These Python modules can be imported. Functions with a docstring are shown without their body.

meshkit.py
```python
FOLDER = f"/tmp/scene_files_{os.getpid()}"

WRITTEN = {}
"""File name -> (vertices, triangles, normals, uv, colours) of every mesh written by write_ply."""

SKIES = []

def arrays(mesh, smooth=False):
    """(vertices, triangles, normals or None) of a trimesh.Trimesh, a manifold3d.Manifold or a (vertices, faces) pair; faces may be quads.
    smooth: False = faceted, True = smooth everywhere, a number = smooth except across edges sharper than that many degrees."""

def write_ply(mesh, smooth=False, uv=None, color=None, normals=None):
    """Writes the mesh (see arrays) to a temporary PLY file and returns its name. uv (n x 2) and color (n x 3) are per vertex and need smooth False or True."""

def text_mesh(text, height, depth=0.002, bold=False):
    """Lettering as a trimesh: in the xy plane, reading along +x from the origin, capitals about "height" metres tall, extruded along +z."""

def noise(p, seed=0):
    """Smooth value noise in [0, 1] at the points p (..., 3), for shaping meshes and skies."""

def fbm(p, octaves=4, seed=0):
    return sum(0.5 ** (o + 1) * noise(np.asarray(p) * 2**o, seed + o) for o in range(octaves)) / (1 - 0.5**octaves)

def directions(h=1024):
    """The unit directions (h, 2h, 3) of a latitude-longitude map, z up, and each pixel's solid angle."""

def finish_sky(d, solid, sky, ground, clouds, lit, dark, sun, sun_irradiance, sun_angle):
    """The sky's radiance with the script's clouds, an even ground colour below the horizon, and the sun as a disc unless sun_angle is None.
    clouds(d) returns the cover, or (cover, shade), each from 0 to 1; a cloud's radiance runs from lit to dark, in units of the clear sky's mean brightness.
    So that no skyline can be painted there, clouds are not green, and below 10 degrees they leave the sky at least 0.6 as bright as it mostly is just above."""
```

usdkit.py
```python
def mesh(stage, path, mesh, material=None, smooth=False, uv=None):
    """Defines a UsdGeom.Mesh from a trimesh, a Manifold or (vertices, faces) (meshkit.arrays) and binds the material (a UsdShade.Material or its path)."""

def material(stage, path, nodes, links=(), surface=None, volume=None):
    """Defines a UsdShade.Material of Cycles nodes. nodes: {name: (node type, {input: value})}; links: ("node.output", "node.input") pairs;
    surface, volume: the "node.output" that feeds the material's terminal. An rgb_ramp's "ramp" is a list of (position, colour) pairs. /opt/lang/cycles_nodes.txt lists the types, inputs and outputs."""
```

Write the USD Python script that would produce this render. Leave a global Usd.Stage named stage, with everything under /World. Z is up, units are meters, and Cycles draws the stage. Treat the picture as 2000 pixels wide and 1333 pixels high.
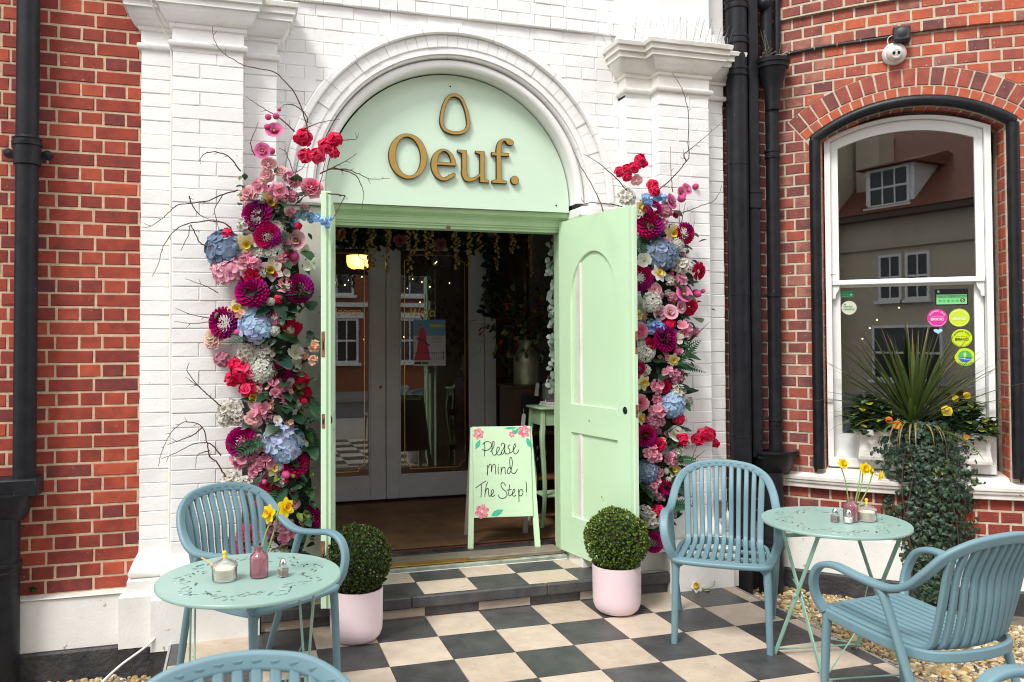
import math, random
import numpy as np, trimesh, usdkit, meshkit
from pxr import Usd, UsdGeom, UsdLux, UsdShade, Gf, Sdf, Vt
from shapely.geometry import Polygon, LineString, Point, box as sbox
from shapely import affinity
from shapely.ops import unary_union
random.seed(7); rng = np.random.default_rng(7)
stage = Usd.Stage.CreateInMemory()
W = UsdGeom.Xform.Define(stage, '/World').GetPrim()
UsdGeom.Scope.Define(stage, '/World/Looks')
# ---------------------------------------------------------------- camera, sky, sun, exposure
CAM = np.array([-0.718, -4.553, 1.600]); YAW, PITCH, ROLL = 0.28177, 0.02248, -0.00398
_f = np.array([math.sin(YAW)*math.cos(PITCH), math.cos(YAW)*math.cos(PITCH), math.sin(PITCH)])
_r = np.array([math.cos(YAW), -math.sin(YAW), 0.0]); _u = np.cross(_r, _f)
_r, _u = _r*math.cos(ROLL)+_u*math.sin(ROLL), -_r*math.sin(ROLL)+_u*math.cos(ROLL)
cam = UsdGeom.Camera.Define(stage, '/World/camera')
cam.AddTransformOp().Set(Gf.Matrix4d(*_r, 0, *_u, 0, *(-_f), 0, *CAM, 1))
cam.CreateHorizontalApertureAttr(36.0); cam.CreateFocalLengthAttr(36.0*1560.2/2000)
cam.CreateHorizontalApertureOffsetAttr(83.2*36/2000); cam.CreateVerticalApertureOffsetAttr(-36.6*36/2000)
cam.CreateClippingRangeAttr(Gf.Vec2f(0.05, 1000)); cam.CreateFStopAttr(5.0); cam.CreateFocusDistanceAttr(4.7)
cam.CreateExposureAttr(EXPO if 'EXPO' in globals() else 0.86)
SUN_EL, SUN_ROT = math.radians(52), math.atan2(-1.0, -0.85)
sd = np.array([math.sin(SUN_ROT)*math.cos(SUN_EL), math.cos(SUN_ROT)*math.cos(SUN_EL), math.sin(SUN_EL)])
dome = UsdLux.DomeLight.Define(stage, '/World/sky')
skym = usdkit.material(stage, '/World/Looks/sky', {
    "sky": ("sky_texture", {"sky_type": "single_scattering", "sun_disc": False, "sun_elevation": SUN_EL, "sun_rotation": SUN_ROT % (2*math.pi), "aerosol_density": 2.0}),
    "tc": ("texture_coordinate", {}), "mp": ("mapping", {"scale": (1.0, 1.0, 2.2)}),
    "n": ("noise_texture", {"scale": 2.2, "detail": 5.0, "roughness": 0.55}),
    "rp": ("rgb_ramp", {"ramp": [(0.3, (0.80, 0.80, 0.80)), (0.7, (0.97, 0.97, 0.97))]}),
    "cl": ("rgb_ramp", {"ramp": [(0.3, (8.2, 8.5, 9.0)), (0.7, (10.5, 10.6, 10.8))]}),
    "mx": ("mix_color", {"blend_type": "mix", "use_clamp": False}), "bg": ("background_shader", {"strength": 0.10})},
    [("tc.generated", "mp.vector"), ("mp.vector", "n.vector"), ("n.fac", "rp.fac"), ("n.fac", "cl.fac"), ("rp.color", "mx.fac") , ("sky.color", "mx.a"), ("cl.color", "mx.b"), ("mx.result", "bg.color")], surface="bg.background")
UsdShade.MaterialBindingAPI.Apply(dome.GetPrim()).Bind(skym)
dome.GetPrim().SetCustomDataByKey('kind', 'structure')
sun = UsdLux.DistantLight.Define(stage, '/World/sun')
sun.CreateIntensityAttr(0.5); sun.CreateAngleAttr(16.0); sun.CreateNormalizeAttr(True); sun.CreateColorAttr(Gf.Vec3f(1.0, 0.97, 0.93))
_z = sd; _x = np.cross([0, 0, 1.0], _z); _x /= np.linalg.norm(_x); _y = np.cross(_z, _x)
sun.AddTransformOp().Set(Gf.Matrix4d(*_x, 0, *_y, 0, *_z, 0, 0, 0, 20, 1))

# ---------------------------------------------------------------- helpers: scene tree
_names = {}
def uname(parent, name):
    d = _names.setdefault(str(parent), {})
    n = d.get(name, 0); d[name] = n+1
    return name if n == 0 else f"{name}_{n:03d}"
def ppath(parent): return '/World' if parent is None else str(parent.GetPath())
def tag(p, label=None, cat=None, group=None, kind=None):
    for k_, v_ in (('label', label), ('category', cat), ('group', group), ('kind', kind)):
        if v_: p.SetCustomDataByKey(k_, v_)
    return p
LOCAL = set()
def thing(name, label, cat, loc=(0, 0, 0), rotz=0, group=None, kind=None, local=False):
    x = UsdGeom.Xform.Define(stage, '/World/'+uname('/World', name))
    x.AddTranslateOp().Set(Gf.Vec3d(*map(float, loc)))
    if rotz or local: x.AddRotateZOp().Set(float(rotz))
    if local: LOCAL.add(str(x.GetPath()))
    return tag(x.GetPrim(), label, cat, group, kind)
def loc_of(p):
    x = p.GetAttribute('xformOp:translate'); return np.array(x.Get()) if x and x.Get() else np.zeros(3)
def obj(name, mesh, mat, parent=None, label=None, cat=None, group=None, kind=None, smooth=False, cd=None):
    """One Mesh prim. mesh: trimesh or (v, f), in world coordinates, or in the thing's own when the thing was made with local=True."""
    if isinstance(mesh, list): mesh = cat_(mesh)
    v, f = (np.asarray(mesh.vertices), np.asarray(mesh.faces)) if hasattr(mesh, 'vertices') else mesh
    v = np.asarray(v, float)
    if parent is not None and '/'.join(str(parent.GetPath()).split('/')[:3]) not in LOCAL:
        q = parent
        while str(q.GetPath()) != '/World':
            v = v-loc_of(q); q = q.GetParent()
    path = ppath(parent)+'/'+uname(ppath(parent), name)
    m = usdkit.mesh(stage, path, (v, np.asarray(f)), M[mat], smooth=smooth)
    if cd is not None:
        pv = UsdGeom.PrimvarsAPI(m).CreatePrimvar('Cd', Sdf.ValueTypeNames.Color3fArray, 'vertex')
        pv.Set(Vt.Vec3fArray.FromNumpy(np.asarray(cd, np.float32)))
    return tag(m.GetPrim(), label, cat, group, kind)
def copy_of(src, label, loc, rotz=0, group=None):
    name = src.GetName(); import re
    base = re.sub(r'_\d{3}$', '', name)
    x = UsdGeom.Xform.Define(stage, '/World/'+uname('/World', base))
    x.AddTranslateOp().Set(Gf.Vec3d(*map(float, loc))); x.AddRotateZOp().Set(float(rotz))
    p = x.GetPrim(); p.GetReferences().AddInternalReference(src.GetPath()); p.SetInstanceable(True)
    was = src.GetCustomData()
    return tag(p, label, was['category'], group or was.get('group'))
# ---------------------------------------------------------------- helpers: meshes as (v, f)
def cat_(ms):
    vs, fs, n = [], [], 0
    for m in ms:
        v, f = (m.vertices, m.faces) if hasattr(m, 'vertices') else m
        f = np.asarray(f)
        if f.shape[1] == 4: f = np.vstack([f[:, [0, 1, 2]], f[:, [0, 2, 3]]])
        vs.append(np.asarray(v, float)); fs.append(f+n); n += len(v)
    return np.vstack(vs), np.vstack(fs)
def catc(ms):
    """list of (v, f, c) -> (v, f), c"""
    v, f = cat_([(m[0], m[1]) for m in ms])
    return (v, f), np.vstack([np.broadcast_to(m[2], (len(m[0]), 3)) for m in ms])
def bx(x0, x1, y0, y1, z0, z1, c=0.0):
    if c <= 0:
        v = np.array([[x, y, z] for x in (x0, x1) for y in (y0, y1) for z in (z0, z1)], float)
        f = np.array([[0, 1, 3, 2], [4, 6, 7, 5], [0, 4, 5, 1], [2, 3, 7, 6], [0, 2, 6, 4], [1, 5, 7, 3]])
        return v, np.vstack([f[:, [0, 1, 2]], f[:, [0, 2, 3]]])
    pts = []
    for sx, X_ in ((1, x0), (-1, x1)):
        for sy, Y_ in ((1, y0), (-1, y1)):
            for sz, Z_ in ((1, z0), (-1, z1)):
                pts += [[X_, Y_+sy*c, Z_+sz*c], [X_+sx*c, Y_, Z_+sz*c], [X_+sx*c, Y_+sy*c, Z_]]
    h = trimesh.convex.convex_hull(np.array(pts))
    return np.array(h.vertices), np.array(h.faces)
def brick(x0, x1, z0, z1, y0, y1, c=0.004, j=0.0):
    """a brick whose front (chamfered) faces -y; the back is open"""
    a = rng.uniform(-j, j, (4, 3)) if j else np.zeros((4, 3))
    fr = np.array([[x0+c, y0, z0+c], [x1-c, y0, z0+c], [x1-c, y0, z1-c], [x0+c, y0, z1-c]])+a
    md = np.array([[x0, y0+c, z0], [x1, y0+c, z0], [x1, y0+c, z1], [x0, y0+c, z1]])+a*[1, 0, 1]
    bk = np.array([[x0, y1, z0], [x1, y1, z0], [x1, y1, z1], [x0, y1, z1]])
    v = np.vstack([fr, md, bk]); f = [[0, 1, 2, 3]]
    for i in range(4):
        k = (i+1) % 4; f += [[4+i, 4+k, k, i], [8+i, 8+k, 4+k, 4+i]]
    f = np.array(f); return v, np.vstack([f[:, [0, 1, 2]], f[:, [0, 2, 3]]])
def frames(P):
    P = np.asarray(P, float); T = np.gradient(P, axis=0); T /= np.maximum(np.linalg.norm(T, axis=1, keepdims=True), 1e-9)
    n = np.cross(T[0], [0, 0, 1.0])
    if np.linalg.norm(n) < 1e-3: n = np.cross(T[0], [1.0, 0, 0])
    n /= np.linalg.norm(n); N = [n]
    for i in range(1, len(P)):
        n = N[-1]-T[i]*(N[-1] @ T[i]); n /= max(np.linalg.norm(n), 1e-9); N.append(n)
    N = np.array(N); return P, T, N, np.cross(T, N)
def tube(P, r, n=6, cap=True):
    P, T, N, B = frames(P); r = np.broadcast_to(np.asarray(r, float), (len(P),))
    a = np.linspace(0, 2*np.pi, n, endpoint=False)
    v = (P[:, None]+r[:, None, None]*(np.cos(a)[None, :, None]*N[:, None]+np.sin(a)[None, :, None]*B[:, None])).reshape(-1, 3)
    f = []
    for i in range(len(P)-1):
        for k in range(n):
            k2 = (k+1) % n; f.append([i*n+k, i*n+k2, (i+1)*n+k2, (i+1)*n+k])
    f = np.array(f); f = np.vstack([f[:, [0, 1, 2]], f[:, [0, 2, 3]]])
    if cap:
        v = np.vstack([v, P[0], P[-1]]); a0, a1 = len(v)-2, len(v)-1; o = (len(P)-1)*n
        f = np.vstack([f, [[a0, (k+1) % n, k] for k in range(n)], [[a1, o+k, o+(k+1) % n] for k in range(n)]])
    return v, f
def sweep(P, sec, N=None, up=None, cap=True, scale=None):
    """sweeps the closed section sec [(a, b)] along P; a along N, b along B. up: fixes B near a given direction."""
    P = np.asarray(P, float); T = np.gradient(P, axis=0); T /= np.linalg.norm(T, axis=1, keepdims=True)
    if up is not None:
        U = np.broadcast_to(np.asarray(up, float), P.shape); N = np.cross(T, U); N /= np.maximum(np.linalg.norm(N, axis=1, keepdims=True), 1e-9); B = np.cross(N, T)
    else: _, T, N, B = frames(P)
    sec = np.asarray(sec, float); n = len(sec); sc = np.ones(len(P)) if scale is None else np.asarray(scale)
    v = (P[:, None]+sc[:, None, None]*(sec[None, :, 0, None]*N[:, None]+sec[None, :, 1, None]*B[:, None])).reshape(-1, 3)
    f = np.array([[i*n+k, i*n+(k+1) % n, (i+1)*n+(k+1) % n, (i+1)*n+k] for i in range(len(P)-1) for k in range(n)])
    f = np.vstack([f[:, [0, 1, 2]], f[:, [0, 2, 3]]])
    if cap:
        o = (len(P)-1)*n; f = np.vstack([f, [[0, k+1, k] for k in range(1, n-1)], [[o, o+k, o+k+1] for k in range(1, n-1)]])
    return v, f
def rsec(w, h, c=0.3, n=3):
    """rounded rectangular section w x h"""
    p = sbox(-w/2, -h/2, w/2, h/2); r = c*min(w, h)
    q = p.buffer(-r).buffer(r, quad_segs=n); return np.array(q.exterior.coords)[:-1]
def spline(P, n=8, closed=False):
    P = np.asarray(P, float)
    if closed: Q = np.vstack([P[-1], P, P[0], P[1]])
    else: Q = np.vstack([2*P[0]-P[1], P, 2*P[-1]-P[-2]])
    out = []
    for i in range(1, len(Q)-2):
        for t in np.linspace(0, 1, n, endpoint=False):
            a, b, c, d = Q[i-1], Q[i], Q[i+1], Q[i+2]
            out.append(0.5*((2*b)+(-a+c)*t+(2*a-5*b+4*c-d)*t*t+(-a+3*b-3*c+d)*t**3))
    if not closed: out.append(P[-1])
    return np.array(out)
def lathe(prof, n=24, arc=2*np.pi, a0=0.0):
    """prof [(r, z)] turned about z"""
    prof = np.asarray(prof, float); full = abs(arc-2*np.pi) < 1e-6; m = n if full else n+1
    a = a0+np.arange(m)*arc/n
    v = np.stack([prof[None, :, 0]*np.cos(a)[:, None], prof[None, :, 0]*np.sin(a)[:, None], np.broadcast_to(prof[None, :, 1], (m, len(prof)))], -1).reshape(-1, 3)
    k = len(prof); f = []
    for i in range(n):
        i2 = (i+1) % m
        for j in range(k-1): f.append([i*k+j, i2*k+j, i2*k+j+1, i*k+j+1])
    f = np.array(f); return v, np.vstack([f[:, [0, 1, 2]], f[:, [0, 2, 3]]])
def prism(poly, d0, d1):
    """extrudes a shapely polygon in (x, z) from y=d0 to y=d1"""
    out = []
    for g in getattr(poly, 'geoms', [poly]):
        if g.is_empty or g.area < 1e-9: continue
        m = trimesh.creation.extrude_polygon(g, abs(d1-d0), engine='earcut'); v = np.array(m.vertices); f = np.array(m.faces)
        v = np.stack([v[:, 0], max(d0, d1)-v[:, 2], v[:, 1]], 1); out.append((v, f))
    return cat_(out)
def xf(m, R=None, t=(0, 0, 0), s=1.0):
    v, f = m[0], m[1]; v = np.asarray(v)*s
    if R is not None: v = v @ np.asarray(R).T
    return (v+np.asarray(t), f) + tuple(m[2:])
def rz(a): c, s = math.cos(a), math.sin(a); return np.array([[c, -s, 0], [s, c, 0], [0, 0, 1.0]])
def rx(a): c, s = math.cos(a), math.sin(a); return np.array([[1.0, 0, 0], [0, c, -s], [0, s, c]])
def ry(a): c, s = math.cos(a), math.sin(a); return np.array([[c, 0, s], [0, 1.0, 0], [-s, 0, c]])
def look(d, roll=0.0):
    """rotation that takes +z to direction d"""
    d = np.asarray(d, float); d = d/np.linalg.norm(d); x = np.cross([0, 0, 1.0] if abs(d[2]) < 0.95 else [1.0, 0, 0], d); x /= np.linalg.norm(x)
    return np.stack([x, np.cross(d, x), d], 1) @ rz(roll)
def ball(r, c=(0, 0, 0), sub=2, s=(1, 1, 1)):
    m = trimesh.creation.icosphere(sub, r); return np.array(m.vertices)*np.asarray(s)+np.asarray(c), np.array(m.faces)
def planmould(poly, prof):
    """sweeps the profile [(offset, z)] along a plan polyline, mitred; the offset goes to the right of the way"""
    p = np.asarray(poly, float); d = np.diff(p, axis=0); d /= np.linalg.norm(d, axis=1, keepdims=True)
    nr = np.stack([d[:, 1], -d[:, 0]], 1); mt = []
    for i in range(len(p)):
        a, b = nr[max(i-1, 0)], nr[min(i, len(nr)-1)]; mt.append((a+b)/max(1+a @ b, 0.2))
    mt = np.array(mt); k = len(prof); v = []
    for i in range(len(p)):
        for o, z in prof: q = p[i]+o*mt[i]; v.append([q[0], q[1], z])
    f = np.array([[i*k+j, (i+1)*k+j, (i+1)*k+j+1, i*k+j+1] for i in range(len(p)-1) for j in range(k-1)])
    return np.array(v), np.vstack([f[:, [0, 1, 2]], f[:, [0, 2, 3]]])
# ---------------------------------------------------------------- materials
M = {}
def pm(name, col, rough=0.6, col2=None, ns=6.0, lo=0.35, hi=0.65, bump=0.0, bs=40.0, metal=0.0, spec=0.5, extra=None, dist=0.002, detail=4.0, spots=None, coat=0.0, stretch=None, trans=None):
    """principled material; col -> col2 by noise; spots = (colour, scale, threshold) puts in specks; bump by a finer noise; trans = share of light let through"""
    p = {"roughness": rough, "metallic": metal, "specular_ior_level": spec, "coat_weight": coat}
    if extra: p.update(extra)
    nodes = {"g": ("geometry", {}), "p": ("principled_bsdf", p)}; links = []; src = "g.position"
    if stretch: nodes["mp"] = ("mapping", {"scale": stretch}); links += [("g.position", "mp.vector")]; src = "mp.vector"
    if col2 is None: p["base_color"] = col; out = None
    else:
        nodes["n"] = ("noise_texture", {"scale": ns, "detail": detail, "roughness": 0.6}); nodes["r"] = ("rgb_ramp", {"ramp": [(lo, col), (hi, col2)]})
        links += [(src, "n.vector"), ("n.fac", "r.fac")]; out = "r.color"
    if spots:
        sc, ss, th = spots[:3]
        nodes["sn"] = ("noise_texture", {"scale": ss, "detail": 3.0, "roughness": 0.65}); nodes["sr"] = ("rgb_ramp", {"ramp": [(th, (0, 0, 0)), (th+0.06, (1, 1, 1))]})
        mx = {"blend_type": "mix", "b": sc}
        if out is None: mx["a"] = col
        nodes["sm"] = ("mix_color", mx); links += [("g.position", "sn.vector"), ("sn.fac", "sr.fac"), ("sr.color", "sm.fac")]
        if out: links += [(out, "sm.a")]
        out = "sm.result"
    if out: links += [(out, "p.base_color")]
    if bump:
        nodes["bn"] = ("noise_texture", {"scale": bs, "detail": 4.0, "roughness": 0.6}); nodes["b"] = ("bump", {"strength": bump, "distance": dist})
        links += [(src, "bn.vector"), ("bn.fac", "b.height"), ("b.normal", "p.normal")]
    surf = "p.BSDF"
    if trans:
        nodes["t"] = ("translucent_bsdf", {"color": col}); nodes["mc"] = ("mix_closure", {"fac": trans}); links += [("p.BSDF", "mc.closure1"), ("t.BSDF", "mc.closure2")]
        if out: links += [(out, "t.color")]
        surf = "mc.closure"
    M[name] = usdkit.material(stage, '/World/Looks/'+name, nodes, links, surface=surf)
def cm(name, rough=0.55, trans=0.25, spec=0.3, sheen=0.0, nv=0.25, ns=60.0):
    """material whose colour is the mesh's own Cd, with a little mottling"""
    nodes = {"a": ("attribute", {"attribute": "Cd"}), "g": ("geometry", {}), "n": ("noise_texture", {"scale": ns, "detail": 2.0}), "r": ("rgb_ramp", {"ramp": [(0.3, (1-nv,)*3), (0.7, (1.0, 1.0, 1.0))]}),
             "m": ("mix_color", {"blend_type": "multiply", "fac": 1.0}), "p": ("principled_bsdf", {"roughness": rough, "specular_ior_level": spec, "sheen_weight": sheen})}
    links = [("g.position", "n.vector"), ("n.fac", "r.fac"), ("a.color", "m.a"), ("r.color", "m.b"), ("m.result", "p.base_color")]; surf = "p.BSDF"
    if trans:
        nodes["t"] = ("translucent_bsdf", {}); nodes["mc"] = ("mix_closure", {"fac": trans}); links += [("m.result", "t.color"), ("p.BSDF", "mc.closure1"), ("t.BSDF", "mc.closure2")]; surf = "mc.closure"
    M[name] = usdkit.material(stage, '/World/Looks/'+name, nodes, links, surface=surf)
def emis(name, col, s): M[name] = usdkit.material(stage, '/World/Looks/'+name, {"e": ("emission", {"color": col, "strength": s})}, [], surface="e.emission")
def glass(name, tint=(0.92, 0.94, 0.93), ior=1.6, boost=1.6):
    M[name] = usdkit.material(stage, '/World/Looks/'+name, {"f": ("fresnel", {"IOR": ior}), "k": ("math", {"math_type": "multiply", "use_clamp": True, "value2": boost}), "t": ("transparent_bsdf", {"color": tint}),
        "gl": ("glossy_bsdf", {"color": (1, 1, 1), "roughness": 0.0}), "mx": ("mix_closure", {})}, [("f.fac", "k.value1"), ("k.value", "mx.fac"), ("t.BSDF", "mx.closure1"), ("gl.BSDF", "mx.closure2")], surface="mx.closure")
# ---- material list
RB = []
for i, (a, b) in enumerate([((0.30, 0.066, 0.034), (0.20, 0.042, 0.024)), ((0.36, 0.088, 0.042), (0.25, 0.055, 0.03)), ((0.25, 0.052, 0.03), (0.155, 0.036, 0.026)), ((0.40, 0.105, 0.045), (0.30, 0.07, 0.035)), ((0.21, 0.05, 0.036), (0.12, 0.036, 0.032))]):
    a, b = (a[0]*1.08, a[1]*.74, a[2]*.74), (b[0]*1.05, b[1]*.76, b[2]*.8)
    pm(f'red_brick_{i}', a, 0.85, b, ns=14, bump=0.7, bs=140, dist=0.004, spots=((0.42, 0.27, 0.2), 55, 0.66)); RB.append(f'red_brick_{i}')
BB = []
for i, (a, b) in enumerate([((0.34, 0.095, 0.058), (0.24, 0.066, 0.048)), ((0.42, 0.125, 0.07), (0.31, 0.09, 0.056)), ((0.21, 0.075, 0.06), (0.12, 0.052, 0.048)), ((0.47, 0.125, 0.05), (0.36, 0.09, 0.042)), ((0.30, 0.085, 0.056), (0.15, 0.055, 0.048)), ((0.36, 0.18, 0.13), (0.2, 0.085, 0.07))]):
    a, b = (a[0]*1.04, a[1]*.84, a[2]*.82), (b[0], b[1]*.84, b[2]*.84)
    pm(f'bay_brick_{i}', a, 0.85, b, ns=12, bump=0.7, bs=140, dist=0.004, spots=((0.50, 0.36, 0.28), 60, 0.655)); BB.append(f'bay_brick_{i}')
pm('mortar', (0.62, 0.47, 0.32), 0.95, (0.46, 0.34, 0.23), ns=30, bump=0.8, bs=120, dist=0.004)
pm('bay_mortar', (0.58, 0.50, 0.38), 0.95, (0.42, 0.36, 0.27), ns=30, bump=0.8, bs=120, dist=0.004)
WP = dict(rough=0.55, ns=3.0, lo=0.3, hi=0.75, bump=0.35, bs=60, dist=0.004)
pm('white_paint', (0.83, 0.83, 0.81), col2=(0.74, 0.735, 0.71), spots=((0.55, 0.52, 0.46), 28, 0.70), **WP)
pm('white_paint_stained', (0.80, 0.79, 0.75), col2=(0.60, 0.56, 0.48), spots=((0.33, 0.27, 0.2), 22, 0.68), **WP)
pm('white_plinth', (0.80, 0.80, 0.77), col2=(0.66, 0.64, 0.60), spots=((0.30, 0.27, 0.23), 16, 0.68), **WP)
pm('tar', (0.022, 0.023, 0.026), 0.6, (0.05, 0.048, 0.046), ns=9, bump=0.9, bs=35, dist=0.01, spots=((0.2, 0.18, 0.15), 30, 0.69))
pm('sill_paint', (0.78, 0.77, 0.73), 0.5, (0.62, 0.58, 0.52), ns=7, bump=0.5, bs=50, dist=0.004, spots=((0.07, 0.05, 0.04), 26, 0.70))
pm('black_iron', (0.006, 0.0065, 0.009), 0.42, (0.013, 0.0135, 0.016), spec=0.28, ns=12, bump=0.4, bs=45, dist=0.004, spots=((0.30, 0.30, 0.29), 45, 0.725))
pm('green_paint', (0.52, 0.745, 0.46), 0.34, (0.47, 0.69, 0.415), ns=2.5, bump=0.12, bs=30, dist=0.003)
pm('green_frame', (0.46, 0.64, 0.385), 0.4, (0.38, 0.56, 0.315), ns=4, bump=0.2, bs=30, dist=0.003, spots=((0.19, 0.12, 0.05), 20, 0.72))
pm('sign_green', (0.60, 0.755, 0.60), 0.42, (0.58, 0.74, 0.58), ns=2)
pm('gold_face', (0.40, 0.245, 0.055), 0.42, (0.36, 0.215, 0.045), ns=30)
pm('black_edge', (0.012, 0.011, 0.010), 0.5)
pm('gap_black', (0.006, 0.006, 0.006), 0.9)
pm('dark_tile', (0.042, 0.043, 0.044), 0.42, (0.070, 0.070, 0.070), ns=7, bump=0.55, bs=26, dist=0.006, spots=((0.27, 0.27, 0.27), 70, 0.71))
pm('light_tile', (0.55, 0.455, 0.36), 0.6, (0.47, 0.38, 0.295), ns=8, bump=0.6, bs=30, dist=0.006, spots=((0.26, 0.18, 0.12), 36, 0.68))
pm('light_tile_b', (0.50, 0.41, 0.315), 0.6, (0.42, 0.335, 0.25), ns=9, bump=0.6, bs=34, dist=0.006, spots=((0.22, 0.16, 0.11), 40, 0.66))
pm('dark_tile_b', (0.05, 0.05, 0.051), 0.36, (0.085, 0.085, 0.084), ns=6, bump=0.6, bs=22, dist=0.006, spots=((0.3, 0.29, 0.28), 60, 0.70))
pm('nosing_tile', (0.045, 0.045, 0.048), 0.5, (0.075, 0.074, 0.076), ns=20, bump=0.6, bs=160, dist=0.003)
pm('grout', (0.36, 0.31, 0.25), 0.9, (0.22, 0.19, 0.16), ns=20)
pm('edge_metal', (0.55, 0.56, 0.56), 0.4, (0.45, 0.46, 0.46), ns=12, metal=0.6)
pm('brass', (0.44, 0.28, 0.07), 0.38, (0.30, 0.175, 0.045), ns=7, metal=0.7, bump=0.2, bs=30)
pm('worn_wood', (0.26, 0.22, 0.165), 0.6, (0.16, 0.13, 0.10), ns=9, bump=0.4, bs=40, dist=0.004, stretch=(1, 6, 6))
pm('worn_green', (0.36, 0.40, 0.33), 0.6, (0.20, 0.22, 0.18), ns=16, bump=0.4, bs=40, dist=0.004)
pm('stucco_grey', (0.40, 0.385, 0.35), 0.85, (0.30, 0.285, 0.26), ns=5, bump=0.5, bs=60)
pm('ground_soil', (0.16, 0.13, 0.10), 0.95, (0.09, 0.075, 0.06), ns=8, bump=0.6, bs=40, dist=0.01)
pm('asphalt', (0.05, 0.05, 0.052), 0.9, (0.065, 0.065, 0.066), ns=20)
pm('paving', (0.28, 0.27, 0.25), 0.9, (0.22, 0.21, 0.2), ns=3)
CH = 0.0768            # brick course
XC = 0.605             # middle of the doorcase
# ---------------------------------------------------------------- ground, terrace, step
g = obj('ground', bx(-150, 150, -150, 60, -0.60, -0.24), 'ground_soil', kind='structure')
obj('pavement', bx(-60, 60, -7.4, -5.8, -0.238, -0.03), 'paving', kind='structure')
obj('road', bx(-120, 120, -13.2, -7.404, -0.239, -0.13), 'asphalt', kind='structure')
obj('opposite_pavement', bx(-60, 60, -16.2, -13.204, -0.239, -0.02), 'paving', kind='structure')
T = 0.325
ter = thing('terrace', None, None, kind='structure')
obj('bed', bx(-1.052, 2.358, -5.7, 0.04, -0.236, -0.004), 'grout', ter)
obj('edging', bx(2.359, 2.371, -5.7, 0.02, -0.236, 0.004), 'edge_metal', ter)
obj('edging', bx(-1.064, -1.053, -5.7, -0.03, -0.236, 0.004), 'edge_metal', ter)
for j in range(0, 11):
    for i in range(-4, 8):
        x0, x1 = max(i*T, -1.05)+0.0018, min((i+1)*T, 2.357)-0.0018
        dark = (i+j) % 2 == 0; dz = rng.uniform(-0.0012, 0.0012); tl = rng.uniform(-0.0008, 0.0008)
        v, f = bx(x0, x1, -(j+1)*T+0.0018, -j*T-0.0018, -0.004, 0.002+dz, 0)
        v = v.copy(); v[v[:, 2] > 0, 2] += tl*np.sign(v[v[:, 2] > 0, 0]-(x0+x1)/2)
        c = 0.0016; 
        obj('tile', (v, f), rng.choice(['dark_tile', 'dark_tile', 'dark_tile_b'] if dark else ['light_tile', 'light_tile', 'light_tile_b']), ter)
stp = thing('doorstep', None, None, kind='structure')
SX0, SX1 = -0.596, 1.912
obj('core', bx(SX0, SX1, 0.006, 0.46, -0.002, 0.122), 'grout', stp)
i0 = -2
for i in range(-2, 6):
    a, b = max(i*T, SX0)+0.001, min((i+1)*T, SX1)-0.001
    obj('riser_tile', bx(a, b, 0.0, 0.008, 0.0065, 0.061, 0.001), 'light_tile' if i % 2 == 0 else 'nosing_tile', stp)
for k in range(3):
    a, b = SX0+k*(SX1-SX0)/3+0.0008, SX0+(k+1)*(SX1-SX0)/3-0.0008
    obj('nosing', bx(a, b, -0.03, 0.012, 0.0625, 0.1285, 0.007), 'nosing_tile', stp)
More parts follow.
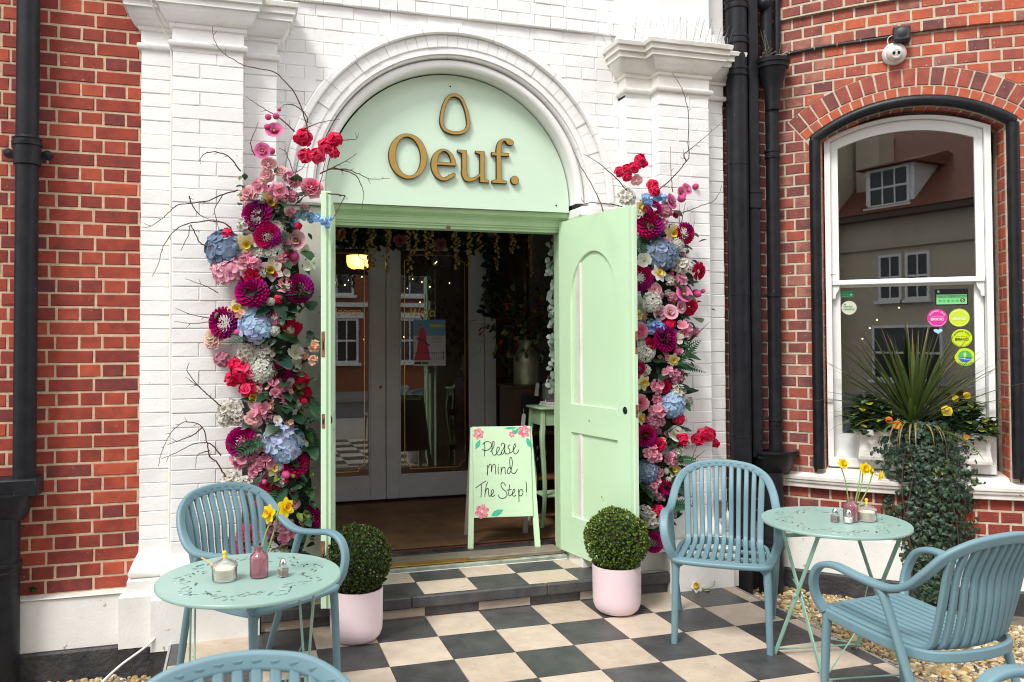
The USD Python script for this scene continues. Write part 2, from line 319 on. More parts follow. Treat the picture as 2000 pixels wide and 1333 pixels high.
for j, (ya, yb) in enumerate([(0.0135, 0.249), (0.252, 0.448)]):
    for i in range(-2, 6):
        a, b = max(i*T, SX0)+0.0015, min((i+1)*T, SX1)-0.0015
        obj('tile', bx(a, b, ya, yb, 0.12, 0.1282+rng.uniform(-0.0008, 0.0008), 0.0015), ('light_tile', 'dark_tile')[(i+j+1) % 2], stp)
# ---------------------------------------------------------------- left brick wall
YB = 0.20
def course(par, name, x0, x1, z, yf, yb, hd, mats, off=0.0, ch=CH, jt=0.0118, jit=0.0012, keep=None):
    """one course of bricks from x0 to x1; hd: header width or stretcher width"""
    x = x0-off
    while x < x1-0.02:
        w = hd*(1+rng.uniform(-0.02, 0.02)); a, b = max(x, x0), min(x+w, x1); x += w+jt
        if b-a < 0.02 or (keep and not keep(a, b, z)): continue
        m = brick(a, b, z, z+ch-jt, yf+rng.uniform(-0.0015, 0.0015), yb, 0.0035, jit)
        obj(name, m, mats if isinstance(mats, str) else mats[int(rng.choice(len(mats), p=BP.get(len(mats))))], par)
BP = {5: [.34, .22, .22, .1, .12], 6: [.25, .25, .14, .12, .14, .10], 3: [.5, .25, .25]}
lw = thing('brick_wall', 'red brick wall with pale mortar left of the white doorcase', 'wall', (-1.24, YB, 0))
obj('mortar', bx(-4.2, -1.205, YB+0.0035, YB+0.35, 0.245, 4.3), 'mortar', lw)
obj('plinth', bx(-4.2, -1.30, 0.135, YB+0.34, -0.03, 0.245, 0.006), 'white_plinth', lw)
obj('plinth_ledge', bx(-4.2, -1.29, 0.125, YB+0.33, 0.2455, 0.252, 0.002), 'white_paint_stained', lw)
obj('tar_band', bx(-4.2, -1.31, 0.120, YB+0.33, -0.5, -0.0305, 0.01), 'tar', lw)
lwb = lambda a, b, z: True
for n_ in range(0, 46):
    z = 0.2575+n_*CH; x0 = -2.32
    if n_ % 2: course(lw, 'brick', x0, -1.21, z, YB, YB+0.02, 0.104, RB, off=0.03) 
    else: course(lw, 'brick', x0, -1.21, z, YB, YB+0.02, 0.219, RB, off=0.07)
# ---------------------------------------------------------------- pilasters of the doorcase
def pilaster(sgn, label):
    X_ = lambda d: XC+sgn*d                       # d: distance from the middle of the doorcase
    pi = thing('pilaster', label, 'pilaster', (X_(1.48), 0.15, 0))
    o0, o1, c0, c1 = 1.84, 1.112, 1.671, 1.297    # outer strip edge, inner strip edge, central edges
    YC, YS, YW = 0.06, 0.153, 0.255
    R_ = lambda a, b: (min(X_(a), X_(b)), max(X_(a), X_(b)))
    z0, z1 = 0.44, 3.225
    a, b = R_(c0, c1); s0, s1 = R_(o0, c0+0.0005); t0, t1 = R_(c1-0.0005, o1)
    obj('core', [bx(a+.004, b-.004, YC+.0065, 0.30, 0.2, 4.4), bx(s0+.004, s1, YS+.0065, 0.32, 0.2, 4.4), bx(t0, t1-.004, YS+.0065, 0.3, 0.2, 4.4)], 'white_paint', pi)
    n = int((z1-z0)/CH)
    for i in range(n+1):
        z = z0+i*CH
        for (p, q, yf, yb) in ((a, b, YC, YS+.02), (s0, s1, YS, 0.30), (t0, t1, YS, YW+.02)):
            w = q-p; cuts = [p, q]
            if w > 0.3: cuts = [p, p+w*(0.62 if i % 2 else 0.38), q] if rng.random() < .75 else [p, q]
            for u, v_ in zip(cuts[:-1], cuts[1:]):
                jt = 0.0015
                m = brick(u+(jt/2 if u > p else 0), v_-(jt/2 if v_ < q else 0), z+.0005, min(z+CH-.0012, z1), yf+rng.uniform(-.002, .002), yb, 0.0042, 0.0015)
                obj('painted_brick', m, 'white_paint', pi)
    pl = [(X_(o0), 0.34), (X_(o0), YS), (X_(c0), YS), (X_(c0), YC), (X_(c1), YC), (X_(c1), YS), (X_(o1), YS), (X_(o1), YW+.02)]
    if sgn > 0: pl = pl[::-1]
    bp = list(pl)
    if sgn > 0:                                    # the right pedestal keeps flush with the end of the step
        bp = [(x+(0.09 if abs(x-X_(c1)) < 1e-6 else 0), y) for x, y in bp]
    prof = [(0, .50), (0.002, .452), (.014, .430), (.032, .395), (.045, .365), (.05, .345), (.046, .330), (.034, .322), (.050, .316), (.054, .310), (.054, .252), (.060, .247), (.086, .243), (.09, .238), (.09, -.03)]
    # walk left to right: the outside (-y) lies to the right of the way
    obj('base_moulding', planmould(pl, [(o, z) for o, z in prof[:11]][::-1] if False else prof[:11]), 'white_plinth', pi, smooth=30)
    obj('pedestal', planmould(bp, prof[10:]), 'white_plinth', pi, smooth=30)
    obj('tar_foot', planmould(bp, [(.088, -.031), (.088, -.5)]), 'tar', pi)
    cp = [(0, 3.19), (0, 3.212), (.016, 3.218), (.022, 3.228), (.022, 3.240), (.012, 3.247), (.002, 3.25), (.002, 3.318), (.014, 3.322), (.018, 3.332), (.016, 3.342), (.028, 3.346), (.040, 3.360), (.056, 3.384), (.068, 3.408), (.073, 3.422), (.083, 3.424), (.083, 3.456), (.098, 3.460), (.099, 3.492), (.112, 3.496), (.117, 3.520), (.108, 3.527), (.030, 3.555), (.030, 3.612), (.016, 3.618), (.016, 3.66), (.004, 3.664), (.004, 4.4)]
    fl = cp[:20]; tp = cp[19:23]; up = cp[22:]
    obj('capital', planmould(pl, fl), 'white_paint_stained' if sgn > 0 else 'white_paint', pi, smooth=35)
    # lead flashing with a wavy lip
    v, f = planmould([p for s_, e_ in zip(pl[:-1], pl[1:]) for p in np.linspace(s_, e_, 8)[:-1]]+[pl[-1]], tp)
    v = v+0.006*(meshkit.noise(v*14, 3)[:, None]-.5)*[1, 1, 1.4]
    obj('flashing', (v, f), 'white_paint_stained', pi, smooth=40)
    obj('upper_block', planmould(pl, up), 'white_paint', pi, smooth=35)
    # bird spikes
    sp = []
    for s_, e_ in zip(pl[:-1], pl[1:]):
        L = math.dist(s_, e_)
        for k in range(max(1, int(L/0.042))):
            t = (k+.5)/max(1, int(L/0.042)); bxy = np.array(s_)*(1-t)+np.array(e_)*t
            d = np.array([e_[1]-s_[1], -(e_[0]-s_[0])])/L; bxy = bxy+d*0.075
            for q in range(2):
                tip = np.array([*(bxy+d*rng.uniform(-.03, .09)+rng.normal(0, .015, 2)), 3.53+rng.uniform(.11, .16)])
                sp.append(tube([[*bxy, 3.528], tip], .0011, 3))
    obj('bird_spikes', sp, 'wire_grey', pi)
    return pi
pm('wire_grey', (0.22, 0.21, 0.20), 0.5, metal=0.5)
pilaster(-1, 'white painted brick pilaster between the red brick wall and the left flower garland')
pilaster(1, 'white painted brick pilaster beside the black drainpipes, rust stains on its capital')
# ---------------------------------------------------------------- arched wall over the door
AZ = 2.50
aw = thing('arched_wall', 'white painted brick wall and moulded round arch over the green sign', 'wall', (XC, 0.26, 0))
YW = 0.255
seg = lambda r, n=64: [(XC+r*math.cos(t), AZ+r*math.sin(t)) for t in np.linspace(0, math.pi, n)]
whole = sbox(XC-1.118, 2.455, XC+1.118, 4.4).difference(Polygon(seg(0.9)+[(XC-.9, 2.0), (XC+.9, 2.0)]))
obj('backing', prism(whole, YW+.0062, YW+.30), 'white_paint', aw)
circ = Polygon(seg(1.066)+[(XC-1.066, 2.3), (XC+1.066, 2.3)])
for i in range(0, 24):
    z = 2.47+i*CH
    if z > 4.15: break
    ledge = z > 3.60 and z < 3.64
    x = XC-1.11-(0.06 if i % 2 else 0.0); hd = 0.112 if i % 2 else 0.228
    while x < XC+1.108:
        a_, b_ = max(x+.0008, XC-1.11), min(x+hd-.0008, XC+1.11); x += hd
        if b_-a_ < .02: continue
        yf = YW+rng.uniform(-.0025, .0025)-(0.022 if z > 3.61 else 0)
        pg = sbox(a_, z+.0005, b_, z+CH-.001)
        if pg.intersects(circ):
            pg = pg.difference(circ.buffer(.002))
            pg = max(getattr(pg, 'geoms', [pg]), key=lambda g_: g_.area) if not pg.is_empty else pg
            if pg.is_empty or pg.area < .0012: continue
            obj('painted_brick', prism(pg, yf, YW+.02), 'white_paint', aw)
        else: obj('painted_brick', brick(a_, b_, z+.0005, z+CH-.001, yf, YW+.02, .0042, .0015), 'white_paint', aw)
def ring(prof, n=72, a0=0.0, a1=math.pi):
    """turns the profile [(r, y)] about the arch's axis"""
    a = np.linspace(a0, a1, n+1); k = len(prof)
    v = np.array([[XC+r*math.cos(t), y, AZ+r*math.sin(t)] for t in a for r, y in prof])
    f = np.array([[i*k+j, i*k+j+1, (i+1)*k+j+1, (i+1)*k+j] for i in range(n) for j in range(k-1)])
    return v, np.vstack([f[:, [0, 1, 2]], f[:, [0, 2, 3]]])
def arcbrick(r0, r1, a, b, y0, y1, c=.004, n=2):
    pr = [(r1, y1), (r1, y0+c), (r1-c, y0), (r0+c, y0), (r0, y0+c), (r0, y1)]
    v, f = ring(pr, n, a, b); k = len(pr); o = n*k
    return v, np.vstack([f, [[0, q+1, q] for q in range(1, k-1)], [[o, o+q, o+q+1] for q in range(1, k-1)]])
for k in range(14):
    a = math.pi*k/14; obj('hood_mould', arcbrick(1.018, 1.064, a+.0012, a+math.pi/14-.0012, YW-.026, YW+.03, .008, 6), 'white_paint', aw)
for k in range(46):
    a = math.pi*k/46; obj('arch_brick', arcbrick(.938, 1.019, a+.001, a+math.pi/46-.001, YW-.002+rng.uniform(-.003, .003), YW+.06, .005), 'white_paint', aw)
for k in range(23):
    a = math.pi*k/23; obj('arch_band', arcbrick(.884, .936, a+.0008, a+math.pi/23-.0008, YW+.018+rng.uniform(-.002, .002), YW+.08, .006, 3), 'white_paint', aw)
tor = [(.882, YW+.10), (.876, YW+.062)]+[(.851+.030*math.cos(t), YW+.066-.030*math.sin(t)) for t in np.linspace(.2, math.pi-.1, 10)]+[(.822, YW+.10), (.822, YW+.22)]
obj('arch_roll', ring(tor, 90), 'white_paint', aw, smooth=50)
# jambs and impost caps
for s in (-1, 1):
    a, b = sorted((XC+s*1.115, XC+s*.815))
    obj('jamb', bx(a, b, .235, .70, .10, 2.40, .008), 'white_paint_stained', aw)
    v, f = bx(a-.0, b, .20, .46, 2.401, 2.470, .012); v = v+.012*(meshkit.noise(v*9, 5)[:, None]-.5)
    m_ = trimesh.Trimesh(v, f).subdivide().subdivide(); vv = np.array(m_.vertices); vv = vv+.010*(meshkit.noise(vv*22, 4)[:, None]-.5)
    obj('impost_cap', (vv, np.array(m_.faces)), 'white_plinth', aw, smooth=40)
# ---------------------------------------------------------------- the green sign
sg = thing('shop_sign', 'pale green half round sign board with gold lettering above the doors', 'sign', (XC, .42, 2.455))
YP = 0.405
obj('board', prism(Polygon(seg(0.812)+[(XC-.812, 2.455), (XC+.812, 2.455)]), YP, YP+.02), 'sign_green', sg)
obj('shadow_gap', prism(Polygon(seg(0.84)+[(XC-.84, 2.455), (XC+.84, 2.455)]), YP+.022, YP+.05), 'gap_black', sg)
for (x, z) in ((XC-.01, 3.24), (XC+.72, 2.50), (XC-.72, 2.50)): obj('screw', xf(lathe([(0, .003), (.004, .003), (.006, 0)], 10), rx(math.pi/2), (x, YP-.001, z)), 'black_edge', sg)
# lettering: outlines in units read off the sign, s metres each, baseline at z = 0
def E(cx, cy, rx_, ry_, n=64, rot=0.0): return affinity.rotate(Polygon([(cx+rx_*math.cos(t), cy+ry_*math.sin(t)) for t in np.linspace(0, 2*math.pi, n, endpoint=False)]), rot, origin=(cx, cy))
def SP(pts, n=6): return Polygon(spline(np.array(pts, float), n, closed=True))
glyph = {}
glyph['O'] = E(0, 250, 216, 251).difference(E(2, 250, 145, 221, rot=4))
eo = E(0, 177, 143, 178); ei = E(8, 186, 92, 152)
glyph['e'] = unary_union([eo.difference(E(8, 182, 86, 152)), sbox(-95, 176, 141, 203)]).difference(Polygon([(60, 176), (200, 176), (200, 20), (118, 92), (85, 70), (40, 60)]).buffer(0))
glyph['e'] = unary_union([glyph['e'], Polygon([(40, 12), (90, 30), (140, 72), (133, 82), (85, 55), (30, 42)])]).intersection(sbox(-150, -5, 143, 360))
glyph['u'] = unary_union([Polygon([(-178, 356), (-76, 356), (-76, 120), (-128, 120), (-128, 322), (-178, 340)]),
    SP([(-128, 130), (-126, 70), (-98, 18), (-45, 4), (20, 22), (86, 78), (86, 102), (30, 60), (-22, 44), (-60, 62), (-76, 110), (-76, 135)], 8),
    Polygon([(36, 356), (138, 356), (138, 36), (190, 26), (190, 4), (86, 4), (86, 322), (36, 340)])])
glyph['f'] = unary_union([Polygon([(-58, 40), (-8, 40), (-8, 360), (-58, 360)]), Polygon([(-112, 4), (62, 4), (62, 26), (-8, 44), (-58, 44), (-112, 28)]), Polygon([(-115, 322), (88, 322), (88, 354), (-115, 354)]),
    SP([(-58, 350), (-54, 430), (-26, 490), (30, 520), (100, 522), (146, 494), (140, 462), (108, 452), (76, 464), (40, 500), (6, 478), (-6, 430), (-8, 350)], 8)])
glyph['.'] = E(0, 46, 46, 47)
glyph['egg'] = SP([(0, 466), (-84, 430), (-138, 330), (-168, 210), (-170, 110), (-120, 30), (0, 0), (120, 30), (174, 110), (168, 210), (138, 330), (84, 430)], 10)
glyph['egg'] = glyph['egg'].difference(glyph['egg'].buffer(-32))
s_ = 0.000566
def put(key, x, z, nm):
    g_ = affinity.translate(affinity.scale(glyph[key].buffer(0), s_, s_, origin=(0, 0)), x, z)
    o_ = obj(nm, prism(g_.buffer(.0028, join_style=2), YP-.022, YP-.001), 'black_edge', sg)
    obj('gold_face', prism(g_, YP-.0245, YP-.0222), 'gold_face', o_)
for key, x, nm in (('O', .311, 'letter'), ('e', .543, 'letter'), ('u', .739, 'letter'), ('f', .934, 'letter'), ('.', 1.026, 'full_stop')): put(key, x, 2.6235, nm)
put('egg', .619, 2.925, 'egg_emblem')
pm('rust', (0.16, 0.065, 0.035), 0.8, (0.30, 0.14, 0.075), ns=60, lo=.4, hi=.6, bump=0.5, bs=120)
# ---------------------------------------------------------------- door frame, threshold
df = thing('door_frame', 'green moulded door frame and lintel under the half round sign', 'door frame', (XC, .5, .19))
J0, J1 = -0.172, 1.385                              # clear opening
lin = [(.43, 2.4535), (.432, 2.44), (.447, 2.425), (.472, 2.412), (.482, 2.408), (.482, 2.398), (.487, 2.396), (.487, 2.366), (.496, 2.362), (.496, 2.352), (.505, 2.350), (.505, 2.331), (.60, 2.331), (.60, 2.4535)]
v = np.array([[x, y, z] for x in (J0-.045, J1+.075) for y, z in lin]); n_ = len(lin)
f = [[i, n_+i, n_+(i+1) % n_, (i+1) % n_] for i in range(n_)]; f = np.array(f)
obj('lintel', (v, np.vstack([f[:, [0, 2, 1]], f[:, [0, 3, 2]]])), 'green_frame', df)
for x0, x1 in ((J0-.045, J0), (J1, J1+.075)): obj('jamb', bx(x0, x1, .49, .60, .16, 2.33, .004), 'green_frame', df)
obj('threshold', bx(J0-.04, J1+.04, .4495, .62, .10, .158, .006), 'worn_green', df)
obj('threshold_board', bx(J0, J1, .478, .64, .1585, .186, .006), 'worn_wood', df)
obj('brass_strip', prism(Polygon([(J0+.03, .162), (J0+.90, .162), (J0+.90, .187), (J0+.03, .187)]), .470, .477), 'brass', df)
obj('brass_nosing', tube([[J0+.03, .470, .1655], [J0+1.25, .470, .1655]], .004, 8), 'brass', df)
obj('white_line', bx(J0-.04, J1+.02, .445, .449, .129, .134, .001), 'white_paint', df)
obj('bolt_keep', bx(XC-.012, XC+.012, .498, .504, 2.33, 2.356, .001), 'rust', df)
# ---------------------------------------------------------------- the two leaves
pm('knob_black', (0.008, 0.008, 0.009), 0.12)
pm('raw_wood', (0.33, 0.24, 0.14), 0.8, (0.46, 0.40, 0.28), ns=40)
pm('door_paint', (0.56, 0.755, 0.52), 0.36, (0.53, 0.725, 0.485), ns=1.6, bump=0.18, bs=14, dist=0.004, spots=((0.30, 0.26, 0.14), 50, 0.745))
def leaf(label, H, F, face, z0=.192, h=2.205, t=.05):
    """H hinge, F free end (plan); face = +1: the panelled face lies on the left of H->F"""
    d = np.array(F)-np.array(H); w = np.linalg.norm(d); d /= w; nrm = np.array([-d[1], d[0]])*face
    L = thing('door_leaf', label, 'door', (*H, z0))
    Rm = np.array([[d[0], -nrm[0], 0], [d[1], -nrm[1], 0], [0, 0, 1.0]])       # local x along the leaf, local -y out of the face
    def put_(nm, m, mat, par=L, **k): return obj(nm, xf(m, Rm, (*H, z0)) if np.linalg.det(Rm) > 0 else (xf(m, Rm, (*H, z0))[0], m[1][:, ::-1]), mat, par, **k)
    st = .105
    up = Polygon([(st+.03, .985), (w-st-.02, .985)]+[(w/2+.005+(w/2-st-.025)*math.cos(a), 1.66+.315*math.sin(a)) for a in np.linspace(0, math.pi, 24)])
    lo = sbox(st+.03, .245, w-st-.02, .80)
    fr = sbox(0, 0, w, h).difference(up).difference(lo)
    put_('frame', prism(fr, -t/2, t/2), 'door_paint')
    for pg in (up, lo):
        put_('panel', prism(pg, -t/2+.014, t/2-.014), 'door_paint')
        for ysgn in (-1, 1):
            o = np.array(pg.exterior.coords)[:-1]
            if Polygon(o).exterior.is_ccw: o = o[::-1]
            e_ = np.roll(o, -1, 0)-o; e_ /= np.linalg.norm(e_, axis=1, keepdims=True); nn = np.stack([e_[:, 1], -e_[:, 0]], 1)
            mi = (nn+np.roll(nn, 1, 0))/(1+np.sum(nn*np.roll(nn, 1, 0), 1))[:, None]; i_ = o+.005*mi
            n = len(o); yo, yi = ysgn*(t/2-.001), ysgn*(t/2-.0135)
            v = np.vstack([np.c_[o[:, 0], np.full(n, yo), o[:, 1]], np.c_[i_[:, 0], np.full(n, yi), i_[:, 1]]])
            f = np.array([[q, (q+1) % n, n+(q+1) % n, n+q] for q in range(n)]); f = np.vstack([f[:, [0, 1, 2]], f[:, [0, 2, 3]]])
            put_('panel_moulding', (v, f if ysgn < 0 else f[:, ::-1]), 'door_paint')
    # free edge: rebate strip, rusty lock plates, knob on both sides
    put_('rebate_strip', bx(w-.001, w+.014, -.004, t/2, .004, h-.004, .002), 'door_paint')
    for z, hh, wd in ((1.39, .135, .021), (.985, .075, .018), (.275, .165, .024)):
        p_ = put_('lock_plate', bx(w+.0135, w+.0165, .004, .004+wd*.9, z-hh/2, z+hh/2, .001), 'rust')
        put_('keyhole', bx(w+.0162, w+.0172, .009, .016, z-hh*.22, z+hh*.10), 'gap_black', p_)
    for ysgn in (-1, 1):
        k_ = put_('knob_rose', xf(lathe([(0, .006), (.016, .006), (.022, .002), (.023, 0)], 20), rx(ysgn*math.pi/2), (w-.05, ysgn*t/2, .985)), 'knob_black', smooth=40)
        put_('knob', xf(lathe([(.007, 0), (.008, .02), (.013, .026), (.024, .034), (.027, .043), (.022, .052), (.010, .057), (0, .058)], 24), rx(ysgn*math.pi/2), (w-.05, ysgn*t/2, .985)), 'knob_black', smooth=40)
    for z in (.52, 1.20): put_('screw_head', xf(lathe([(0, .002), (.005, .002), (.006, 0)], 10), rx(math.pi/2), (w*.62 if z < 1 else w*.45, -t/2-.0002, .89 if z > 1 else .43)), 'rust')
    for z in (.2, 1.1, 1.95): put_('hinge', bx(-.012, .004, -.012, .012, z, z+.11, .002), 'rust')
    return L
leaf('green door leaf swung open and seen face on, arched panel above square panel', (1.398, .485), (1.532, -.27), -1)
leaf('open green door leaf seen edge on beside the left flower garland, rusty lock plates', (-.158, .485), (-.272, -.275), 1)
# ---------------------------------------------------------------- lobby behind the doors
pm('lobby_wall', (0.24, 0.21, 0.175), 0.8, (0.17, 0.15, 0.125), ns=2)
pm('inner_white', (0.58, 0.58, 0.585), 0.45, (0.51, 0.51, 0.51), ns=4, spots=((0.16, 0.13, 0.11), 18, 0.72))
pm('mat_brown', (0.20, 0.10, 0.042), 0.95, (0.125, 0.06, 0.026), ns=5, bump=0.8, bs=260, dist=0.004)
pm('black_marble', (0.012, 0.012, 0.014), 0.2, (0.05, 0.05, 0.05), ns=10)
pm('dark_wood', (0.045, 0.02, 0.012), 0.4, (0.08, 0.036, 0.018), ns=12, stretch=(1, 1, 6))
pm('warm_wood', (0.24, 0.095, 0.034), 0.45, (0.16, 0.06, 0.022), ns=10, stretch=(1, 1, 6))
pm('red_line', (0.17, 0.03, 0.022), 0.6)
lo_ = thing('lobby_floor', None, None, (XC, 1.5, .19), kind='structure')
obj('slab', bx(-.9, 3.2, .641, 6.6, .06, .186), 'dark_wood', lo_)
for k in range(8):
    a = -.3+k*.27; obj('border_tile', bx(a+.001, a+.269, .642, .735, .18, .190, .001), 'black_marble', lo_)
obj('border_line', bx(-.3, 1.86, .7355, .748, .18, .1905), 'red_line', lo_)
lob = thing('lobby', 'dim lobby walls and ceiling seen through the open doorway', 'room', (XC, 1.6, .19))
obj('wall', bx(-.60, -.45, .70, 2.43, .0, 3.1), 'lobby_wall', lob)
obj('wall', bx(2.25, 2.4, .70, 2.43, .0, 3.1), 'lobby_wall', lob)
obj('return_wall', bx(1.70, 2.25, .71, .80, .0, 3.1), 'lobby_wall', lob)
obj('return_wall', bx(-.45, -.25, .71, .80, .0, 3.1), 'lobby_wall', lob)
obj('end_wall', bx(1.872, 2.25, 2.43, 2.55, .1, 3.1), 'lobby_wall', lob)
obj('end_wall', bx(-.60, -.36, 2.43, 2.55, .1, 3.1), 'lobby_wall', lob)
obj('end_wall', bx(-.36, 1.872, 2.43, 2.55, 2.66, 3.1), 'lobby_wall', lob)
obj('ceiling', bx(-.60, 2.4, .62, 2.55, 3.1, 3.2), 'lobby_wall', lob)
obj('shop_wall', bx(-1.6, 3.4, 6.0, 6.1, .0, 3.3), 'dark_wood', lob)
obj('shop_side_wall', bx(-1.6, -1.5, 2.6, 6.0, 0, 3.3), 'lobby_wall', lob)
obj('shop_side_wall', bx(3.3, 3.4, 2.6, 6.0, 0, 3.3), 'lobby_wall', lob)
obj('shop_ceiling', bx(-1.6, 3.4, 2.56, 6.1, 3.3, 3.4), 'lobby_wall', lob)
obj('door_mat', bx(-.2, 1.75, .79, 2.32, .187, .197, .003), 'mat_brown', label='brown coir mat on the lobby floor inside the doorway', cat='mat')
# inner glazed doors
glass('pane_glass'); glass('window_glass', ior=1.75, boost=1.5)
pm('gold_leaf', (0.72, 0.47, 0.14), 0.3, metal=0.85)
YI = 2.45
def gdoor(x0, x1, label, lock):
    d = thing('glazed_door', label, 'door', ((x0+x1)/2, YI, .2)); sl, sr = (.14, .137) if lock else (.119, .13)
    gx0, gx1, gz0, gz1 = x0+sl, x1-sr, .405, 2.42
    for a, b in ((x0, gx0), (gx1, x1)): obj('stile', bx(a, b, YI-.022, YI+.022, .207, 2.64, .003), 'inner_white', d)
    obj('bottom_rail', bx(gx0+.0005, gx1-.0005, YI-.021, YI+.021, .207, gz0, .003), 'inner_white', d)
    obj('top_rail', bx(gx0+.0005, gx1-.0005, YI-.021, YI+.021, gz1, 2.64, .003), 'inner_white', d)
    for (a, b, c_, e_) in ((gx0, gx0+.014, gz0, gz1), (gx1-.014, gx1, gz0, gz1), (gx0+.0145, gx1-.0145, gz0, gz0+.014), (gx0+.0145, gx1-.0145, gz1-.014, gz1)): obj('glazing_bead', bx(a+.0005, b-.0005, YI-.016, YI-.004, c_+.0005, e_-.0005, .003), 'inner_white', d)
    obj('pane', bx(gx0+.002, gx1-.002, YI-.002, YI+.002, gz0+.002, gz1-.002), 'pane_glass', d)
    # gold line with scooped corners painted on the glass
    o = sbox(gx0+.045, gz0+.05, gx1-.045, gz1-.05)
    for cx, cz in ((gx0+.045, gz0+.05), (gx1-.045, gz0+.05), (gx0+.045, gz1-.05), (gx1-.045, gz1-.05)): o = o.difference(Point(cx, cz).buffer(.055))
    obj('gold_line', prism(o.difference(o.buffer(-.007)), YI-.0045, YI-.0035), 'gold_leaf', d)
    if lock:
        k_ = obj('key_escutcheon', xf(lathe([(.0, .002), (.008, .002), (.014, .004), (.016, 0)], 16), rx(math.pi/2), (x1-.045, YI-.022, 1.19)), 'brass', d)
        obj('keyhole', bx(x1-.0475, x1-.0425, YI-.0275, YI-.0255, 1.183, 1.197), 'gap_black', k_)
    return d
d1 = gdoor(-.34, .532, 'white glazed inner door with brass keyhole, left of the pair', True)
d2 = gdoor(.538, 1.442, 'white glazed inner door with a seaside poster on its glass', False)
def text_xz(t, h, x, y, z, shear=.22, depth=.0012, cx=False):
    m = meshkit.text_mesh(t, h, depth); v = np.array(m.vertices); v[:, 0] += shear*v[:, 1]
    if cx: v[:, 0] -= (v[:, 0].min()+v[:, 0].max())/2
    return np.stack([x+v[:, 0], y-v[:, 2], z+v[:, 1]], 1), np.array(m.faces)
obj('lettering', text_xz('Welcome', .058, -.042, YI-.0046, 1.825), 'gold_leaf', d1)
obj('lettering', text_xz('Welc', .072, .742, YI-.0046, 1.815), 'gold_leaf', d2)
sf = thing('inner_door_frame', 'white frame and dark side light to the right of the glazed inner doors', 'door frame', (1.5, YI, .2))
obj('post', bx(1.446, 1.548, YI-.05, YI+.06, .19, 2.66, .004), 'inner_white', sf)
obj('post', bx(-.36, -.343, YI-.05, YI+.06, .19, 2.66, .003), 'inner_white', sf)
obj('head', bx(-.342, 1.445, YI-.05, YI+.06, 2.645, 2.66, .003), 'inner_white', sf)
obj('side_post', bx(1.852, 1.871, YI-.04, YI+.05, .19, 2.655, .003), 'dark_wood', sf)
obj('side_rail', bx(1.5485, 1.8515, YI-.04, YI+.05, .19, .42, .003), 'dark_wood', sf)
obj('side_pane', bx(1.549, 1.851, YI-.002, YI+.002, .421, 2.655), 'pane_glass', sf)
obj('glazing_bar', bx(1.69, 1.705, YI-.012, YI-.003, .421, 2.655, .002), 'dark_wood', sf)
# seaside poster taped inside the glass
pm('poster_sky', (0.16, 0.42, 0.62), 0.5); pm('poster_pale', (0.62, 0.66, 0.72), 0.5); pm('poster_red', (0.62, 0.05, 0.12), 0.5); pm('poster_dark', (0.05, 0.04, 0.06), 0.5); pm('poster_yellow', (0.70, 0.66, 0.08), 0.5); pm('poster_green', (0.04, 0.22, 0.07), 0.5); pm('poster_grey', (0.32, 0.33, 0.36), 0.5)
po = thing('poster', 'seaside poster with a red helter skelter tower on the glass of the inner door', 'poster', (.935, YI-.006, 1.37))
px0, px1, pz0, pz1 = .787, 1.083, 1.372, 1.785
obj('sheet', bx(px0, px1, YI-.0046, YI-.0038, pz0, pz1), 'poster_pale', po)
q = YI-.0052
obj('sky_print', prism(sbox(px0, pz0+.27, px1, pz1), q, q+.0003), 'poster_sky', po)
tw = Polygon([(px0+.004, pz0+.05), (px0+.155, pz0+.05), (px0+.14, pz0+.14), (px0+.118, pz0+.23), (px0+.112, pz0+.31), (px0+.098, pz0+.336), (px0+.078, pz0+.345), (px0+.058, pz0+.336), (px0+.047, pz0+.31), (px0+.045, pz0+.23), (px0+.03, pz0+.14)])
obj('tower_print', prism(tw, q-.0006, q-.0003), 'poster_red', po)
obj('slide_print', prism(LineString([(px0+.035, pz0+.245), (px0+.09, pz0+.225), (px0+.145, pz0+.18)]).buffer(.006), q-.0012, q-.0009), 'poster_dark', po)
obj('flag_print', prism(Polygon([(px0+.078, pz0+.375), (px0+.04, pz0+.372), (px0+.04, pz0+.356), (px0+.078, pz0+.362)]), q-.0006, q-.0003), 'poster_red', po)
obj('title_print', prism(sbox(px0+.15, pz0+.347, px0+.275, pz0+.372), q-.0006, q-.0003), 'poster_yellow', po)
for k in range(5): obj('text_line_print', prism(sbox(px0+.17, pz0+.255-k*.012, px0+.265, pz0+.259-k*.012), q-.0006, q-.0003), 'poster_red' if k == 0 else 'poster_grey', po)
obj('railing_print', prism(unary_union([sbox(px0+.004, pz0+.112, px1-.004, pz0+.117)]+[LineString([(px0+.165+k*.02, pz0+.05), (px0+.175+k*.02, pz0+.108)]).buffer(.0012) for k in range(6)]+[sbox(px0+.272, pz0+.05, px0+.278, pz0+.13)]), q-.0012, q-.0009), 'poster_dark', po)
obj('logo_print', prism(sbox(px0+.012, pz0+.014, px0+.07, pz0+.036), q-.0006, q-.0003), 'poster_dark', po)
obj('logo_print', prism(sbox(px0+.076, pz0+.014, px0+.136, pz0+.036), q-.0006, q-.0003), 'poster_green', po)
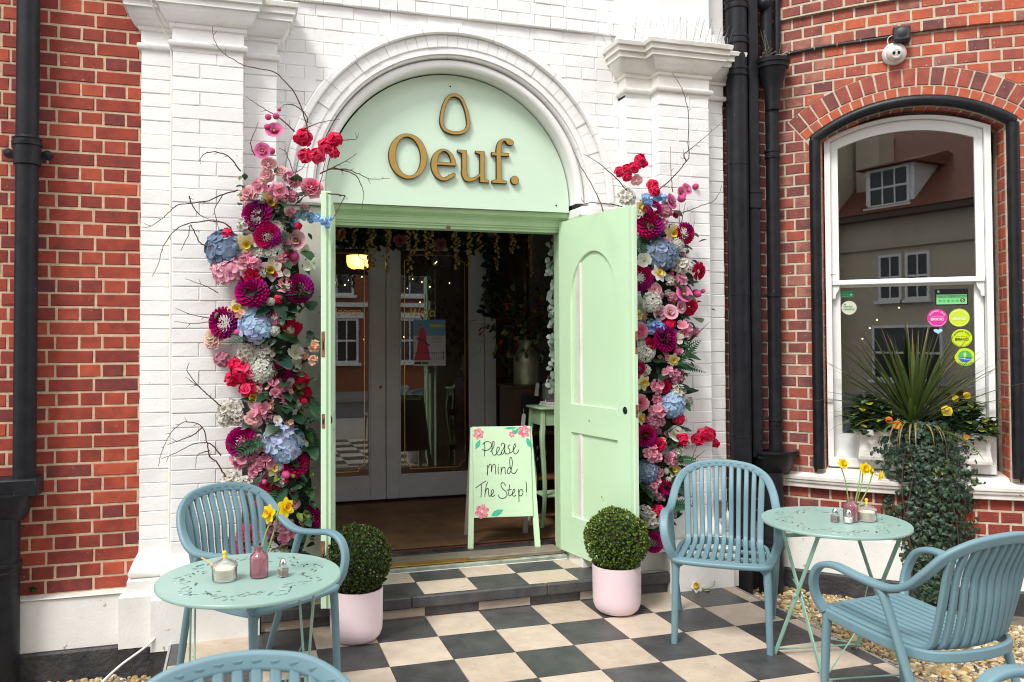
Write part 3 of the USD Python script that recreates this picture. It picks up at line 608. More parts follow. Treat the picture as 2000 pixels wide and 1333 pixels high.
# pendant lamp behind the left inner door
nodes = {"g": ("geometry", {}), "w": ("texture_coordinate", {}), "e": ("emission", {"color": (1.0, 0.46, 0.08), "strength": 2.6})}
M['lamp_shade'] = usdkit.material(stage, '/World/Looks/lamp_shade', {"e": ("emission", {"color": (1.0, 0.47, 0.08), "strength": 2.4}), "g": ("geometry", {}), "n": ("layer_weight", {"blend": 0.35}), "r": ("rgb_ramp", {"ramp": [(0.0, (1.0, 0.66, 0.22)), (0.55, (1.0, 0.42, 0.05)), (1.0, (0.75, 0.24, 0.02))]})}, [("n.facing", "r.fac"), ("r.color", "e.color")], surface="e.emission")
pl_ = thing('pendant_lamp', 'glowing amber pendant lamp hanging behind the left inner door', 'lamp', (.405, 3.2, 2.30))
prof = [(.03, -.075), (.07, -.07), (.098, -.05), (.112, -.01), (.114, .055)]
sh = lathe(prof, 48); a_ = np.arctan2(sh[0][:, 1], sh[0][:, 0]); sv = sh[0].copy(); sv[:, :2] *= (1+.035*np.abs(np.sin(a_*12)))[:, None]
obj('shade', (sv+[.405, 3.2, 2.37], sh[1]), 'lamp_shade', pl_, smooth=True)
obj('ring', xf(lathe([(.112, .056), (.120, .056), (.120, .075), (.06, .10), (.0, .11)], 32), None, (.405, 3.2, 2.37)), 'dark_wood', pl_, smooth=30)
obj('finial', xf(lathe([(0, -.115), (.008, -.105), (.014, -.09), (.03, -.078), (.034, -.074)], 16), None, (.405, 3.2, 2.37)), 'dark_wood', pl_, smooth=30)
obj('chain', tube([[.405, 3.2, 2.48], [.405, 3.2, 3.3]], .005, 6), 'dark_wood', pl_)
emis('fairy_bulb', (1.0, 0.62, 0.22), 6.0)
fl_ = thing('fairy_lights', 'string of tiny warm fairy lights hanging behind the inner doors', 'fairy lights', (.9, 2.9, 2.2))
pts = []
for k in range(26):
    t = k/25; x = -.1+1.25*t+.05*math.sin(k*2.1); z = 2.42-.32*abs(math.sin(k*1.3))-(.5*abs(math.sin(k*.7)) if 9 < k < 20 else 0); pts.append([x, 2.75+.12*math.sin(k*1.9), z])
obj('wire', tube(spline(pts, 3), .0012, 3), 'dark_wood', fl_)
for p_ in pts: obj('bulb', ball(.0045, p_, 1), 'fairy_bulb', fl_)
# ---------------------------------------------------------------- bow fronted bay
BC, BR, PH0 = np.array([5.791, 2.52]), 3.737, math.radians(231.45)
def bend(m):
    """(s along the wall, d out of the wall taken as -y, z) -> world"""
    v = np.asarray(m[0], float); ph = PH0+v[:, 0]/BR; r = BR-v[:, 1]
    return (np.stack([BC[0]+r*np.cos(ph), BC[1]+r*np.sin(ph), v[:, 2]], 1), m[1])
def sdiv(m, L=.12):
    t = trimesh.Trimesh(m[0], m[1], process=False)
    v, f = trimesh.remesh.subdivide_to_size(t.vertices, t.faces, L, max_iter=12); return v, f
def bobj(name, m, mat, par, sub=None, **k): return obj(name, bend(sdiv(m, sub) if sub else m), mat, par, **k)
SL, SRT = -.825, 1.42
bw = thing('bay_wall', 'bow fronted red brick wall with segmental arch round the sash window', 'wall', (3.5, -.45, 0))
OW, ZS, RA = .600, 2.975, 1.02                     # half opening, springing, arch radius
AC = ZS+.195-RA                                    # arch centre height
def wallshape(): 
    w = sbox(SL, .62, SRT, 4.3); ha = math.asin(OW/RA)
    op = Polygon([(-OW, .60), (OW, .60)]+[(RA*math.sin(t), AC+RA*math.cos(t)) for t in np.linspace(ha, -ha, 30)])
    return w, op, ha
w_, op_, HA = wallshape()
bobj('mortar', prism(w_.difference(op_), .0038, .06), 'bay_mortar', bw, .14)
RO = RA+.182
ringp = Polygon([(r*math.sin(t), AC+r*math.cos(t)) for r, t in [(RO, q) for q in np.linspace(-HA*1.04, HA*1.04, 30)]]+[(RA-.05)*np.array([math.sin(q), 0])+[0, AC+(RA-.05)*math.cos(q)] for q in np.linspace(HA*1.04, -HA*1.04, 30)] if False else [(RO*math.sin(q), AC+RO*math.cos(q)) for q in np.linspace(-HA*1.05, HA*1.05, 30)]+[((RA-.06)*math.sin(q), AC+(RA-.06)*math.cos(q)) for q in np.linspace(HA*1.05, -HA*1.05, 30)])
hole = unary_union([op_, ringp])
def pick(s, z):
    if s < -.62 or (s < -.45 and z > 3.2): return int(rng.choice([0, 2, 4, 5, 5], p=[.2, .22, .25, .23, .1]))
    if z < .62: return -1
    return int(rng.choice(6, p=[.33, .33, .05, .17, .06, .06]))
def bcourse(z, s0, s1, off, d=0.0, par=None, name='brick', dark=False):
    s = s0-off
    while s < s1-.015:
        w = .1165*(1+rng.uniform(-.02, .02)); a, b = max(s, s0), min(s+w, s1); s += w+.0125
        if b-a < .018: continue
        y0 = -d+rng.uniform(-.0015, .0015); i_ = pick((a+b)/2, z); mt = RB[int(rng.choice([0, 2, 2, 4]))] if i_ < 0 else BB[i_]
        if dark: mt = BB[int(rng.choice([2, 4, 4]))]
        pg = sbox(a, z, b, z+CH-.0125)
        if pg.intersects(hole):
            q = pg.difference(hole.buffer(.006))
            if q.is_empty: continue
            q = max(getattr(q, 'geoms', [q]), key=lambda g_: g_.area)
            if q.area < .0008: continue
            bobj(name, prism(q, y0, .03), mt, par or bw)
        else: bobj(name, brick(a, b, z, z+CH-.0125, y0, .03, .0035, .001), mt, par or bw)
nb = 0
for k in range(47):
    z = .662+k*CH
    if z > 4.2: break
    d = .024 if z > 3.58 else 0.0
    if z > 3.80: d = .05
    bcourse(z, SL, SRT, 0.06 if k % 2 else 0.0, d, dark=z > 3.80)
bobj('string_backing', bx(SL, SRT, -.021, .05, 3.582, 3.80), 'bay_mortar', bw, .14)
bobj('string_backing', bx(SL, SRT, -.047, .05, 3.8015, 4.3), 'bay_mortar', bw, .14)
def aw_brick(r0, r1, a, b, mat, nm, y0=0.0):
    pts = [(r0*math.sin(a), AC+r0*math.cos(a)), (r0*math.sin(b), AC+r0*math.cos(b)), (r1*math.sin(b), AC+r1*math.cos(b)), (r1*math.sin(a), AC+r1*math.cos(a))]
    p = np.array(pts); c = p.mean(0); fr = c+(p-c)*.955
    v = np.vstack([np.c_[fr[:, 0], np.full(4, y0-.002), fr[:, 1]], np.c_[p[:, 0], np.full(4, y0+.002), p[:, 1]], np.c_[p[:, 0], np.full(4, .03), p[:, 1]]])
    f = [[3, 2, 1, 0]]
    for i in range(4):
        k = (i+1) % 4; f += [[i, k, 4+k, 4+i], [4+i, 4+k, 8+k, 8+i]]
    f = np.array(f); bobj(nm, (v, np.vstack([f[:, [0, 1, 2]], f[:, [0, 2, 3]]])), mat, bw)
n1 = 20
for k in range(n1):
    a = -HA*1.05+2.1*HA*k/n1; b = a+2.1*HA/n1; aw_brick(RA+.004, RA+.062, a+.0058, b-.0058, BB[int(rng.choice([1, 3, 3]))], 'arch_brick')
for k in range(n1-1):
    a = -HA*1.05+2.1*HA*k/(n1-1); b = a+2.1*HA/(n1-1); aw_brick(RA+.071, RO, a+.0055, b-.0055, BB[int(rng.choice([0, 0, 1, 2]))], 'arch_brick')
# black roll moulding round the opening
hb = .036
pts = [(-OW+hb*.9, .73)]+[(-OW+hb*.9, z) for z in np.linspace(.8, ZS-.03, 14)]
bobj('painted_roll', tube([[s, -.012, z] for s, z in pts], hb, 12), 'black_iron', bw, smooth=40)
bobj('painted_roll', tube([[-s, -.012, z] for s, z in pts], hb, 12), 'black_iron', bw, smooth=40)
bobj('painted_roll', tube([[(RA-hb*.9)*math.sin(t), -.012, AC+(RA-hb*.9)*math.cos(t)] for t in np.linspace(-HA*.985, HA*.985, 40)], hb, 12), 'black_iron', bw, smooth=40)
# reveals: bricks seen edge on
for sg_ in (-1, 1):
    for k in range(31):
        z = .70+k*CH
        if z > ZS-.02: break
        for y0, y1 in (((.02, .075), (.083, .135)) if k % 2 else ((.02, .135),)):
            a, b = sorted((sg_*(OW-.072), sg_*(OW-.03)))
            bobj('reveal_brick', bx(a, b, y0, y1, z, min(z+CH-.0125, ZS-.02), .002), BB[int(rng.choice([0, 3, 1]))], bw)
    a, b = sorted((sg_*(OW-.069), sg_*(OW-.02))); bobj('reveal_mortar', bx(a, b, .012, .20, .68, ZS), 'bay_mortar', bw)
for k in range(17):
    t = -HA*.97+2*HA*.97*k/17; t2 = t+2*HA*.97/17-.011; r1, r0 = RA-.03, RA-.072
    v = np.array([[r*math.sin(q), y, AC+r*math.cos(q)] for q in (t, t2) for r in (r0, r1) for y in (.02, .135)]); h = trimesh.convex.convex_hull(v)
    bobj('soffit_brick', (np.array(h.vertices), np.array(h.faces)), BB[int(rng.choice([0, 3, 2]))], bw)
v = [[r*math.sin(t), y, AC+r*math.cos(t)] for t in np.linspace(-HA, HA, 24) for r, y in ((RA-.068, .015), (RA-.068, .2), (RA-.01, .2), (RA-.01, .015))]
f = np.array([[i*4+j, i*4+(j+1) % 4, (i+1)*4+(j+1) % 4, (i+1)*4+j] for i in range(23) for j in range(4)])
bobj('soffit_mortar', (np.array(v), np.vstack([f[:, [0, 1, 2]], f[:, [0, 2, 3]]])), 'bay_mortar', bw)
# sill, brick below, white plinth, tar
def bmould(prof, s0=SL, s1=SRT, n=24):
    k = len(prof); v = np.array([[s, y, z] for s in np.linspace(s0, s1, n) for y, z in prof])
    f = np.array([[i*k+j, (i+1)*k+j, (i+1)*k+j+1, i*k+j+1] for i in range(n-1) for j in range(k-1)])
    return v, np.vstack([f[:, [0, 1, 2]], f[:, [0, 2, 3]]])
bobj('sill', bmould([(.05, .595), (-.035, .597), (-.042, .602), (-.044, .632), (-.055, .634), (-.058, .644), (-.052, .650), (-.066, .656), (-.068, .676), (-.05, .682), (.02, .700), (.05, .712)]), 'sill_paint', bw, smooth=30)
bobj('window_ledge', bmould([(-.052, .6835), (.02, .702), (.03, .722), (.13, .735), (.22, .74)], -OW+.02, OW-.02), 'sill_paint', bw, smooth=30)
bobj('mortar', bx(SL, SRT, .0038, .06, .25, .60), 'bay_mortar', bw, .14)
for k in range(4):
    z = .297+k*CH; bcourse(z, SL, SRT, .06 if k % 2 else 0, 0, name='low_brick')
bobj('plinth', bmould([(.05, .297), (-.028, .288), (-.034, .280), (-.034, .045)]), 'white_plinth', bw, smooth=30)
bobj('tar_band', bmould([(-.030, .0445), (-.040, .03), (-.042, -.4)]), 'tar', bw, smooth=30)
# the recess between the pilaster and the bay
rc = thing('recess_wall', 'narrow dark brick wall behind the three black drainpipes', 'wall', (2.7, .2, 0))
obj('mortar', bx(2.40, 3.05, .2048, .5, -.5, 4.3), 'bay_mortar', rc)
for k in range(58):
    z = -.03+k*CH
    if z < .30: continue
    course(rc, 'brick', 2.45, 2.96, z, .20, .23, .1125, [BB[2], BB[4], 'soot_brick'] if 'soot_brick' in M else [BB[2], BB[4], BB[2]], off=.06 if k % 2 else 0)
obj('plinth', bx(2.40, 3.0, .185, .25, .03, .30), 'white_plinth', rc)
obj('tar_band', bx(2.40, 3.0, .18, .25, -.4, .0295), 'tar', rc)
# ---------------------------------------------------------------- sash window in the bay
A_ = np.array([3.149, .020]); B_ = np.array([3.904, -.589]); WX = (B_-A_)/np.linalg.norm(B_-A_); WN = np.array([WX[1], -WX[0]]); WM = (A_+B_)/2+.012*WN; HW = np.linalg.norm(B_-A_)/2
def wl(m):
    """window coordinates (x along, y into the room, z) -> world"""
    v = np.asarray(m[0], float); p = WM+v[:, :1]*WX-v[:, 1:2]*WN; return (np.c_[p, v[:, 2]], m[1])
pm('sash_paint', (0.80, 0.80, 0.78), 0.4, (0.72, 0.72, 0.69), ns=5, bump=0.25, bs=50, dist=0.003, spots=((0.45, 0.41, 0.35), 22, 0.73))
wi = thing('sash_window', 'white arched sash window with round stickers on its lower pane', 'window', (*WM, .72))
def wobj(nm, m, mat, par=None, **k): return obj(nm, wl(m), mat, par or wi, **k)
def warch(hw, zs, rise, base):
    r = (hw*hw+rise*rise)/(2*rise); t0 = math.asin(hw/r)
    return Polygon([(-hw, base), (hw, base)]+[(r*math.sin(t), zs+rise-r+r*math.cos(t)) for t in np.linspace(t0, -t0, 28)])
oF = warch(HW, 2.955, .115, .745); iF = warch(HW-.036, 2.945, .106, .78)
wobj('box_frame', prism(oF.difference(iF), -.03, .10), 'sash_paint')
oU = warch(HW-.038, 2.943, .105, 1.962); iU = warch(HW-.085, 2.898, .083, 1.999)
wobj('upper_sash', prism(oU.difference(iU), .012, .05), 'sash_paint')
wobj('meeting_rail', bx(-HW+.04, HW-.04, .0, .0115, 1.964, 1.997, .004), 'sash_paint')
oL = sbox(-HW+.040, .80, HW-.040, 1.962); iL = sbox(-HW+.092, .955, HW-.092, 1.95)
wobj('lower_sash', prism(oL.difference(iL), .055, .095), 'sash_paint')
wobj('window_board', bx(-HW, HW, -.04, .11, .738, .80, .006), 'sash_paint')
for sg_ in (-1, 1):
    hp = Polygon([(sg_*(HW-.041), 1.9615), (sg_*(HW-.088), 1.9615), (sg_*(HW-.080), 1.93), (sg_*(HW-.064), 1.905), (sg_*(HW-.060), 1.875), (sg_*(HW-.041), 1.87)])
    wobj('sash_horn', prism(hp, .014, .048), 'sash_paint')
wobj('upper_pane', prism(iU.buffer(.003), .029, .033), 'window_glass')
wobj('lower_pane', prism(iL.buffer(.003), .073, .077), 'window_glass')
wobj('rusty_pin', xf(tube([[0, 0, 0], [.03, -.004, -.002]], .0025, 6), None, (-HW+.03, -.034, 2.035)), 'rust')
# room behind the window
rm = thing('bay_room', 'dark dining room behind the sash window', 'room', (4.6, .9, .3))
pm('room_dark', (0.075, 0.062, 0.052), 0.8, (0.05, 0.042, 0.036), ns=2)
def rbox(x0, x1, y0, y1, z0, z1): return bx(x0, x1, y0, y1, z0, z1)
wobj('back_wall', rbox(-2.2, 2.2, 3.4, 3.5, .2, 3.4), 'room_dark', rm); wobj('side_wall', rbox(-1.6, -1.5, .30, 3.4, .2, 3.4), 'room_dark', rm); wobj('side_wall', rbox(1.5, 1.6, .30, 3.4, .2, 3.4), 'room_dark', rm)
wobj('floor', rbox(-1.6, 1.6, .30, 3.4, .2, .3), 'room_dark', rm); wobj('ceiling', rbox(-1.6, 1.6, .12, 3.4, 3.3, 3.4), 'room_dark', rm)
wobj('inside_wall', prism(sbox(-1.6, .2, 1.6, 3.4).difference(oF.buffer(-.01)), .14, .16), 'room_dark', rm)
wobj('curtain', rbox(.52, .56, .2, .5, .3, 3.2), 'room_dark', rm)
for x, z, y in ((-.12, 1.60, 2.4), (.02, 1.78, 2.6), (.17, 1.88, 2.2), (-.05, 1.70, 2.5)): wobj('room_bulb', ball(.006, (x, y, z), 1), 'fairy_bulb', rm)
# ---- stickers
pm('sticker_magenta', (0.62, 0.03, 0.30), 0.35); pm('sticker_lime', (0.52, 0.66, 0.02), 0.35); pm('sticker_white', (0.75, 0.75, 0.72), 0.4); pm('sticker_mint', (0.20, 0.62, 0.22), 0.35); pm('sticker_green', (0.02, 0.30, 0.14), 0.4); pm('sticker_cream', (0.55, 0.58, 0.42), 0.45)
pm('sticker_blue', (0.03, 0.14, 0.52), 0.4); pm('sticker_bright_green', (0.06, 0.42, 0.10), 0.4); pm('sticker_sky', (0.34, 0.60, 0.78), 0.4); pm('sticker_black', (0.012, 0.012, 0.014), 0.4)
YG = .0725
def stick(nm, label, x, z, polys, texts=(), g=None):
    c = WM+x*WX-YG*WN; t = thing(nm, label, 'sticker', (*c, z), group=g)
    for i, (pn, p, mat) in enumerate(polys): wobj(pn, prism(affinity.translate(p, x, z), YG-.0012-.0004*i, YG-.0009-.0004*i), mat, t)
    for tx, h, tx_x, tx_z, mat in texts:
        m = meshkit.text_mesh(tx, h, .0003, True); v = np.array(m.vertices); v[:, 0] -= (v[:, 0].min()+v[:, 0].max())/2
        wobj('lettering', (np.stack([x+tx_x+v[:, 0], YG-.0036-v[:, 2], z+tx_z+v[:, 1]], 1), np.array(m.faces)), mat, t)
    return t
def arctext(t, tx, x, z, R, h, mat, top=True, spread=1.15):
    ms = [meshkit.text_mesh(c, h, .0003, True) if c != ' ' else None for c in tx]; wd = [(m.bounds[1][0]-m.bounds[0][0] if m is not None else h*.4)+h*.16 for m in ms]
    tot = sum(wd)/R*spread; a = tot/2; out = []
    for m, w in zip(ms, wd):
        a_ = a-w/R*spread/2; a -= w/R*spread
        if m is None: continue
        v = np.array(m.vertices); v[:, 0] -= (m.bounds[0][0]+m.bounds[1][0])/2; an = a_ if top else -a_
        rr = R+v[:, 1] if top else R-v[:, 1]
        ang = (math.pi/2+an) if top else (-math.pi/2+an)
        ang = ang-(v[:, 0]/R if top else -v[:, 0]/R)
        out.append((np.stack([x+rr*np.cos(ang), YG-.0036-v[:, 2], z+rr*np.sin(ang)], 1), np.array(m.faces)))
    wobj('lettering', cat_(out), mat, t)
star = lambda x, z, r: Polygon([(x+(r if k % 2 == 0 else r*.45)*math.cos(math.pi/2+k*math.pi/5), z+(r if k % 2 == 0 else r*.45)*math.sin(math.pi/2+k*math.pi/5)) for k in range(10)])
for (x, z, mat, ink, lab) in ((.185, 1.735, 'sticker_magenta', 'sticker_white', 'round magenta winner sticker on the sash window'), (.310, 1.735, 'sticker_lime', 'sticker_white', 'lime round sticker with white print, right of the magenta one'), (.322, 1.602, 'sticker_lime', 'sticker_black', 'lime round winner sticker with black print below the white printed one')):
    r = .0585; t = stick('round_sticker', lab, x, z, [('disc', Point(0, 0).buffer(r), mat), ('rim_line', Point(0, 0).buffer(r*.93).difference(Point(0, 0).buffer(r*.90)).intersection(sbox(-r, -r, r, -r*.35)), ink)]+[('star', star(.0135*(k-2), .008+.0018*(2-abs(k-2)), .0042), ink) for k in range(5)], [('BRAVO', .0165, 0, -.0165, ink)], g=None)
    arctext(t, 'WINNER 2023', x, z, r*.70, .0088, ink)
hy = stick('rating_sticker', 'green food hygiene rating sticker at the top of the lower pane', .268, 1.868, [('card', sbox(-.094, -.052, .094, .056), 'sticker_black'), ('green_band', sbox(-.086, -.044, .087, .020), 'sticker_mint'), ('rule', sbox(-.078, -.0015, .08, .0), 'sticker_black'), ('emblem', Point(-.074, .040).buffer(.008), 'sticker_sky'), ('score_disc', Point(.062, -.020).buffer(.0135), 'sticker_black')]+[('number_disc', Point(-.066+.0245*k, -.022).buffer(.0082).difference(Point(-.066+.0245*k, -.022).buffer(.0068)), 'sticker_green') for k in range(5)],
    [('FOOD HYGIENE RATING', .0105, 0, .0035, 'sticker_green'), ('5', .0155, .062, -.0275, 'sticker_white')]+[(str(k), .009, -.066+.0245*k, -.0265, 'sticker_green') for k in range(5)])
hp_ = [(16*math.sin(t)**3, 13*math.cos(t)-5*math.cos(2*t)-2*math.cos(3*t)-math.cos(4*t)) for t in np.linspace(0, 2*math.pi, 40, endpoint=False)]
stick('heart_sticker', 'small pale blue heart sticker under the magenta round sticker', .188, 1.648, [('heart', affinity.scale(Polygon(hp_), .0016, .0012, origin=(0, 0)), 'sticker_sky')])
ch_ = stick('champion_sticker', 'lime sticker with green and blue leaf emblem, lowest on the pane', .338, 1.478, [('disc', Point(0, 0).buffer(.058).intersection(sbox(-.06, -.06, .052, .06)), 'sticker_lime'), ('green_disc', Point(0, .004).buffer(.0385), 'sticker_bright_green'), ('blue_field', Point(0, .004).buffer(.0385).intersection(sbox(-.05, -.05, .05, .0)), 'sticker_blue'), ('leaf', Polygon([(0, .034), (.010, .018), (.006, .002), (0, -.004), (-.006, .002), (-.010, .018)]), 'sticker_lime'), ('leaf_heart', Point(0, .014).buffer(.005), 'sticker_sky'), ('furrow', LineString([(-.036, -.006), (0, -.012), (.034, -.02)]).buffer(.0016), 'sticker_white'), ('stem', LineString([(0, .0), (-.002, -.016)]).buffer(.0014), 'sticker_white')])
arctext(ch_, 'CHAMPION', .338, 1.478, .0555, .0105, 'sticker_green', top=False)
stick('green_card', 'small dark green card in the upper left corner of the lower pane', -.350, 1.905, [('card', sbox(-.040, -.0215, .040, .0215), 'sticker_green')]+[('line', sbox(-.032, .008-.011*k, .005, .0095-.011*k), 'sticker_mint') for k in range(3)]+[('flower', star(.024, -.004, .011), 'sticker_white')])
ls_ = stick('listening_sticker', 'cream round sticker under the dark green card', -.340, 1.812, [('disc', Point(0, 0).buffer(.047), 'sticker_cream'), ('dot', Point(-.025, .024).buffer(.0045), 'sticker_black')], [('We are', .0125, -.006, .004, 'sticker_green'), ('listening', .0125, 0, -.015, 'sticker_green')])
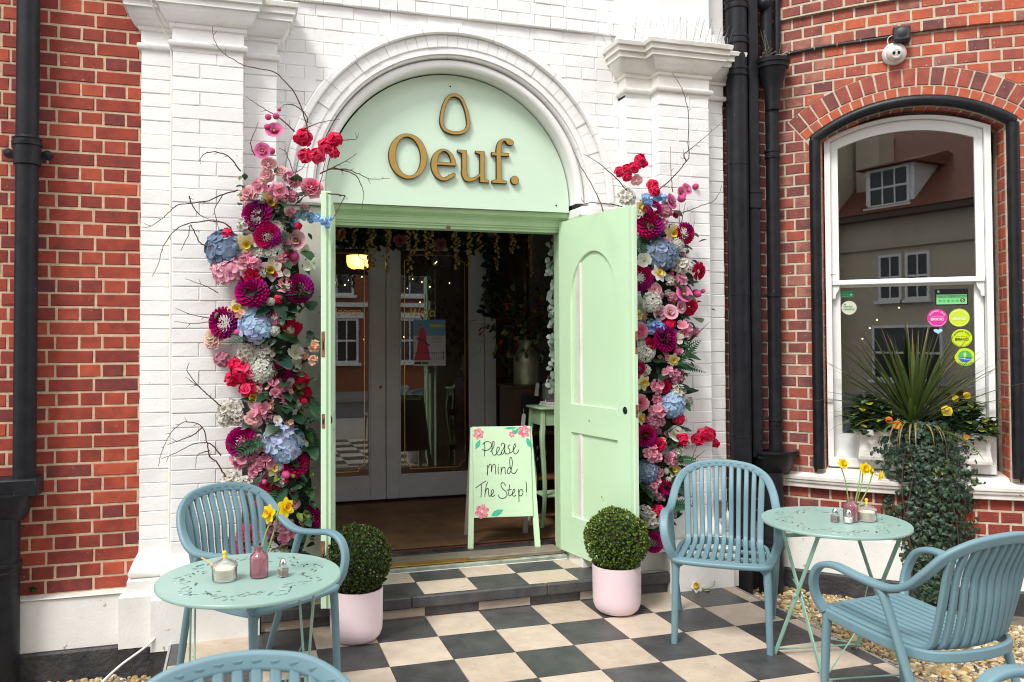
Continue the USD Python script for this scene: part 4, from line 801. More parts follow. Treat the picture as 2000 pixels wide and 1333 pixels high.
# ---- where the flowers of the two garlands sit: kind, x, y, z, radius; and the twigs
FLOWERS = {"L":[["k",-.565,-.125,2.812,.018],["k",-.523,-.116,2.822,.019],["k",-.505,-.082,2.869,.012],["K",-.53,-.106,2.739,.038],["K",-.593,-.112,2.628,.034],["k",-.547,-.111,2.631,.021],["k",-.569,-.107,2.762,.018],["C",-.366,-.033,2.738,.045],["C",-.362,-.044,2.633,.041],["C",-.311,-.2,2.601,.04],["C",-.279,-.32,2.625,.038],["C",-.226,-.32,2.667,.037],["C",-.235,-.32,2.595,.029],["C",-.411,-.058,2.724,.02],["q",-.563,-.094,2.566,.036],["q",-.572,-.085,2.502,.033],["q",-.501,-.118,2.527,.028],["P",-.455,-.097,2.501,.031],["P",-.422,-.085,2.469,.03],["P",-.607,-.106,2.438,.04],["P",-.516,-.13,2.408,.05],["P",-.464,-.083,2.399,.04],["O",-.327,-.054,2.46,.053],["q",-.669,-.087,2.394,.046],["N",-.553,-.094,2.358,.052],["D",-.619,-.101,2.275,.068],["w",-.688,-.091,2.227,.037],["S",-.519,-.096,2.212,.04],["D",-.569,-.129,2.166,.056],["B",-.404,-.071,2.296,.025],["B",-.364,-.066,2.293,.026],["B",-.33,-.06,2.285,.026],["B",-.306,-.2,2.265,.024],["B",-.288,-.32,2.231,.02],["B",-.42,-.095,2.246,.023],["B",-.269,-.32,2.212,.018],["B",-.252,-.32,2.244,.012],["P",-.439,-.083,2.298,.031],["P",-.368,-.056,2.33,.027],["C",-.778,-.07,2.176,.031],["h",-.798,-.046,2.104,.086],["N",-.678,-.094,2.122,.05],["S",-.577,-.103,2.139,.041],["S",-.611,-.097,2.094,.039],["S",-.529,-.109,2.084,.046],["K",-.414,-.068,2.153,.043],["K",-.474,-.081,2.135,.026],["k",-.466,-.11,2.096,.016],["K",-.441,-.075,2.058,.034],["W",-.363,-.062,2.099,.026],["W",-.33,-.2,2.02,.025],["W",-.356,-.072,2.006,.021],["P",-.678,-.092,2.042,.047],["P",-.635,-.115,2.016,.035],["H2",-.764,-.06,1.994,.082],["m",-.495,-.11,2.03,.036],["n",-.538,-.105,1.989,.052],["R",-.64,-.11,1.947,.052],["q",-.479,-.095,1.916,.049],["D",-.398,-.09,1.887,.062],["D",-.647,-.118,1.86,.069],["N",-.718,-.08,1.769,.046],["w",-.587,-.1,1.969,.025],["P",-.557,-.107,1.739,.03],["D",-.789,-.046,1.7,.066],["H",-.625,-.119,1.684,.079],["O2",-.854,-.008,1.621,.052],["R",-.435,-.106,1.664,.045],["N",-.518,-.089,1.549,.053],["w",-.672,-.091,1.536,.046],["w",-.576,-.105,1.535,.044],["w",-.542,-.091,1.559,.023],["S",-.638,-.09,1.486,.045],["m",-.801,-.028,1.501,.037],["C",-.705,-.098,1.437,.059],["C",-.743,-.066,1.397,.04],["C",-.672,-.105,1.348,.044],["C",-.729,-.085,1.472,.04],["S",-.591,-.12,1.441,.055],["D",-.496,-.092,1.429,.056],["W",-.42,-.104,1.534,.038],["W",-.425,-.099,1.473,.036],["p",-.325,-.2,1.574,.031],["p",-.33,-.2,1.495,.026],["p",-.382,-.058,1.462,.018],["C",-.398,-.074,1.376,.051],["R",-.374,-.083,1.311,.043],["q",-.619,-.101,1.367,.038],["n",-.633,-.091,1.302,.052],["P",-.524,-.127,1.351,.045],["P",-.498,-.1,1.299,.042],["q",-.557,-.115,1.277,.041],["P",-.59,-.104,1.233,.056],["P",-.469,-.095,1.253,.035],["W",-.424,-.084,1.251,.031],["W",-.464,-.1,1.199,.04],["w",-.757,-.046,1.227,.055],["w",-.781,-.045,1.188,.04],["w",-.728,-.064,1.194,.04],["q",-.638,-.113,1.185,.04],["P",-.537,-.111,1.172,.038],["D",-.697,-.077,1.055,.065],["P",-.685,-.072,1.079,.036],["P",-.609,-.109,1.051,.041],["H",-.485,-.124,1.057,.091],["D",-.429,-.091,.936,.066],["P",-.709,-.085,.965,.045],["P",-.647,-.086,.98,.031],["P",-.576,-.113,.951,.046],["P",-.623,-.105,.898,.04],["P",-.57,-.092,.878,.031],["N",-.527,-.114,.919,.041],["w",-.493,-.113,.853,.037],["R",-.542,-.116,.797,.056],["w",-.756,-.043,.85,.046],["w",-.685,-.095,.828,.045],["w",-.718,-.062,.842,.03],["D",-.341,-.047,.616,.057],["H2",-.478,-.105,.603,.047],["C",-.674,-.065,.573,.04],["C",-.677,-.055,.556,.05],["C",-.703,-.043,.473,.044],["w",-.624,-.083,.449,.047],["w",-.496,-.097,.429,.055],["m",-.557,-.095,.57,.044],["P",-.464,-.115,.555,.05]],"R":[["C",1.572,-.038,2.65,.032],["C",1.603,-.076,2.655,.036],["C",1.641,-.101,2.667,.035],["C",1.679,-.096,2.716,.04],["C",1.605,-.071,2.616,.029],["C",1.708,-.095,2.698,.026],["C",1.764,-.096,2.562,.038],["C",1.769,-.115,2.524,.034],["B",1.718,-.096,2.484,.026],["B",1.759,-.104,2.485,.026],["B",1.818,-.09,2.496,.027],["B",1.832,-.111,2.481,.023],["B",1.73,-.109,2.448,.025],["B",1.78,-.099,2.452,.025],["w",1.616,-.047,2.488,.048],["N",1.693,-.071,2.424,.053],["w",1.673,-.072,2.382,.036],["D",1.761,-.11,2.42,.041],["D",1.754,-.074,2.31,.07],["K",1.885,-.097,2.463,.039],["K",1.991,-.053,2.534,.031],["k",1.996,-.054,2.498,.027],["K",2.052,-.012,2.565,.031],["k",2.165,.054,2.604,.021],["m",1.852,-.096,2.409,.043],["N",1.922,-.074,2.269,.049],["D",1.996,-.084,2.271,.054],["S",1.953,-.088,2.204,.036],["P",1.84,-.093,2.328,.031],["P",1.857,-.084,2.208,.036],["h",1.833,-.08,2.138,.09],["W",1.709,-.094,2.093,.039],["q",1.661,-.086,2.593,.029],["D",1.702,-.054,1.985,.063],["n",1.786,-.115,2.01,.047],["w",1.975,-.08,2.066,.049],["R",2.129,-.045,2.038,.051],["P",1.958,-.079,1.968,.045],["w",1.886,-.082,1.972,.031],["q",1.776,-.092,1.911,.04],["S",1.744,-.111,1.833,.051],["K",1.971,-.101,1.88,.045],["k",2.101,-.051,1.894,.028],["k",2.17,-.013,1.912,.015],["R",2.028,-.078,1.808,.048],["K",1.807,-.092,1.768,.037],["K",1.877,-.102,1.768,.038],["K",1.951,-.097,1.805,.032],["B",1.787,-.09,1.691,.029],["B",1.748,-.101,1.7,.026],["B",1.81,-.105,1.676,.029],["B",1.798,-.088,1.72,.024],["B",1.747,-.093,1.657,.024],["C",1.874,-.087,1.701,.041],["D",1.839,-.099,1.609,.068],["O",1.68,-.089,1.657,.042],["P",1.987,-.079,1.662,.054],["P",2.086,-.034,1.648,.032],["R",1.747,-.092,1.562,.039],["S",1.717,-.068,1.528,.057],["W",1.932,-.106,1.604,.03],["N",1.669,-.072,1.753,.029],["p",1.722,-.072,1.744,.017],["m",1.907,-.089,1.865,.029],["N",1.901,-.09,1.472,.036],["P",1.864,-.09,1.394,.034],["m",1.928,-.073,1.371,.045],["w",1.711,-.081,1.411,.03],["N",1.691,-.083,1.333,.041],["P",1.788,-.097,1.311,.041],["R",1.844,-.092,1.299,.041],["w",1.941,-.089,1.27,.045],["w",2.036,-.05,1.202,.029],["H",1.893,-.087,1.187,.071],["P",1.792,-.088,1.226,.031],["P",1.785,-.101,1.154,.048],["O",1.663,-.102,1.21,.044],["N",1.672,-.083,1.114,.037],["m",1.764,-.085,1.096,.044],["P",1.811,-.094,1.09,.027],["C",1.947,-.075,1.099,.038],["D",1.698,-.097,1.005,.054],["R",1.786,-.105,.94,.051],["W",1.908,-.079,1.006,.047],["C",1.956,-.087,.973,.041],["C",2.131,-.001,.956,.039],["C",2.231,.038,.981,.045],["C",2.31,.083,.912,.031],["C",2.15,-.02,.996,.033],["P",1.734,-.115,.897,.048],["w",1.929,-.062,.881,.038],["w",2.002,-.061,.942,.032],["D",1.667,-.087,1.422,.031],["n",1.941,-.085,1.127,.019],["h",1.705,-.09,.782,.062],["P",1.766,-.113,.88,.036],["P",1.89,-.084,.856,.044],["P",1.794,-.091,.772,.031],["P",1.764,-.091,.72,.038],["P",1.734,-.119,.691,.032],["P",1.794,-.082,.622,.026],["w",1.936,-.075,.883,.036],["N",1.907,-.076,.782,.039],["D",1.857,-.079,.677,.044],["D",1.945,-.057,.668,.035],["w",1.746,-.083,.488,.056],["w",1.685,-.11,.545,.035],["w",1.901,-.048,.507,.035],["C",1.774,-.106,.539,.038],["D",1.757,-.085,.343,.048],["P",1.954,-.029,.621,.024]]}
TWIGS = {"L":[[[-.349,-.02,2.761],[-.353,-.028,2.81],[-.396,-.036,2.937],[-.444,-.044,3.011],[-.524,-.052,3.079],[-.596,-.06,3.092],[-.682,-.068,3.099],[-.741,-.076,3.121],[-.815,-.084,3.167],[-.849,-.092,3.227],[-.855,-.1,3.288]],[[-.421,-.05,2.76],[-.497,-.067,2.824],[-.574,-.083,2.861],[-.68,-.1,2.921]],[[-.35,-.06,2.814],[-.364,-.06,2.864],[-.422,-.06,2.905],[-.469,-.06,2.905],[-.502,-.06,2.882]],[[-.368,-.05,2.78],[-.285,-.085,2.812],[-.179,-.12,2.83]],[[-.708,-.06,2.522],[-.761,-.072,2.589],[-.827,-.084,2.613],[-.886,-.096,2.601],[-.912,-.108,2.569],[-.914,-.12,2.539]],[[-.633,-.05,2.613],[-.654,-.05,2.668],[-.649,-.05,2.71],[-.614,-.05,2.797]],[[-.721,-.06,2.418],[-.813,-.071,2.384],[-.891,-.083,2.345],[-1.019,-.094,2.321],[-1.056,-.106,2.291],[-1.093,-.117,2.247],[-1.154,-.129,2.198],[-1.197,-.14,2.187]],[[-.755,-.05,2.209],[-.8,-.063,2.239],[-.891,-.076,2.242],[-.981,-.089,2.221],[-1.043,-.101,2.179],[-1.092,-.114,2.1],[-1.116,-.127,2.005],[-1.144,-.14,1.937]],[[-.968,-.1,2.369],[-.96,-.1,2.337],[-.929,-.1,2.284],[-.89,-.1,2.258],[-.812,-.1,2.242]],[[-.8,-.06,2.392],[-.84,-.06,2.307],[-.818,-.06,2.198]],[[-.76,-.08,2.142],[-.89,-.088,2.109],[-.947,-.096,2.188],[-.962,-.104,2.214],[-.971,-.112,2.158],[-1.009,-.12,2.075]],[[-.851,-.06,1.723],[-.954,-.08,1.741],[-1.034,-.1,1.775]],[[-.843,-.06,1.707],[-.941,-.08,1.695],[-1.041,-.1,1.703]],[[-.825,-.06,1.861],[-.89,-.08,1.897],[-.987,-.1,1.929]],[[-.797,-.06,1.243],[-.849,-.075,1.292],[-.9,-.09,1.343],[-.972,-.105,1.439],[-.963,-.12,1.488]],[[-.875,-.07,1.319],[-.913,-.095,1.357],[-.983,-.12,1.413]],[[-.78,-.07,.874],[-.822,-.078,.951],[-.861,-.086,.989],[-.874,-.093,1.058],[-.899,-.101,1.146],[-.963,-.109,1.179],[-1.013,-.117,1.165],[-1.062,-.124,1.109],[-1.098,-.132,1.019],[-1.11,-.14,.955]],[[-.804,-.08,.991],[-.861,-.095,1.058],[-.937,-.11,1.063],[-1.012,-.125,1.028],[-1.098,-.14,.994]],[[-.86,-.1,1.023],[-.924,-.1,.999],[-.932,-.1,.932]],[[-.899,-.1,1.146],[-.942,-.113,1.109],[-1.024,-.127,1.081],[-1.071,-.14,1.064]],[[-.288,-.12,2.519],[-.206,-.133,2.563],[-.151,-.147,2.592],[-.091,-.16,2.635]],[[-.246,-.12,2.549],[-.135,-.13,2.548],[-.079,-.14,2.526],[-.009,-.15,2.499],[.095,-.16,2.503]],[[-.218,-.12,2.559],[-.106,-.13,2.527],[-.065,-.14,2.47],[-.052,-.15,2.411],[-.065,-.16,2.324]],[[-.173,-.1,2.715],[-.088,-.1,2.73],[-.068,-.1,2.766]],[[-.475,-.08,2.381],[-.422,-.06,2.509],[-.384,-.04,2.673]],[[-.422,-.06,2.509],[-.464,-.06,2.635],[-.505,-.06,2.661]],[[-.294,-.1,2.432],[-.265,-.09,2.555],[-.242,-.08,2.673]],[[-.45,-.06,2.522],[-.38,-.06,2.554],[-.352,-.06,2.613]],[[-.265,-.3,2.38],[-.184,-.3,2.373],[-.179,-.3,2.362],[-.225,-.3,2.268],[-.238,-.3,2.24]]],"R":[[[1.839,-.04,2.546],[1.936,-.045,2.628],[2.034,-.05,2.738],[2.053,-.055,2.768],[2.044,-.06,2.855],[2.046,-.065,3.032],[2.019,-.07,3.14],[1.987,-.075,3.208],[1.923,-.08,3.29]],[[2.021,-.07,2.733],[2.003,-.077,2.773],[2.031,-.085,2.802],[2.094,-.093,2.85],[2.274,-.1,2.999]],[[1.93,-.06,2.534],[1.908,-.08,2.63],[1.895,-.1,2.813]],[[1.865,-.05,2.376],[1.951,-.058,2.395],[2.027,-.067,2.416],[2.126,-.075,2.455],[2.203,-.083,2.483],[2.24,-.092,2.526],[2.261,-.1,2.592]],[[1.951,-.08,2.2],[1.963,-.08,2.33],[1.965,-.08,2.463]],[[1.974,-.08,2.324],[2.009,-.08,2.465]],[[1.997,-.08,2.091],[2.029,-.09,2.243],[2.061,-.1,2.35]],[[1.339,-.28,2.354],[1.356,-.204,2.425],[1.329,-.128,2.552],[1.306,-.052,2.657],[1.306,.024,2.74],[1.312,.1,2.81]],[[1.612,-.05,2.53],[1.579,-.013,2.597],[1.513,.025,2.672],[1.46,.062,2.729],[1.39,.1,2.782]],[[1.583,-.05,2.429],[1.533,-.03,2.443],[1.448,-.01,2.452],[1.399,.01,2.457],[1.362,.03,2.455],[1.344,.05,2.493]],[[1.992,-.06,1.516],[2.051,-.073,1.604],[2.109,-.087,1.659],[2.164,-.1,1.711]],[[1.981,-.06,1.513],[2.031,-.08,1.565],[2.078,-.1,1.594]],[[1.615,-.05,2.459],[1.622,-.05,2.524],[1.591,-.05,2.571]],[[2.03,-.08,.835],[2.06,-.08,.898],[2.075,-.08,.936]],[[2.049,-.08,.841],[2.104,-.08,.88],[2.134,-.08,.895]]]}
# ---------------------------------------------------------------- flowers: (v, f, c), facing +z, about 1 in radius
cm('petals', rough=0.7, trans=0.28, nv=0.16, ns=220, spec=0.10); cm('leaf_mat', rough=0.42, trans=0.22, spec=0.45, nv=0.3, ns=60)
pm('twig_bark', (0.055, 0.028, 0.022), 0.75, (0.10, 0.055, 0.04), ns=60)
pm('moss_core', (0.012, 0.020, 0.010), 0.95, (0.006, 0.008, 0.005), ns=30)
A3 = lambda *c: np.array(c, float)
def petal(l, w, cup=0.2, curl=0.0, fold=0.0, nu=5, nv=3, tip=.75, c0=None, c1=None, base=.35):
    """one petal along +x from the origin; c0 at its root, c1 at its tip"""
    u = np.linspace(0, 1, nu)[:, None]; s = np.linspace(-1, 1, nv)[None, :]
    wd = w*(base+(1-base)*np.sin(np.pi*np.minimum(u/tip*.5, .5+.5*np.maximum(u-tip, 0)/(1-tip+1e-6)*.86))) if tip < 1 else w*(base+(1-base)*u)
    x = l*u*(1-.12*s*s*u); y = wd*s; z = cup*l*u*u-curl*l*np.maximum(u-.6, 0)**2*4+fold*np.abs(s)*wd
    v = np.stack(np.broadcast_arrays(x, y, z), -1).reshape(-1, 3)
    f = np.array([[i*nv+j, (i+1)*nv+j, (i+1)*nv+j+1, i*nv+j+1] for i in range(nu-1) for j in range(nv-1)]); f = np.vstack([f[:, [0, 1, 2]], f[:, [0, 2, 3]]])
    t = np.broadcast_to(u, (nu, nv)).reshape(-1, 1); c = (np.asarray(c0)*(1-t)+np.asarray(c1)*t) if c0 is not None else None
    return v, f, c
def tilt(p, az, el, off=(0, 0, 0), r=0.0):
    """puts a petal at azimuth az, raised el from the horizontal, its root r out from the axis"""
    v = p[0] @ ry(-el).T+[r, 0, 0]; return (v @ rz(az).T+np.asarray(off), p[1], p[2])
def jit(c, a=.06): return np.clip(np.asarray(c)*(1+rng.normal(0, a)), 0, 1)
def floret(n, r, c0, c1, cup=.25, w=.42, ce=None, tip=.7, nu=3, ruff=0.0):
    ps = []; a0 = rng.uniform(0, 6.28)
    for k in range(n): ps.append(tilt(petal(r*rng.uniform(.9, 1.05), r*w, cup, ruff*rng.uniform(0, 1), nu=nu, tip=tip, c0=c0, c1=jit(c1)), a0+k*2*math.pi/n+rng.normal(0, .06), rng.normal(.12, .12)))
    if ce is not None: b = ball(r*.15, (0, 0, r*.06), 0); ps.append((b[0], b[1], np.broadcast_to(ce, b[0].shape)))
    return ps
def place(ps, d, at, roll=None):
    R_ = look(d, rng.uniform(0, 6.28) if roll is None else roll); return [(p[0] @ R_.T+np.asarray(at), p[1], p[2]) for p in ps]
def dome_dirs(n, lo=-.15):
    i = np.arange(n)+.5; z = 1-(1-lo)*i/n; a = i*2.39996; r = np.sqrt(np.maximum(1-z*z, 0)); return np.stack([r*np.cos(a), r*np.sin(a), z], 1)
def dahlia(dark=False):
    ps = []; m0, m1 = A3(.50, .002, .09), A3(.72, .018, .19); pv = A3(.36, .012, .24)
    if rng.random() < .4: m0, m1 = A3(.34, .0, .11), A3(.58, .008, .20)
    for i, d in enumerate(dome_dirs(120, -.35)):
        z = d[2]; t = (1-z)/1.35; L = .22+.26*min(t*2, 1)**.7
        p = petal(L, .105+.03*t, .28, .2, .35, nu=4, tip=.7, c0=m0*.5, c1=jit((m0*(1-t)+m1*t)*(.75+.5*rng.random()) if d[0]+d[1]*.5 > -.5 else pv, .08))
        az = math.atan2(d[1], d[0]); el = math.asin(max(min(z, 1), -1)); ps.append(tilt((p[0], p[1], p[2]), az, el*(.80+.18*max(z, 0))-.03, off=d*[.58, .58, .46]))
    return ps
def rose(c0, c1, n=24, opn=1.0):
    ps = []
    for i in range(n):
        t = (i+.5)/n; az = i*2.39996+rng.normal(0, .1); el = 1.45-1.25*t**.9*opn; r = .04+.34*t
        ps.append(tilt(petal(.42+.32*t, .22+.26*t, -.34, -.16*t, -.22, nu=5, nv=5, tip=.8, c0=np.asarray(c0)*.8, c1=jit(np.asarray(c0)*(1-t)+np.asarray(c1)*t, .05), base=.5), az, el, off=(0, 0, .10-.30*t), r=r))
    return ps
def cluster(n, fl, R=.72, fr=.34, flat=.75, lo=-.1):
    ps = []
    for d in dome_dirs(n, lo):
        q = d+rng.normal(0, .06, 3); ps += place([(p[0]*fr, p[1], p[2]) for p in fl()], q*[1, 1, 1.2], q*[R, R, R*flat])
    return ps
def daffodil(pc, tc, n=6):
    ps = []
    for k in range(6): ps.append(tilt(petal(1.0, .36, .10, .12, .10, nu=5, tip=.5, c0=np.asarray(pc)*.9, c1=jit(pc, .04), base=.3), k*math.pi/3+(.0 if k % 2 else .05), .12+(.1 if k % 2 else 0)))
    m = 14; pr = [(.10, .0), (.20, .12), (.24, .34), (.28, .44), (.36, .50), (.30, .46), (.2, .30), (.06, .12)]
    v, f = lathe(pr, m); a = np.arctan2(v[:, 1], v[:, 0]); rr = np.hypot(v[:, 0], v[:, 1]); v = v.copy(); v[:, 2] += .03*np.sin(a*7)*(rr > .26); v[:, :2] *= (1+.07*np.sin(a*7)*(rr > .26))[:, None]
    ps.append((v, f, np.broadcast_to(tc, v.shape)*(.75+.35*np.clip(rr/.3, 0, 1))[:, None])); return ps
def hollyhock(pale=False):
    ps = []; c1 = A3(.74, .22, .42) if not pale else A3(.80, .52, .58); c0 = A3(.42, .012, .12)
    for k in range(5): ps.append(tilt(petal(.98, .62, .22, .25, .12, nu=5, nv=5, tip=.75, c0=c0, c1=jit(c1), base=.2), k*1.2566+rng.normal(0, .08), .25, r=.03))
    for k in range(4): ps.append(tilt(petal(.6, .34, .3, .1, .1, nu=4, tip=.8, c0=c0, c1=jit(c1), base=.25), k*1.57+.5, .7, r=.03))
    b = ball(.14, (0, 0, .2), 1); ps.append((b[0], b[1], np.broadcast_to(A3(.55, .45, .06), b[0].shape))); return ps
def carn(c0, c1, n=30):
    ps = []
    for d in dome_dirs(n, -.2): ps.append(tilt(petal(.5, .30, .2, .5, .4, nu=4, tip=.9, c0=np.asarray(c0), c1=jit(c1, .08), base=.4), math.atan2(d[1], d[0]), math.asin(d[2])*.9, off=d*[.45, .45, .3]))
    return ps
WH, CR = A3(.80, .80, .74), A3(.74, .68, .52)
MAKE = {
 'D': lambda: ('dahlia', dahlia()), 'R': lambda: ('rose', rose(A3(.50, .006, .045), A3(.60, .012, .085))), 'q': lambda: ('rose', rose(A3(.78, .36, .38), A3(.84, .56, .55), 22)),
 'O': lambda: ('peony', rose(A3(.70, .10, .22), A3(.84, .46, .50), 30)), 'O2': lambda: ('peony', rose(A3(.86, .70, .52), A3(.84, .48, .54), 30)),
 'H': lambda: ('hydrangea', cluster(34, lambda: floret(4, 1, A3(.62, .72, .60), A3(.30, .50, .80) if rng.random() < .75 else A3(.38, .36, .72), .12, .50, None, nu=4), .74, .34)),
 'h': lambda: ('hydrangea', cluster(34, lambda: floret(4, 1, A3(.26, .32, .36), A3(.15, .23, .38) if rng.random() < .7 else A3(.34, .38, .52), .12, .50, None, nu=4), .76, .33)),
 'H2': lambda: ('hydrangea', cluster(34, lambda: floret(4, 1, A3(.62, .22, .32), A3(.80, .42, .52) if rng.random() < .8 else A3(.82, .62, .62), .15, .48, None, nu=4), .78, .32)),
 'm': lambda: ('blossom_cluster', cluster(18, lambda: floret(5, 1, A3(.40, .10, .18), A3(.58, .26, .34), .2, .42, None), .72, .36)),
 'S': lambda: ('snowball_flower', cluster(54, lambda: floret(4, 1, A3(.55, .55, .45), WH*rng.uniform(.85, 1.0), .25, .5, None), .80, .24)),
 'w': lambda: ('white_blossom', cluster(17, lambda: floret(5, 1, A3(.52, .44, .34), WH*rng.uniform(.9, 1.0), .3, .45, A3(.40, .33, .16)), .68, .36)),
 'W': lambda: ('white_flower', floret(5, 1.0, A3(.62, .62, .46), WH, .22, .44, A3(.55, .52, .16), nu=5)),
 'P': lambda: ('pink_blossom', cluster(6, lambda: floret(5, 1, A3(.66, .10, .22), A3(.84, .45, .56), .22, .40, A3(.70, .48, .14), nu=4), .50, .58, .6, .1)),
 'p': lambda: ('peach_blossom', cluster(4, lambda: floret(5, 1, A3(.62, .20, .10), A3(.84, .52, .40), .22, .42, A3(.6, .4, .1)), .5, .6, .6, .1)),
 'C': lambda: ('geranium', cluster(9, lambda: floret(5, 1, A3(.52, .0, .04), A3(.82, .022, .10) if rng.random() < .7 else A3(.84, .09, .19), .2, .55, None, nu=4, ruff=.6), .56, .52, .7, -.05)),
 'K': lambda: ('hollyhock', hollyhock(rng.random() < .3)), 'k': lambda: ('bud', [(lambda b: (b[0], b[1], np.broadcast_to(A3(.66, .10, .27), b[0].shape)*(.6+.6*np.clip(b[0][:, 2:3]*.5+.5, 0, 1))))(ball(.7, (0, 0, 0), 1, (1, 1, 1.25)))]+[tilt(petal(.8, .4, .2, .2, .2, c0=A3(.5, .03, .12), c1=A3(.74, .18, .38)), k*2.1, .9) for k in range(3)]),
 'B': lambda: ('delphinium_flower', cluster(5, lambda: floret(5, 1, A3(.62, .76, .82), A3(.13, .34, .82) if rng.random() < .65 else A3(.34, .60, .84), .2, .55, None), .5, .58, .6, 0)),
 'N': lambda: ('daffodil_head', daffodil(A3(.80, .72, .40), A3(.80, .58, .05))), 'n': lambda: ('daffodil_head', daffodil(A3(.82, .80, .70), A3(.80, .58, .04)))}
def leafm(l, w, c, droop=.35, nu=6, fold=.25):
    p = petal(l, w, -droop, 0, fold, nu=nu, nv=3, tip=.45, c0=np.asarray(c)*.8, c1=jit(c, .1), base=.12); return p
def fernm(l, c, n=15):
    ps = []; 
    for k in range(1, n):
        t = k/n; L = l*.30*math.sin(math.pi*(t*.85+.12))
        for sg_ in (-1, 1):
            q = petal(L, L*.13, -.15, 0, .2, nu=4, tip=.4, c0=c, c1=jit(c), base=.3); v = q[0] @ rz(sg_*1.15).T+[l*t, 0, -.30*l*t*t]; ps.append((v, q[1], q[2]))
    tb = tube([[l*t, 0, -.30*l*t*t] for t in np.linspace(0, 1, 8)], l*.006, 4); ps.append((tb[0], tb[1], np.broadcast_to(np.asarray(c)*.7, tb[0].shape))); return ps
def join(ps): return catc(ps)
DK = [A3(.012, .045, .020), A3(.018, .065, .028), A3(.03, .09, .04), A3(.045, .115, .03), A3(.02, .06, .045)]
def garland(side, label, base):
    g = thing('flower_garland', label, 'flower garland', base)
    fl = FLOWERS[side]; P_ = np.array([q[1:4] for q in fl])
    sgn = -1 if side == 'L' else 1
    for i, (kind, x, y, z, r) in enumerate(fl):
        nm, ps = MAKE[kind]()
        d = np.array([rng.normal(0, .28)+sgn*.0-.08, -1.0, rng.normal(.12, .25)])
        near = P_[np.hypot(P_[:, 0]-x, P_[:, 2]-z) < .22]; cx = near[:, 0].mean(); d[0] += np.clip((x-cx)*6, -.5, .5)
        if kind in 'Nn': d = np.array([rng.normal(0, .3), -1, rng.normal(-.05, .2)])
        k_ = {'D': 1.02, 'R': .95, 'q': .95, 'O': .95, 'O2': .95}.get(kind, 1.08)
        r = r*1.26
        if kind in 'HhS' or kind == 'H2': ps = [(p[0]*[1, 1, rng.uniform(.72, .95)] if False else p[0]*np.array([1, 1, .82]), p[1], p[2]) for p in ps]
        m, c = join([(p[0]*r*k_, p[1], p[2]) for p in ps]); R_ = look(d, rng.uniform(0, 6.28))
        obj(nm, (m[0] @ R_.T+[x, y, z], m[1]), 'petals', g, cd=c, smooth=True)
    # dark core and stems behind the flowers
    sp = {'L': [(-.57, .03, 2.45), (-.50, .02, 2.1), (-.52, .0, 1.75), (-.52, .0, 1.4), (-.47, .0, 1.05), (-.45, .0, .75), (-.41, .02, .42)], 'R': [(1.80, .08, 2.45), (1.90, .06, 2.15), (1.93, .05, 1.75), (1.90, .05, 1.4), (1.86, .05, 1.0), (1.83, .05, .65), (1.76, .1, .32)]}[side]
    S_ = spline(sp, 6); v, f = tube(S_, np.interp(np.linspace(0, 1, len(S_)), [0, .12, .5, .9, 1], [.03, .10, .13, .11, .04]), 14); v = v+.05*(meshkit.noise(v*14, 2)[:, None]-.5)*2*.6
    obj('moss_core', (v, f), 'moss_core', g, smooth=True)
    for i in range(64):
        q = S_[int((.06+.86*rng.random())*(len(S_)-1))]+[rng.normal(0, .075), -.10-.04*rng.random(), rng.normal(0, .05)]
        if side == 'L' and q[0] > -.36: continue
        if side == 'R' and q[0] < 1.68: continue
        nm, ps = MAKE[str(rng.choice(['P', 'w', 'P', 'm', 'W', 'q', 'k', 'C', 'S', 'p']))](); r = rng.uniform(.022, .034); m, c = join([(p[0]*r, p[1], p[2]) for p in ps]); R_ = look([rng.normal(0, .5), -1, rng.normal(.1, .4)], rng.uniform(0, 6.28)); obj(nm, (m[0] @ R_.T+q, m[1]), 'petals', g, cd=c, smooth=True)
    # large leaves as parts, small ones as one mass
    small = []
    n_big, n_small, n_fern = (95, 420, 16) if side == 'L' else (80, 380, 14)
    for i in range(n_big+n_small+n_fern):
        t = rng.random(); s = S_[int(t*(len(S_)-1))]; 
        lat = rng.normal(0, .085); q = s+[lat, -.05-.07*rng.random()*math.exp(-(lat/.12)**2)-.02, rng.normal(0, .05)]
        if side == 'L' and q[0] > -.33: q[0] = -.33-abs(rng.normal(0, .03))
        d = np.array([np.sign(lat)*rng.uniform(.2, 1.3)+rng.normal(0, .3), -rng.uniform(.3, 1.2), rng.normal(0, .6)])
        if side == 'L': d[0] = min(d[0], .45)
        else: d[0] = max(d[0], -.6)
        d /= np.linalg.norm(d); X_ = d; Y_ = np.cross([0, -.6, 1.0], X_); Y_ /= np.linalg.norm(Y_); R_ = np.stack([X_, Y_, np.cross(X_, Y_)], 1)
        c = DK[int(rng.choice(5, p=[.3, .27, .2, .1, .13]))]
        if i < n_big:
            l = rng.uniform(.075, .125); p = leafm(l, l*rng.uniform(.26, .36), c, rng.uniform(.1, .4)); obj('leaf', (p[0] @ R_.T+q, p[1]), 'leaf_mat', g, cd=p[2], smooth=True)
        elif i < n_big+n_small:
            l = rng.uniform(.03, .065); p = leafm(l, l*rng.uniform(.22, .4), c if rng.random() < .85 else A3(.16, .24, .03), rng.uniform(0, .4), nu=4); small.append((p[0] @ R_.T+q, p[1], p[2]))
        else:
            l = rng.uniform(.14, .22); m, cc = join(fernm(l, jit(A3(.02, .085, .035)))); obj('fern_frond', (m[0] @ R_.T+q, m[1]), 'leaf_mat', g, cd=cc)
    m, c = join(small); obj('small_leaves', m, 'leaf_mat', g, cd=c, kind='stuff')
